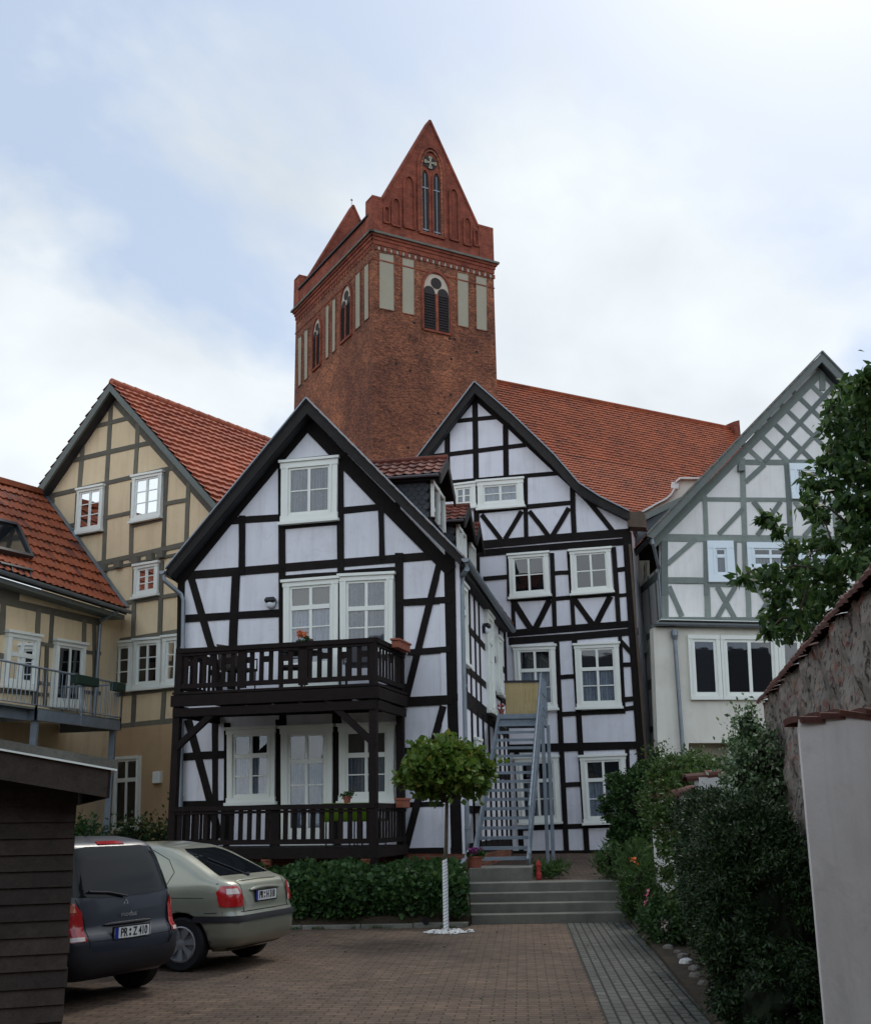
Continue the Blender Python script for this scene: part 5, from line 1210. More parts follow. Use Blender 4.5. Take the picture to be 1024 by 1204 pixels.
P = lambda S, o_1, dz: SF.sz(S, ztop(S)+dz, o_1)
mb.prism([P(Sx0, ov-.02, -.03), P(.20, ov-.02, -.03), P(.20, ov-.02, .05), P(Sx0, ov-.02, .05)], -SF.n*3.8); mb.build('roof', M['shed_brown'], shd)
mb = MB(); mb.prism([P(Sx0, ov, -.16), P(.22, ov, -.16), P(.22, ov, .05), P(Sx0, ov, .05)], -SF.n*.022)
q = P(.22, ov, -.16); mb.prism([q, q-SF.n*3.8, q-SF.n*3.8+V((0, 0, .2)), q+V((0, 0, .2))], -SF.u*.022); mb.build('fascia', M['shed_brown'], shd)
mb = MB(); mb.prism([P(Sx0, ov+.02, .06), P(.26, ov+.02, .06), P(.26, ov+.02, .125), P(Sx0, ov+.02, .125)], -SF.n*3.85); mb.build('roof_edge', M['concrete'], shd)
mb = MB(); mb.prism([P(Sx0, ov+.028, .045), P(.262, ov+.028, .045), P(.262, ov+.028, .059), P(Sx0, ov+.028, .059)], -SF.n*.3); mb.build('drip_strip', M['paint_white'], shd)
mb = MB()
for k in range(7): mb.bar(P(-.2-.55*k, -.1, -.08), P(-.2-.55*k, ov-.05, -.08), .06, .09)
mb.build('rafters', M['shed_brown'], shd)

# ================================================================== GARDEN WALLS on the right
W1 = Plane(G(949, 5.5), R(0))
def w1top(x): return .0
gw = MB(); x0_ = G(949, 5.5).x
xs = [x0_+.0, x0_+.35, x0_+.9, x0_+1.6, x0_+3.5]; zt1 = [Zof(846, 5.5, 945), Zof(841, 5.5, 975), Zof(840, 5.5, 1010), Zof(838, 5.5, 1040), Zof(830, 5.5, 1100)]
n_ = 24; pts = []
for k in range(n_+1):      # wavy rendered top
    x = x0_+3.5*k/n_; pts.append((x, float(np.interp(x, xs, zt1))+.012*math.sin(k*1.9)))
r_ = random.Random(5)
gw.prism([V((x0_-.02+.02*0, 5.5, 0)), V((x0_+3.5, 5.5, 0))]+[V((a, 5.5, b_)) for a, b_ in reversed(pts)], (.085, .30, 0))
wl = gw.build('rendered_wall', M['wall_render'], origin=(x0_+1, 5.6, 0)); tag(wl, 'tall pale rendered garden wall in the right foreground, capped with red tiles', 'wall')
simple('terracotta_old', (0.11, 0.042, 0.030), 0.9, 0.4, 5, 0.4, c2=(0.045, 0.024, 0.020))
def cap_tiles(par, P, Q_, n, w=.34, mat='tile_dark', jit=.012, seedn=1, hk=1.0):
    rr = random.Random(seedn); mb = MB(); d = (Q_-P)/n; dn = d.normalized(); s = dn.cross(V((0, 0, 1))).normalized(); up = s.cross(dn)
    for i in range(n):
        a = P+d*i+up*rr.uniform(-jit, jit); b_ = P+d*(i+1.18)+up*rr.uniform(-jit, jit); m = 6
        for sgn in (1,):
            A1 = [a+s*math.cos(math.pi*k/m)*w/2*1.02+up*(math.sin(math.pi*k/m)*w*.24*hk+.015) for k in range(m+1)]
            B1 = [b_+s*math.cos(math.pi*k/m)*w/2*.95+up*(math.sin(math.pi*k/m)*w*.22*hk-.008) for k in range(m+1)]
            for k in range(m): mb.face([A1[k], A1[k+1], B1[k+1], B1[k]])
            mb.face(A1+[p-up*.03 for p in reversed(A1)]); 
            mb.face([A1[0], B1[0], B1[0]-up*.03, A1[0]-up*.03]); mb.face([A1[m], B1[m], B1[m]-up*.03, A1[m]-up*.03])
    return mb.build('coping_tiles', M[mat], par, recalc=False)
cap_tiles(wl, V((x0_+.0, 5.60, pts[0][1]-.002)), V((x0_+.20, 5.61, pts[1][1]+.012)), 2, .24, 'terracotta_old', .004, 3, .2)
cap_tiles(wl, V((x0_+.20, 5.61, pts[1][1]+.012)), V((x0_+3.5, 5.62, pts[-1][1]+.008)), 26, .24, 'terracotta_old', .006, 4, .2)
# rubble wall running away behind it
a2, b2 = G(909, 14.0), G(1024, 7.45); zt2 = Zof(826, 14.0, 903)
du = (b2-a2).normalized(); W2n = V((-du.y, du.x, 0))
if W2n.x > 0: W2n = -W2n
a2f = a2; b2f = a2+du*13
mb = MB(); nseg = 150; front = []
rr = random.Random(9)
pr_ = None
tops = [zt2+rr.uniform(-.02, .02) for _ in range(nseg+1)]
for k in range(nseg):
    pA, pB = a2f+(b2f-a2f)*(k/nseg), a2f+(b2f-a2f)*((k+1)/nseg)
    zs_ = np.linspace(0, 1, 31)
    for j in range(30):
        def Pp(pp, kk, jj):
            o = .02*math.sin(kk*.55+jj*1.3)+.018*math.sin(kk*.31-jj*.9)+.008*math.sin(kk*1.9+jj*1.1)+.005*math.sin(kk*2.9-jj*2.1); z = tops[kk]*zs_[jj]; q = pp+W2n*o; return V((q.x, q.y, z))
        mb.face([Pp(pA, k, j), Pp(pB, k+1, j), Pp(pB, k+1, j+1), Pp(pA, k, j+1)])
back = -W2n*.45
mb.face([a2f+V((0, 0, zt2-.02)), b2f+V((0, 0, zt2-.02)), b2f+back+V((0, 0, zt2-.02)), a2f+back+V((0, 0, zt2-.02))])
mb.face([a2f-du*.01, a2f-du*.01+back, a2f-du*.01+back+V((0, 0, zt2)), a2f-du*.01+V((0, 0, zt2))]); mb.face([a2f+back, b2f+back, b2f+back+V((0, 0, zt2)), a2f+back+V((0, 0, zt2))])
w2 = mb.build('rubble_wall', M['rubble'], origin=a2, recalc=False); tag(w2, 'old rubble stone garden wall with crumbling red tile coping, running back on the right', 'wall')
cap_tiles(w2, a2f-du*.1+back*.42+V((0, 0, zt2+.02)), b2f+back*.42+V((0, 0, zt2+.02)), 70, .52, 'terracotta_old', .014, 7, .55)
# low white wall: from beside the steps forward, then turning to the rubble wall
w3 = thing('white_garden_wall', 'low white garden wall half hidden by hedges, with red tile caps, beside the steps', 'wall', (3.4, 17, 0))
wA, wB = G(765.5, 18.5), G(824, 14.0); wC = V((a2.x-.02, 14.05, 0)); zw = Zof(938, 18.5, 765)
mb = MB(); mb.prism([wA, wA+V((.26, 0, 0)), wB+V((.26, .2, 0)), wB], (0, 0, zw)); mb.build('wall', M['plaster_white'], w3)
zw2 = Zof(914, 14.0, 830)
mb = MB(); mb.prism([wB+V((0, -.02, 0)), V((wC.x, 13.98, 0)), V((wC.x, 14.25, 0)), wB+V((0, .25, 0))], (0, 0, zw2)); mb.build('wall', M['plaster_white'], w3)
cap_tiles(w3, wA+V((.13, .05, zw)), wB+V((.13, .2, zw)), 14, .36, 'terracotta_old', .01, 12)
cap_tiles(w3, wB+V((-.14, .12, zw2-.03)), V((wC.x, 14.12, zw2+.1)), 4, .28, 'terracotta_old', .01, 13)
# ================================================================== METAL STAIRS
ms_ = thing('metal_staircase', 'galvanised steel outdoor staircase with open treads rising to a side door', 'staircase', (1.2, 22, .79))
FL, FR = V((.585, 21.5, .79)), V((1.60, 21.5, .79)); ZT_ = 3.86; run = dirA*4.0
TLp, TRp = FL+run, FR+run; TLp.z = TRp.z = ZT_
TLp.x += .06; TRp.x -= .02
for p, q in ((FL, TLp), (FR, TRp)):
    mb = MB(); mb.bar(p+V((0, 0, .02)), q+V((0, 0, -.06)), .045, .24); mb.build('stringer', M['galvanised'], ms_)
NT = 17
for k in range(NT):
    t = (k+.7)/NT; a, b_ = FL+(TLp-FL)*t, FR+(TRp-FR)*t; mb = MB()
    mb.prism([a+V((.02, 0, -.012)), b_+V((-.02, 0, -.012)), b_+V((-.02, 0, -.012))+dirA*.24, a+V((.02, 0, -.012))+dirA*.24], (0, 0, .03))
    mb.prism([a+V((.02, 0, -.04)), b_+V((-.02, 0, -.04)), b_+V((-.02, 0, .018)), a+V((.02, 0, .018))], dirA*-.012)
    mb.build('tread', M['galvanised'], ms_)
mb = MB(); u9 = V((0, 0, .92)); m5 = V((0, 0, .48)); o_x = V((.03, 0, 0))
mb.tube([FR+o_x+V((0, 0, .2)), FR+dirA*.25+o_x+V((0, 0, 1.05)), TRp+o_x+u9], .024, 8); mb.tube([FR+dirA*.3+o_x+V((0, 0, .65)), TRp+o_x+m5], .014, 6)
for k in range(26):
    t = .05+.95*k/25; p = FR+(TRp-FR)*t+o_x; mb.tube([p, p+u9], .011, 5)
mb.build('handrail', M['galvanised'], ms_)
pl_ = [TLp, TRp, TRp+dirA*1.35, TLp+dirA*1.35]
mb = MB(); mb.prism([p+V((0, 0, -.02)) for p in pl_], (0, 0, .04))
for a, b_ in zip(pl_, pl_[1:]+pl_[:1]): mb.bar(a+V((0, 0, -.11)), b_+V((0, 0, -.11)), .05, .18)
mb.build('platform', M['galvanised'], ms_)
mb = MB(); a, b_ = TRp+o_x, TRp+dirA*1.35+o_x
for h in (.92, .48, .15): mb.tube([a+V((0, 0, h)), b_+V((0, 0, h))], .022, 8)
for k in range(11): p = a+(b_-a)*k/10; mb.tube([p, p+u9], .012, 5)
mb.build('platform_rail', M['galvanised'], ms_)
for (dx, dy) in ((.02, .05), (.04, 1.25)):
    p = TRp+dirA*dy+V((dx, 0, -.15)); mb = MB(); mb.bar(V((p.x, p.y, .62)), p, .075, .075); mb.build('post', M['galvanised'], ms_)
mb = MB(); mb.tube([TRp+dirA*.05+V((.02, 0, -.3)), V((TRp.x+.3, TRp.y+1.3, 2.2))], .02); 
p1, p2 = TLp+dirA*1.30, TRp+dirA*1.30; k = 0; n_ = 10; mb = MB()
for k in range(n_):
    a, b_ = p1+(p2-p1)*(k/n_), p1+(p2-p1)*((k+1)/n_-.006); mb.prism([a+V((0, 0, .05)), b_+V((0, 0, .05)), b_+V((0, 0, .86)), a+V((0, 0, .86))], dirA*.02)
pv = mb.build('privacy_panel', M['light_plank'], ms_)
mb = MB(); mb.bar(p1+V((-.03, 0, .89)), p2+V((.03, 0, .89)), .06, .05); mb.build('panel_rail', M['lamp_dark'], pv)
flowerpot('small terracotta pot with red flowers at the head of the metal stairs', TLp+dirA*.15+V((.03, 0, .02)), .07, .12, 'red_bit', n=60, spread=.10, leaf=None)
flowerpot('terracotta pot with purple heather beside the foot of the metal stairs', V((.62, 20.78, .79)), .125, .2, 'purple_petal', n=380, spread=.10)
mb = MB(); mb.lathe((1.72, 20.72, .57), [(.035, 0), (.05, .03), (.05, .1), (.038, .14), (.04, .22), (.05, .25), (.035, .3), (.015, .34)], 14)
tag(mb.build('garden_lantern', M['red_bit'], origin=(1.72, 20.72, .6)), 'small red garden lantern on the right of the stair foot', 'lantern')

# ================================================================== CARS
class Car:
    def __init__(s, levels, n):
        lv = np.array(levels); zz = np.linspace(lv[0, 0], lv[-1, 0], 90); T = [np.interp(zz, lv[:, 0], lv[:, i]) for i in (1, 2, 3)]
        k = np.array([1, 2, 3, 2, 1.])/9
        T = [np.convolve(np.pad(a, 2, mode='edge'), k, 'valid') for a in T]; s.zz = zz; s.T = T; s.n = n
    def at(s, z): return [float(np.interp(z, s.zz, a)) for a in s.T]
    def rear(s, y, z, o=0):
        xr, xf, w = s.at(z); a = (xf-xr)/2; q = min(abs(y)/w, .9995); return V((xr+a-a*(1-q**s.n)**(1/s.n)-o, y*(1+o/w*.6), z))
    def side(s, x, z, sg=1, o=0):
        xr, xf, w = s.at(z); a = (xf-xr)/2; q = min(abs((x-xr-a)/a), .9995); return V((x, sg*(w*(1-q**s.n)**(1/s.n)+o), z))
    def body(s):
        mb = MB(); NZ, NA = 54, 96; zs = np.interp(np.linspace(0, 1, NZ), [0, 1], [s.zz[0], s.zz[-1]]); e = 2/s.n
        for z in zs:
            xr, xf, w = s.at(z); a = (xf-xr)/2; xc = xr+a
            for k in range(NA):
                t = 2*math.pi*(k+.5)/NA; c, s_ = math.cos(t), math.sin(t)
                mb.v.append(V((xc+a*math.copysign(abs(c)**e, c), w*math.copysign(abs(s_)**e, s_), z)))
        for i in range(NZ-1):
            for k in range(NA): mb.f.append((i*NA+k, i*NA+(k+1) % NA, (i+1)*NA+(k+1) % NA, (i+1)*NA+k)); mb.m.append(0)
        mb.f.append(tuple(range(NA))[::-1]); mb.f.append(tuple(range((NZ-1)*NA, NZ*NA))); mb.m += [0, 0]
        return mb
def patch(poly, fn, name, mat, parent, o=.006, step=.05, smooth=True):
    bm = bmesh.new(); vs = [bm.verts.new((a, b_, 0)) for a, b_ in poly]; bm.faces.new(vs)
    for ax in (0, 1):
        lo, hi = min(p[ax] for p in poly), max(p[ax] for p in poly); c = math.floor(lo/step)*step+step
        while c < hi:
            no = (1, 0, 0) if ax == 0 else (0, 1, 0)
            bmesh.ops.bisect_plane(bm, geom=bm.verts[:]+bm.edges[:]+bm.faces[:], plane_co=(c, 0, 0) if ax == 0 else (0, c, 0), plane_no=no, dist=1e-5); c += step
    for v in bm.verts: v.co = fn(v.co.x, v.co.y, o)
    bmesh.ops.recalc_face_normals(bm, faces=bm.faces)
    me = bpy.data.meshes.new(name); bm.to_mesh(me); bm.free(); me.materials.append(M[mat]); me.uv_layers.new(name='UVMap')
    if smooth: me.polygons.foreach_set('use_smooth', [True]*len(me.polygons))
    ob = bpy.data.objects.new(name, me); COL.objects.link(ob); ob.parent = parent; ORG[ob.name] = V((0, 0, 0)); return ob
def rounded(x0, x1, y0, y1, r, n=4):
    P = []
    for (cx, cy, a0) in ((x1-r, y1-r, 0), (x0+r, y1-r, 90), (x0+r, y0+r, 180), (x1-r, y0+r, 270)):
        for k in range(n+1): a = R(a0+90*k/n); P.append((cx+r*math.cos(a), cy+r*math.sin(a)))
    return P
def seam(pts, fn, parent, r=.004, name='panel_gap'):
    mb = MB(); P = []
    for (a, b_) in zip(pts, pts[1:]):
        for k in range(8): t = k/8; P.append(fn(a[0]*(1-t)+b_[0]*t, a[1]*(1-t)+b_[1]*t, .0005))
    P.append(fn(*pts[-1], .0005)); mb.tube(P, r, 5); return mb.build(name, M['rubber'], parent)
def finish_body(car, mb, arches, paint, parent):
    bo = mb.build('body', M[paint], parent, smooth=True)
    cut = []
    for (x, sg, r) in arches:
        c = MB(); c.lathe(V((x, sg*.50, .30)), [(r, 0), (r, .8*1.0)], 40, axis=(0, sg, 0)); co = c.build('cut', M['rubber'], parent); cut.append(co)
        m_ = bo.modifiers.new('b', 'BOOLEAN'); m_.operation = 'DIFFERENCE'; m_.object = co; m_.solver = 'EXACT'
    bpy.context.view_layer.update()
    dg = bpy.context.evaluated_depsgraph_get(); me = bpy.data.meshes.new_from_object(bo.evaluated_get(dg)); bo.modifiers.clear(); bo.data = me
    if len(me.polygons) == 0: raise RuntimeError('boolean')
    for c in cut: bpy.data.objects.remove(c, do_unlink=True)
    me.materials.clear(); me.materials.append(M[paint]); me.materials.append(M['rubber'])
    for p in me.polygons:
        if abs(p.center.y) < .78 and p.center.z < .72 and abs(p.normal.x) < .995 and any(math.hypot(p.center.x-x, p.center.z-.30) < r+.004 and abs(p.center.y) > .45 for x, sg, r in arches): p.material_index = 1
        if p.normal.z < -.9: p.material_index = 1
    return bo
def wheel(parent, x, y, sg, r=.295, blades=7):
    w = MB(); c = V((x, y, r)); ax = (0, sg, 0)
    w.lathe(c, [(r*.62, -.09), (r*.93, -.095), (r, -.065), (r, .065), (r*.93, .09), (r*.70, .085), (r*.66, .06), (r*.62, .02)], 36, axis=ax); wo = w.build('wheel', M['rubber'], parent, smooth=False)
    d = MB(); d.lathe(c, [(r*.67, .03), (r*.67, .085), (r*.62, .09), (r*.60, .05), (.01, .05)], 36, axis=ax)
    for k in range(blades):
        a = 2*math.pi*k/blades+.2; dv = V((math.cos(a), 0, math.sin(a))); tv = V((-math.sin(a), 0, math.cos(a))); o_y = V((0, sg, 0))
        p = [c+o_y*.062+dv*r*.14-tv*r*.06, c+o_y*.062+dv*r*.14+tv*r*.06, c+o_y*.082+dv*r*.60+tv*r*.15, c+o_y*.082+dv*r*.60-tv*r*.12]; d.prism(p, o_y*.012)
    d.lathe(c, [(r*.2, .05), (r*.2, .075), (.01, .085)], 20, axis=ax); d.build('rim', M['rim_silver'], wo); 
    return wo
def textmesh(txt, size, mat, name, parent, loc, rot, sx=1.0, ext=.002):
    cu = bpy.data.curves.new(name, 'FONT'); cu.body = txt; cu.size = size; cu.extrude = ext; cu.align_x = 'CENTER'; cu.align_y = 'CENTER'; cu.offset = size*.012
    o = bpy.data.objects.new('tmp', cu); COL.objects.link(o); bpy.context.view_layer.update()
    me = bpy.data.meshes.new_from_object(o.evaluated_get(bpy.context.evaluated_depsgraph_get())); bpy.data.objects.remove(o, do_unlink=True)
    me.transform(Matrix.Diagonal((sx, 1, 1, 1))); me.transform(Matrix.Translation(V(loc)) @ rot.to_4x4())
    me.materials.clear(); me.materials.append(M[mat]); ob = bpy.data.objects.new(name, me); COL.objects.link(ob); ob.parent = parent; ORG[ob.name] = V((0, 0, 0)); return ob
def plate(car, parent, yc, z, txt, o=.02):
    x = car.rear(yc, z).x-o; x = min(x, car.rear(yc+.25, z).x-.004)
    mb = MB(); mb.prism([V((x, yc+.26, z-.055)), V((x, yc-.26, z-.055)), V((x, yc-.26, z+.055)), V((x, yc+.26, z+.055))], (.02, 0, 0)); pb_ = mb.build('licence_plate', M['plate_white'], parent)
    mb = MB()
    for (a, b_, c, d_) in ((-.27, .27, -.068, -.056), (-.27, .27, .056, .066), (-.27, -.26, -.056, .056), (.26, .27, -.056, .056)): mb.prism([V((x-.002, a, z+c)), V((x-.002, b_, z+c)), V((x-.002, b_, z+d_)), V((x-.002, a, z+d_))], (.018, 0, 0))
    mb.build('plate_holder', M['plate_ink'], pb_)
    mb = MB(); mb.prism([V((x-.0015, yc+.26, z-.055)), V((x-.0015, yc+.215, z-.055)), V((x-.0015, yc+.215, z+.055)), V((x-.0015, yc+.26, z+.055))], (.002, 0, 0)); mb.build('plate_band', M['plate_blue'], pb_)
    rot = Matrix(((0, 0, -1), (-1, 0, 0), (0, 1, 0)))   # x_text -> -y, y_text -> z, normal -> -x
    textmesh(txt[0], .115, 'plate_ink', 'plate_text', pb_, (x-.002, yc+.135, z), rot, .78)
    textmesh(txt[1], .115, 'plate_ink', 'plate_text', pb_, (x-.002, yc-.105, z), rot, .76)
    mb = MB()
    for dz in (.022, -.022): mb.lathe((x-.001, yc+.045, z+dz), [(.014, 0), (.014, .002)], 12, axis=(-1, 0, 0))
    mb.build('plate_seal', M['plate_ink'], pb_)
# --- champagne hatchback
hd = R(161.0); hv = V((math.cos(hd), math.sin(hd), 0)); lv_ = V((-hv.y, hv.x, 0))
lw = G(226, 13.67); rc_ = lw - lv_*.80 - hv*.70 - V((.06, 0, 0))
c1_ = thing('parked_car', 'champagne-coloured hatchback with sloping rear window, parked on the right of the dark blue car', 'car', (rc_.x, rc_.y, 0), 'cars parked in the yard', rz=hd)
K = Car([(.21, .20, 3.95, .70), (.27, .06, 4.05, .78), (.36, .01, 4.1, .825), (.50, .0, 4.13, .845), (.60, .015, 4.12, .85), (.64, .045, 4.08, .85), (.78, .06, 3.85, .848), (.88, .085, 3.45, .835), (.955, .12, 3.15, .815), (.985, .19, 3.05, .80), (1.03, .34, 2.95, .785), (1.14, .56, 2.72, .735), (1.26, .80, 2.45, .675), (1.35, 1.02, 2.2, .61), (1.39, 1.22, 2.0, .53), (1.415, 1.5, 1.8, .38)], 10.0)
finish_body(K, K.body(), [(.70, 1, .345), (.70, -1, .345), (3.17, 1, .345), (3.17, -1, .345)], 'paint_champagne', c1_)
for x in (.70, 3.17):
    for sg in (1, -1): wheel(c1_, x, sg*.745, sg)
rg = patch([(-.60, 1.035), (.60, 1.035), (.55, 1.12), (.44, 1.30), (.36, 1.335), (-.36, 1.335), (-.44, 1.30), (-.55, 1.12)], lambda a, b_, o: K.rear(a, b_, o), 'rear_window', 'car_glass', c1_, .008)
mb = MB(); pts = [K.rear(.05, 1.03, .03), K.rear(.12, 1.10, .035), K.rear(.30, 1.22, .035)]; mb.tube(pts, .012, 6); mb.lathe(K.rear(.04, 1.02, .0), [(.03, 0), (.02, .04)], 10, axis=(-1, 0, .5)); mb.build('wiper', M['black_plastic'], rg)
for sg in (1, -1):
    f = lambda a, b_, o, sg=sg: K.side(a, b_, sg, o)
    patch([(1.02, 1.0), (1.75, .99), (1.85, 1.30), (1.62, 1.32), (1.35, 1.27), (1.12, 1.16), (1.0, 1.06)], f, 'side_window', 'car_glass', c1_, .007)
    patch([(1.85, .99), (3.0, .97), (2.55, 1.22), (2.35, 1.31), (1.93, 1.31)], f, 'side_window', 'car_glass', c1_, .007)
    seam([(1.22, .45), (1.12, .70), (.92, .95), (.86, 1.08), (.98, 1.22), (1.25, 1.33)], f, c1_); seam([(.25, .64), (.40, .635)], f, c1_)
    seam([(.42, .80), (1.8, .80), (3.2, .78)], f, c1_, .0035)
    fr_ = lambda a, b_, o, sg=sg: K.rear(sg*a, b_, o)
    tl_ = patch([(.56, .70), (.79, .70), (.81, .74), (.81, .86), (.78, .93), (.62, .93), (.565, .87)], fr_, 'tail_light', 'lamp_red', c1_, .012)
    patch([(.61, .84), (.77, .84), (.76, .90), (.63, .90)], fr_, 'reversing_lamp', 'lamp_clear', tl_, .016)
    # lamp wraps onto the flank
    patch([(.15, .70), (.22, .71), (.25, .80), (.22, .93), (.16, .93)], f, 'tail_light', 'lamp_red', c1_, .010)
    patch([(.12, .535), (.52, .535), (.55, .56), (.52, .605), (.12, .605)], f, 'bumper_strip', 'black_plastic', c1_, .016)
patch([(-.82, .535), (.82, .535), (.82, .605), (-.82, .605)], lambda a, b_, o: K.rear(a, b_, o), 'bumper_strip', 'black_plastic', c1_, .018)
fr_ = lambda a, b_, o: K.rear(a, b_, o)
seam([(-.80, .64), (.80, .64)], fr_, c1_, .006); seam([(.55, .64), (.54, .93), (.58, .97)], fr_, c1_); seam([(-.55, .64), (-.54, .93), (-.58, .97)], fr_, c1_)
mb = MB(); mb.tube([K.rear(y, .885-.02*(y/.36)**2, .012) for y in np.linspace(-.36, .36, 9)], [.012]+[.022]*7+[.012], 8); mb.build('tailgate_handle', M['paint_champagne'], c1_)
plate(K, c1_, 0, .795, ('PR', 'H 318'))
mb = MB(); mb.tube([K.rear(-.78, .955, .005), K.rear(-.4, .975, .006), K.rear(0, .98, .006), K.rear(.4, .975, .006), K.rear(.78, .955, .005)], .012, 8); mb.build('tailgate_lip', M['paint_champagne'], c1_, smooth=True)
# --- dark blue compact MPV
hd2 = R(153); hv2 = V((math.cos(hd2), math.sin(hd2), 0)); lv2 = V((-hv2.y, hv2.x, 0))
rr_ = G(210, 12.35); rc2 = rr_ + lv2*.845 + V((.16, 0, 0))
c2_ = thing('parked_car', 'dark blue compact van-like car with upright tailgate, half hidden by the clapboard shed', 'car', (rc2.x, rc2.y, 0), 'cars parked in the yard', rz=hd2); c2_.scale = (.955, .955, .955)
K2 = Car([(.24, .14, 3.6, .72), (.30, .04, 3.75, .79), (.42, .0, 3.79, .84), (.58, .01, 3.8, .855), (.66, .03, 3.75, .855), (.70, .075, 3.7, .85), (.85, .10, 3.5, .845), (.98, .125, 3.2, .83), (1.04, .14, 3.0, .815), (1.20, .20, 2.65, .775), (1.38, .275, 2.3, .72), (1.50, .345, 2.05, .665), (1.555, .43, 1.9, .60), (1.59, .70, 1.6, .42)], 10.0)
finish_body(K2, K2.body(), [(.62, 1, .345), (.62, -1, .345), (3.1, 1, .345), (3.1, -1, .345)], 'paint_navy', c2_)
for x in (.62, 3.1):
    for sg in (1, -1): wheel(c2_, x, sg*.75, sg, .30)
f2 = lambda a, b_, o: K2.rear(a, b_, o)
rg = patch([(-.70, 1.03), (-.35, 1.0), (.35, 1.0), (.70, 1.03), (.735, 1.10), (.70, 1.30), (.62, 1.47), (.4, 1.495), (-.4, 1.495), (-.62, 1.47), (-.70, 1.30), (-.735, 1.10)], f2, 'rear_window', 'car_glass', c2_, .007)
mb = MB(); mb.tube([K2.rear(.0, 1.0, .03), K2.rear(.25, 1.05, .03), K2.rear(.52, 1.07, .03)], .012, 6); mb.build('wiper', M['black_plastic'], rg)
patch([(-.20, 1.515), (.20, 1.515), (.18, 1.545), (-.18, 1.545)], f2, 'brake_light', 'lamp_red', c2_, .012)
patch([(-.81, .27), (.81, .27), (.825, .40), (.825, .585), (.62, .585), (.55, .50), (-.55, .50), (-.62, .585), (-.825, .585), (-.825, .40)], f2, 'bumper', 'black_plastic', c2_, .012)
for sg in (1, -1):
    g2 = lambda a, b_, o, sg=sg: K2.rear(sg*a, b_, o); s2f = lambda a, b_, o, sg=sg: K2.side(a, b_, sg, o)
    tl_ = patch([(.62, .62), (.79, .61), (.82, .66), (.815, .86), (.79, .97), (.70, .97), (.625, .88)], g2, 'tail_light', 'lamp_red', c2_, .012)
    patch([(.68, .885), (.79, .885), (.775, .955), (.71, .955)], g2, 'indicator_lamp', 'lamp_orange', tl_, .017); patch([(.64, .625), (.78, .62), (.79, .66), (.64, .66)], g2, 'reversing_lamp', 'lamp_clear', tl_, .017)
    patch([(.17, .62), (.26, .64), (.29, .80), (.27, .97), (.20, .97)], s2f, 'tail_light', 'lamp_red', c2_, .010)
    patch([(.12, .3), (.42, .3), (.45, .66), (.12, .66)], s2f, 'bumper', 'black_plastic', c2_, .011)
    patch([(.45, 1.06), (1.2, 1.04), (1.2, 1.42), (.62, 1.42)], s2f, 'side_window', 'car_glass', c2_, .006); patch([(1.3, 1.04), (2.3, 1.03), (2.1, 1.41), (1.3, 1.42)], s2f, 'side_window', 'car_glass', c2_, .006)
seam([(-.58, .52), (-.60, .80), (-.68, 1.0)], f2, c2_); seam([(.58, .52), (.60, .80), (.68, 1.0)], f2, c2_); seam([(-.58, .61), (0, .60), (.58, .61)], f2, c2_)
mb = MB(); mb.tube([K2.rear(y, .745, .014) for y in np.linspace(-.34, .34, 7)], [.008]+[.016]*5+[.008], 8); mb.build('tailgate_handle', M['black_plastic'], c2_)
plate(K2, c2_, -.02, .655, ('PR', 'Z 410'))
x = K2.rear(0, .98).x-.012
mb = MB(); L1 = [(0, .05), (.036, 0), (0, -.05), (-.036, 0)]; L2 = [(0, .024), (.016, 0), (0, -.024), (-.016, 0)]
for i in range(4):
    j = (i+1) % 4; mb.prism([V((x, L1[i][0], .93+L1[i][1])), V((x, L1[j][0], .93+L1[j][1])), V((x, L2[j][0], .93+L2[j][1])), V((x, L2[i][0], .93+L2[i][1]))], (.01, 0, 0))
mb.build('emblem', M['chrome'], c2_)
textmesh('modus', .07, 'chrome', 'badge_text', c2_, (K2.rear(0, .82).x-.010, -.02, .825), Matrix(((0, 0, -1), (-1, 0, 0), (0, 1, 0))), 1.25)
mb = MB(); mb.tube([V((.75, 0, 1.575)), V((.55, 0, 1.80))], [.008, .004], 6); mb.build('antenna', M['black_plastic'], c2_)

# ================================================================== PLANTS
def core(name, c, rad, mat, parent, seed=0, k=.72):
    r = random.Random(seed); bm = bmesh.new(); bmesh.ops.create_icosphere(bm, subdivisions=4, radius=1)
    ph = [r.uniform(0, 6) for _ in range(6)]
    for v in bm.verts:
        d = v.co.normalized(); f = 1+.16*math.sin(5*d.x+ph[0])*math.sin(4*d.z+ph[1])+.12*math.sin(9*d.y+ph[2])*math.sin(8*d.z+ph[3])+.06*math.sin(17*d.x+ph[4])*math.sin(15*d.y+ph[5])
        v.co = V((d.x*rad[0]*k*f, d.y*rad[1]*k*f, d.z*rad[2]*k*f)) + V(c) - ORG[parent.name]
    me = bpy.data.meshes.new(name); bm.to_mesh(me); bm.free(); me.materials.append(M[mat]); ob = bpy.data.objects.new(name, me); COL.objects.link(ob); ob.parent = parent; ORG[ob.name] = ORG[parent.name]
    return ob
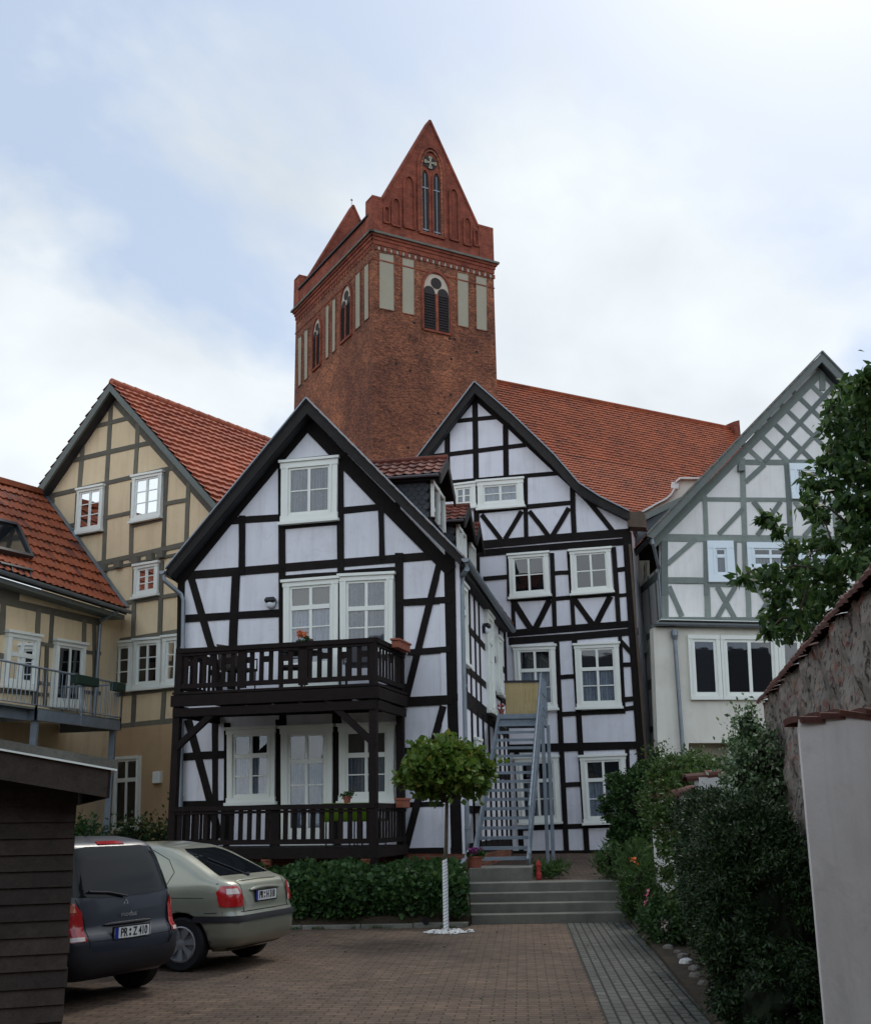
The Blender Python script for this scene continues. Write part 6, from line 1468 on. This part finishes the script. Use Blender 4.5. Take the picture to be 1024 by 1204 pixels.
def bush(label, cat, parts, mat, leaf, n, group=None, name='shrub', aspect=.5, spread=.08, seed=1, droop=0, up=.2, stems=None, shell=.72):
    c0_ = parts[0][0]; t = thing(name, label, cat, (c0_[0], c0_[1], 0), group)
    tot = sum(p[1][0]*p[1][2] for p in parts); P = []
    for i, (c, rad) in enumerate(parts):
        k = int(n*rad[0]*rad[2]/tot); P.append(clumps(k, c, rad, max(30, int(320*rad[0]*rad[2]/tot)), spread, shell=shell, seed=seed*17+i))
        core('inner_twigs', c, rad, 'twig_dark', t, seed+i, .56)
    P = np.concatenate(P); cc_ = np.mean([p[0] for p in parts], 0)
    leafmesh('foliage', P, leaf, M[mat], t, aspect=aspect, seed=seed, droop=droop, up=up, outward=cc_, ow=.8)
    if stems:
        mb = MB(); r = random.Random(seed)
        for k in range(stems): a = r.uniform(0, 6.28); b0 = V((c0_[0]+.06*math.cos(a), c0_[1]+.06*math.sin(a), 0 if c0_[1] < 19.9 else .6)); mb.tube([b0, V(c0_)+V((math.cos(a)*.2, math.sin(a)*.2, 0))], [.03, .012], 6)
        mb.build('stems', M['bark'], t)
    return t
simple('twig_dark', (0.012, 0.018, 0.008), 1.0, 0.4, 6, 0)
# ivy bank
r_ = np.random.default_rng(21); n = 21000
x = -5.2+r_.random(n)*(SX0-.08+5.2); t = r_.random(n)
bump_ = .05*np.sin(x*3.1+1)+.04*np.sin(x*7.3)+.03*np.sin(x*1.3+2)
py = np.interp(t, [0, .3, .5, .75, 1], [18.74, 18.66, 18.78, 19.25, 20.1]); pz = np.interp(t, [0, .3, .5, .75, 1], [.22, .48, .68, .82, .90])
py = py - bump_*1.2*np.where(t < .6, 1, .2) + r_.normal(size=n)*.03; pz = pz + bump_*.8*(t > .25) + r_.normal(size=n)*.03 - .14*np.clip((x+.2)/.7, 0, 1)*(t > .4)
front = t < .45
iv = leafmesh('ivy', np.stack([x, py, pz], 1), .085, M['leaf_ivy'], origin=(-2, 19, 0), aspect=.95, seed=4, outward=(-2, 22, -1), ow=.5)
tag(iv, 'dense green ivy covering the bank behind the kerb stones', 'ivy', kind='stuff')
mb = MB(); Yc = [18.62, 18.58, 18.75, 19.25, 19.95]; Zc_ = [.13, .42, .63, .78, .86]
# ball-headed maple
tp = G(522, 17.85); tcx = G(528, 17.85)
zc1 = Zof(905, 17.85, 528)
tm = thing('globe_maple', 'small ball-headed maple with white wrapped stem standing in white pebbles', 'tree', (tp.x, tp.y, 0))
mb = MB(); ztk = Zof(948, 17.85, 522); mb.tube([V((tp.x, tp.y, 0)), V((tp.x+.005, tp.y, .6)), V((tp.x+.02, tp.y, 1.1)), V((tcx.x-.03, tp.y, ztk+.1))], [.034, .032, .030, .028], 10); tk = mb.build('trunk', M['bark'], tm, smooth=True)
zw0, zw1 = .02, Zof(1010, 17.85, 522)
mb = MB(); N_ = 22
for k in range(N_):      # spiral guard: separate turns with dark gaps
    za_, zb_ = zw0+(zw1-zw0)*k/N_, zw0+(zw1-zw0)*(k+.86)/N_; tilt = .02
    m_ = 14; b0 = len(mb.v)
    for j in range(m_):
        a = 2*math.pi*j/m_
        for zq in (za_, zb_):
            mb.v.append(V((tp.x+.003+(.041)*math.cos(a), tp.y+.041*math.sin(a), zq+tilt*math.cos(a))))
    for j in range(m_): a = b0+2*j; c = b0+2*((j+1) % m_); mb.f.append((a, c, c+1, a+1)); mb.m.append(0)
mb.build('trunk_guard', M['wrap_white'], tk, recalc=False)
mb = MB(); r = random.Random(4)
for k in range(16):
    a = r.uniform(0, 6.28); el = r.uniform(-.1, 1.2); L_ = r.uniform(.35, .62); mb.tube([V((tcx.x-.03, tp.y, ztk+.05)), V((tcx.x+math.cos(a)*L_*.6, tp.y+math.sin(a)*L_*.6, ztk+.2+L_*math.sin(el)*.5)), V((tcx.x+math.cos(a)*L_, tp.y+math.sin(a)*L_, ztk+.3+L_*math.sin(el)*.6))], [.014, .009, .004], 5)
mb.build('branches', M['bark'], tm)
cr = clumps(8200, (tcx.x, tp.y, zc1-.02), (.69, .64, .385), 110, .075, shell=.55, seed=8, squash=.8)
cr = np.concatenate([cr, clumps(500, (tcx.x-.08, tp.y, zc1+.30), (.22, .22, .11), 10, .06, seed=9), clumps(300, (tcx.x-.62, tp.y, zc1-.05), (.12, .15, .10), 6, .05, seed=10)])
leafmesh('crown', cr, .105, M['leaf_maple'], tm, aspect=.85, droop=.35, seed=6, outward=(tcx.x, tp.y, zc1-.2), ow=.9)
rr = np.random.default_rng(3); mb = MB()
for k in range(170):
    a = rr.random()*6.28; d_ = rr.random()**.6*.42; p = V((tp.x+.05+d_*.9*math.cos(a), tp.y-.1+d_*.9*math.sin(a), .004)); s = rr.uniform(.012, .03)
    mb.lathe(p, [(s*.6, 0), (s, s*.35), (s*.8, s*.8), (s*.2, s)], 6)
tag(mb.build('pebbles', M['pebble_white'], origin=(tp.x, tp.y, 0)), 'ring of small white pebbles around the maple stem', 'pebbles', kind='stuff')
# broadleaf tree on the right, behind the rubble wall
Zt = ZC(860, 430, 3.54)
cl = [(500, 100, 60), (560, 150, 70), (430, 165, 42), (500, 230, 66), (400, 245, 32), (560, 320, 80), (455, 330, 58), (385, 405, 36), (480, 420, 58), (330, 490, 46), (420, 495, 42), (318, 575, 40), (368, 628, 30), (560, 470, 70), (475, 555, 42), (560, 600, 70), (485, 660, 45), (160, 648, 26), (200, 690, 18), (122, 632, 16), (250, 760, 36), (340, 730, 36), (420, 745, 38), (540, 720, 50), (80, 880, 30), (38, 882, 16), (160, 870, 45), (260, 862, 55), (370, 850, 58), (480, 830, 60), (560, 790, 50), (200, 955, 48), (310, 960, 56), (420, 930, 52), (180, 1045, 42), (270, 1055, 50), (360, 1030, 45), (150, 1105, 22), (230, 1105, 36), (330, 1115, 32), (550, 60, 45)]
for k in range(26): cl.append((640+(k % 5)*75, 40+(k//5)*180+(k % 3)*35, 85))
rr = np.random.default_rng(14); tr_ = thing('broadleaf_tree', 'leafy tree overhanging the rubble wall at the right edge', 'tree', (G(1105, 12.4).x, 12.4, 0))
C3 = []
for (x, y, rad) in cl:
    px, py_ = Zt(x, y); D = 12.2+rr.uniform(-1.1, 1.1) if x > 300 else 11.9+rr.uniform(-.5, .5)
    d = ray(px, py_); p = EYEP+d*(D/d.y); C3.append((p, rad/3.54*D/1363))
P = []
for p, rad in C3:
    k = int(30+7600*rad*rad); P.append(np.array(p)[None]+rr.normal(size=(k, 3))*rad*np.array([.55, .9, .5])[None])
leafmesh('crown', np.concatenate(P), .108, M['leaf_tree'], tr_, aspect=.5, droop=.8, seed=15)
mb = MB(); base = V((G(1105, 12.4).x, 12.4, 0)); hub = [base+V((-.1, 0, 2.6)), base+V((-.25, 0, 3.8)), base+V((-.2, -.1, 5.2)), base+V((0, 0, 6.4))]
mb.tube([base, base+V((-.05, 0, 1.3))]+hub, [.16, .14, .12, .09, .06, .03], 10); mb.build('trunk', M['bark'], tr_, smooth=True)
done = [h for h in hub]; mb = MB()
for p, rad in sorted(C3, key=lambda c: (c[0]-hub[1]).length):
    q = min(done, key=lambda h: (h-p).length+.25*(h-base).length*.3); mid = (p+q)/2+V((0, 0, .08)); L_ = (p-q).length; mb.tube([q, mid, p], [.012+.008*min(L_, 1), .010, .005], 5); done.append(p)
mb.build('branches', M['bark'], tr_)
# yews and shrubs along the path
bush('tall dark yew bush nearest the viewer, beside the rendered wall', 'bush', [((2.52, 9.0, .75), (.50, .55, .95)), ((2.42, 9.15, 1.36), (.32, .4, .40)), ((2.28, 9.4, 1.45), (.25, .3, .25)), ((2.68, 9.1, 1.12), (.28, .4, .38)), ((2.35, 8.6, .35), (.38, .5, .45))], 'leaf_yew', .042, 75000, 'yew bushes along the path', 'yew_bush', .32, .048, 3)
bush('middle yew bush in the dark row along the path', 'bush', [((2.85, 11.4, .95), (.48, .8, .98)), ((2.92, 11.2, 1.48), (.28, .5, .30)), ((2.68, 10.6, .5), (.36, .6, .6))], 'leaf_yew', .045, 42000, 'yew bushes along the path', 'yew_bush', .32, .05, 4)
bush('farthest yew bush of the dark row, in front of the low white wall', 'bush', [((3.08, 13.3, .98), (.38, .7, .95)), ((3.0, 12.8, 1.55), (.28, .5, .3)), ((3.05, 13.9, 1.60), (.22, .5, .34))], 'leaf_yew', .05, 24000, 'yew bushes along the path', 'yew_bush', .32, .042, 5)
bush('rounded clipped privet bush in front of the tall black and white house', 'bush', [((3.60, 21.0, 1.75), (.66, .6, .78)), ((3.85, 21.0, 2.15), (.50, .5, .42)), ((3.50, 21.0, 1.30), (.46, .4, .42))], 'leaf_box', .06, 24000, None, 'privet_bush', .6, .05, 6, stems=6)
bush('climbing green shrub spilling over the low white wall beside the steps', 'bush', [((3.72, 17.3, 1.95), (.42, .8, .46)), ((3.62, 16.4, 1.65), (.34, .8, .5)), ((3.95, 18.0, 2.15), (.42, .5, .38)), ((3.44, 16.2, 1.25), (.38, .9, 1.10)), ((3.35, 15.0, .8), (.36, .8, .8)), ((3.72, 17.5, 2.2), (.5, .6, .3)), ((3.42, 18.0, 1.75), (.24, .45, .42)), ((3.50, 17.6, 1.0), (.14, .5, .7))], 'leaf_privet', .06, 40000, None, 'climbing_shrub', .55, .08, 7, stems=5)
bush('variegated pale green shrub growing beside the rubble wall', 'bush', [((3.45, 12.6, 2.15), (.30, .5, .42)), ((3.52, 12.6, 1.65), (.34, .5, .5)), ((3.42, 12.6, 2.55), (.14, .3, .26)), ((3.62, 12.8, 2.3), (.18, .3, .3)), ((3.30, 12.5, 2.0), (.18, .3, .2))], 'leaf_pale', .055, 6500, None, 'variegated_shrub', .6, .07, 8, shell=.6)
bush('pale leafy shrub in the alley mouth beside the grey-timbered house', 'bush', [((5.2, 26.5, 2.1), (.5, .5, .75)), ((5.0, 26.5, 2.8), (.25, .3, .4)), ((6.3, 25.5, 2.2), (.6, .5, .5))], 'leaf_privet', .08, 5000, None, 'shrub', .5, .14, 9, shell=.4)
bush('rose bush with reddish leaves against the ochre house wall', 'bush', [((-5.75, 23.9, 1.15), (.55, .4, .55)), ((-5.15, 23.7, 1.5), (.22, .25, .55)), ((-6.35, 23.8, 1.3), (.4, .3, .4))], 'leaf_rose', .09, 2600, None, 'rose_bush', .6, .16, 10, shell=.3)
bush('green bush between the shed and the ochre house', 'bush', [((-7.0, 22.5, 1.1), (.5, .4, .6))], 'leaf_ivy', .09, 1800, None, 'shrub', .6, .12, 11)
bush('low flowering border plants at the right end of the steps', 'plant', [((3.18, 18.6, .42), (.34, .45, .5)), ((3.30, 19.6, .75), (.36, .5, .48)), ((3.3, 17.8, .25), (.30, .4, .3)), ((3.2, 20.8, .85), (.45, .5, .32))], 'leaf_grass', .10, 6500, None, 'border_plant', .22, .06, 12, up=.9)
bush('low leafy plants with pale flowers at the edge of the bed below the wall', 'plant', [((3.05, 16.6, .22), (.26, .5, .3)), ((2.95, 15.4, .22), (.24, .5, .28))], 'leaf_box', .07, 2500, None, 'border_plant', .5, .05, 13)
leafmesh_ = leafmesh
o1 = leafmesh('orange_flower', clumps(20, (3.12, 18.95, .95), (.04, .03, .04), 3, .02, seed=2), .05, M['orange_petal'], origin=(3.12, 18.95, .9), aspect=.9); tag(o1, 'orange lily flower in the green border by the steps', 'flower')
for i, (x, y, z, mt, nm) in enumerate(((2.96, 17.0, .48, 'pink_petal', 'pink rose flower above the low border plants'), (2.86, 15.2, .28, 'pale_petal', 'pale cream flower near the stones of the bed'))):
    o1 = leafmesh('flower', clumps(34, (x, y, z), (.06, .04, .08), 4, .018, seed=4+i), .05, M[mt], origin=(x, y, z), aspect=.9); tag(o1, nm, 'flower')
gs = leafmesh('grass_tuft', clumps(1500, (2.0, 21.6, .68), (.35, .8, .12), 30, .05, seed=31), .12, M['leaf_grass'], origin=(2.0, 21.6, .6), aspect=.15, up=1.2); tag(gs, 'strip of green grass beside the foot of the metal stairs', 'grass', kind='stuff')
gs = leafmesh('ground_cover', np.stack([r_.uniform(2.2, 3.2, 2200), r_.uniform(4, 10, 2200), r_.uniform(.05, .14, 2200)], 1), .07, M['leaf_grass'], origin=(2.6, 8, 0), aspect=.3, up=.7); tag(gs, 'low green weeds at the foot of the yew bushes', 'weeds', kind='stuff')
# edging stones
rs = random.Random(8)
for k in range(17):
    y = 18.5-k*.52+rs.uniform(-.08, .08); x = ext(pc, pd_, y).x+.20+rs.uniform(-.03, .06)
    s = rs.uniform(.045, .085); mb = MB(); b_ = V((x, y, .03)); nn = 9
    mb.lathe(b_, [(s*.7, 0), (s*1.05, s*.3), (s*.9, s*.75), (s*.45, s*.98), (.01, s)], 9)
    for v in mb.v: v.x += rs.uniform(-.1, .1)*s; v.y += rs.uniform(-.1, .1)*s; v.z += rs.uniform(-.05, .05)*s
    tag(mb.build('edging_stone', M['field_stone' if k % 5 else 'pebble_white'], origin=b_), 'white edging stone among the grey stones of the flower bed' if k % 5 == 0 else 'small grey field stone edging the flower bed beside the path', 'stone', 'edging stones along the path')

# ================================================================== BALCONY THINGS
def chair(label, S, d, z, rz, mat, frame='lamp_dark', h=.95, lounge=False):
    p = B3(S, d, z); c = thing('lounge_chair' if lounge else 'garden_chair', label, 'chair', p, 'green lounge chairs on the lower balcony' if lounge else 'dark garden chairs on the upper balcony')
    ux, uy = V((math.cos(rz), math.sin(rz), 0)), V((-math.sin(rz), math.cos(rz), 0))
    def q(a, b_, zz): return p+ux*a+uy*b_+V((0, 0, zz))
    mb = MB(); mb.prism([q(-.24, -.22, .42), q(.24, -.22, .42), q(.24, .24, .42), q(-.24, .24, .42)], (0, 0, .05)); mb.build('seat', M[mat], c)
    mb = MB(); mb.prism([q(-.24, .24, .44), q(.24, .24, .44), q(.24, .36, h), q(-.24, .36, h)], uy*.04); mb.build('backrest', M[mat], c)
    for (a, b_) in ((-.22, -.2), (.22, -.2), (-.22, .22), (.22, .22)):
        mb = MB(); mb.tube([q(a, b_, 0), q(a, b_, .43)], .015, 6); mb.build('leg', M[frame], c)
    for a in (-.26, .26):
        mb = MB(); mb.tube([q(a, .28, .66), q(a, -.2, .66), q(a, -.2, .43)], .016, 6); mb.build('armrest', M[frame], c)
    return c
zu = zdU+.05; zl_ = zdL+.0
chair('left dark garden chair behind the upper balcony railing', SL+.95, .7, zu, -PHI+1.2, 'shed_brown')
chair('middle dark garden chair beside the table on the upper balcony', SL+2.0, .75, zu, -PHI-1.3, 'shed_brown')
chair('right dark garden chair by the corner post of the upper balcony', -.62, .85, zu, -PHI+.3, 'lamp_dark')
chair('left bright green lounge chair on the lower balcony', -.88, .75, zl_, -PHI+math.pi, 'green_cloth', lounge=True, h=.74)
chair('right bright green lounge chair on the lower balcony', -.35, .75, zl_, -PHI+math.pi, 'green_cloth', lounge=True, h=.74)
tpn = B3(-1.72, .8, zu); tt = thing('round_table', 'small round dark table on the upper balcony holding a flower pot', 'table', tpn)
mb = MB(); mb.lathe(tpn+V((0, 0, .70)), [(.38, 0), (.40, .01), (.40, .03), (.01, .03)], 28); mb.build('tabletop', M['shed_brown'], tt)
mb = MB(); mb.lathe(tpn, [(.22, 0), (.22, .02), (.025, .04), (.025, .70)], 14); mb.build('pedestal', M['lamp_dark'], tt)
flowerpot('potted plant with orange flowers standing on the upper balcony table', tpn+V((0, 0, .73)), .09, .13, 'orange_petal', n=220, spread=.26)
def rail_box(label, S, d, z, L_=.62, side=True):
    t = thing('flower_box', label, 'flower box', B3(S, d, z), 'terracotta flower boxes on the balcony rails')
    ax = -BF.n if side else BF.u; cr_ = BF.u if side else -BF.n; p = B3(S, d, z)
    mb = MB(); mb.prism([p-ax*L_/2*.92-cr_*.07, p+ax*L_/2*.92-cr_*.07, p+ax*L_/2*.92+cr_*.07, p-ax*L_/2*.92+cr_*.07], (0, 0, .13)); mb.prism([p-ax*L_/2-cr_*.09+V((0, 0, .13)), p+ax*L_/2-cr_*.09+V((0, 0, .13)), p+ax*L_/2+cr_*.09+V((0, 0, .13)), p-ax*L_/2+cr_*.09+V((0, 0, .13))], (0, 0, .035)); mb.build('box', M['terracotta'], t)
    return t
rail_box('terracotta flower box on the side rail of the upper balcony', .12, 1.15, zr-.08, .8)
rail_box('terracotta flower box on the side rail of the lower balcony', .12, 1.2, zrl-.06, .45)
flowerpot('small terracotta pot with green plant on the front rail of the lower balcony', B3(-.52, .0, zrl+.02), .07, .11, None, n=120, spread=.08)
for (xx, g_) in ((314, 'leftmost'), (366, 'middle'), (431, 'rightmost')):
    p = BF.hit(xx, 1003); flowerpot(f'{g_} of three terracotta pots standing in the ivy below the lower balcony', V((p.x, p.y+.05, .84)), .10, .16, None, 'pots below the lower balcony', n=40, spread=.04)

# ================================================================== house across the yard (its skyline shows in the window panes)
ho = thing('opposite_house', 'long plain house across the yard, seen only as dark skyline reflected in window panes', 'house', (0, -12, 0))
mb = MB(); mb.prism([V((-26, -11, 0)), V((26, -11, 0)), V((26, -11, 7.0)), V((-26, -11, 7.0))], (0, -10, 0)); mb.build('wall', M['timber_grey'], ho)
mb = MB(); mb.prism([V((-26.5, -10.4, 6.8)), V((-26.5, -16, 12.2)), V((-26.5, -21.6, 6.8))], (53, 0, 0)); mb.build('roof', M['slate_edge'], ho)
mb = MB()
for k in range(15):
    for z in (1.2, 4.2): mb.box((-24.5+k*3.5, -10.98, z), 1.2, .1, 1.5)
mb.build('window', M['car_glass'], ho)

# little things lying about in the yard
rq = np.random.default_rng(77); n = 420
yy = rq.uniform(9, 18.4, n); xx = np.where(rq.random(n) < .45, rq.uniform(-3, 3, n), np.interp(yy, [9, 18.6], [2.05, 2.95])+rq.normal(size=n)*.12)
fl = leafmesh('fallen_leaves', np.stack([xx, yy, np.full(n, .012)], 1), .05, M['leaf_rose'], origin=(0, 14, 0), aspect=.6); fl.data.transform(Matrix.Diagonal((1, 1, .35, 1)))
tag(fl, 'scattered small dry leaves lying on the paving of the yard', 'leaves', kind='stuff')
n = 900; xk_ = rq.uniform(-5, .4, n); wd = leafmesh('weeds', np.stack([xk_, 18.53+rq.normal(size=n)*.012, np.full(n, .005)], 1)[(np.sin(xk_*5)+np.sin(xk_*13+1)) > .3], .05, M['leaf_grass'], origin=(0, 18.5, 0), aspect=.3, up=1.2)
tag(wd, 'small tufts of weeds in the joint at the foot of the kerb stones', 'weeds', kind='stuff')
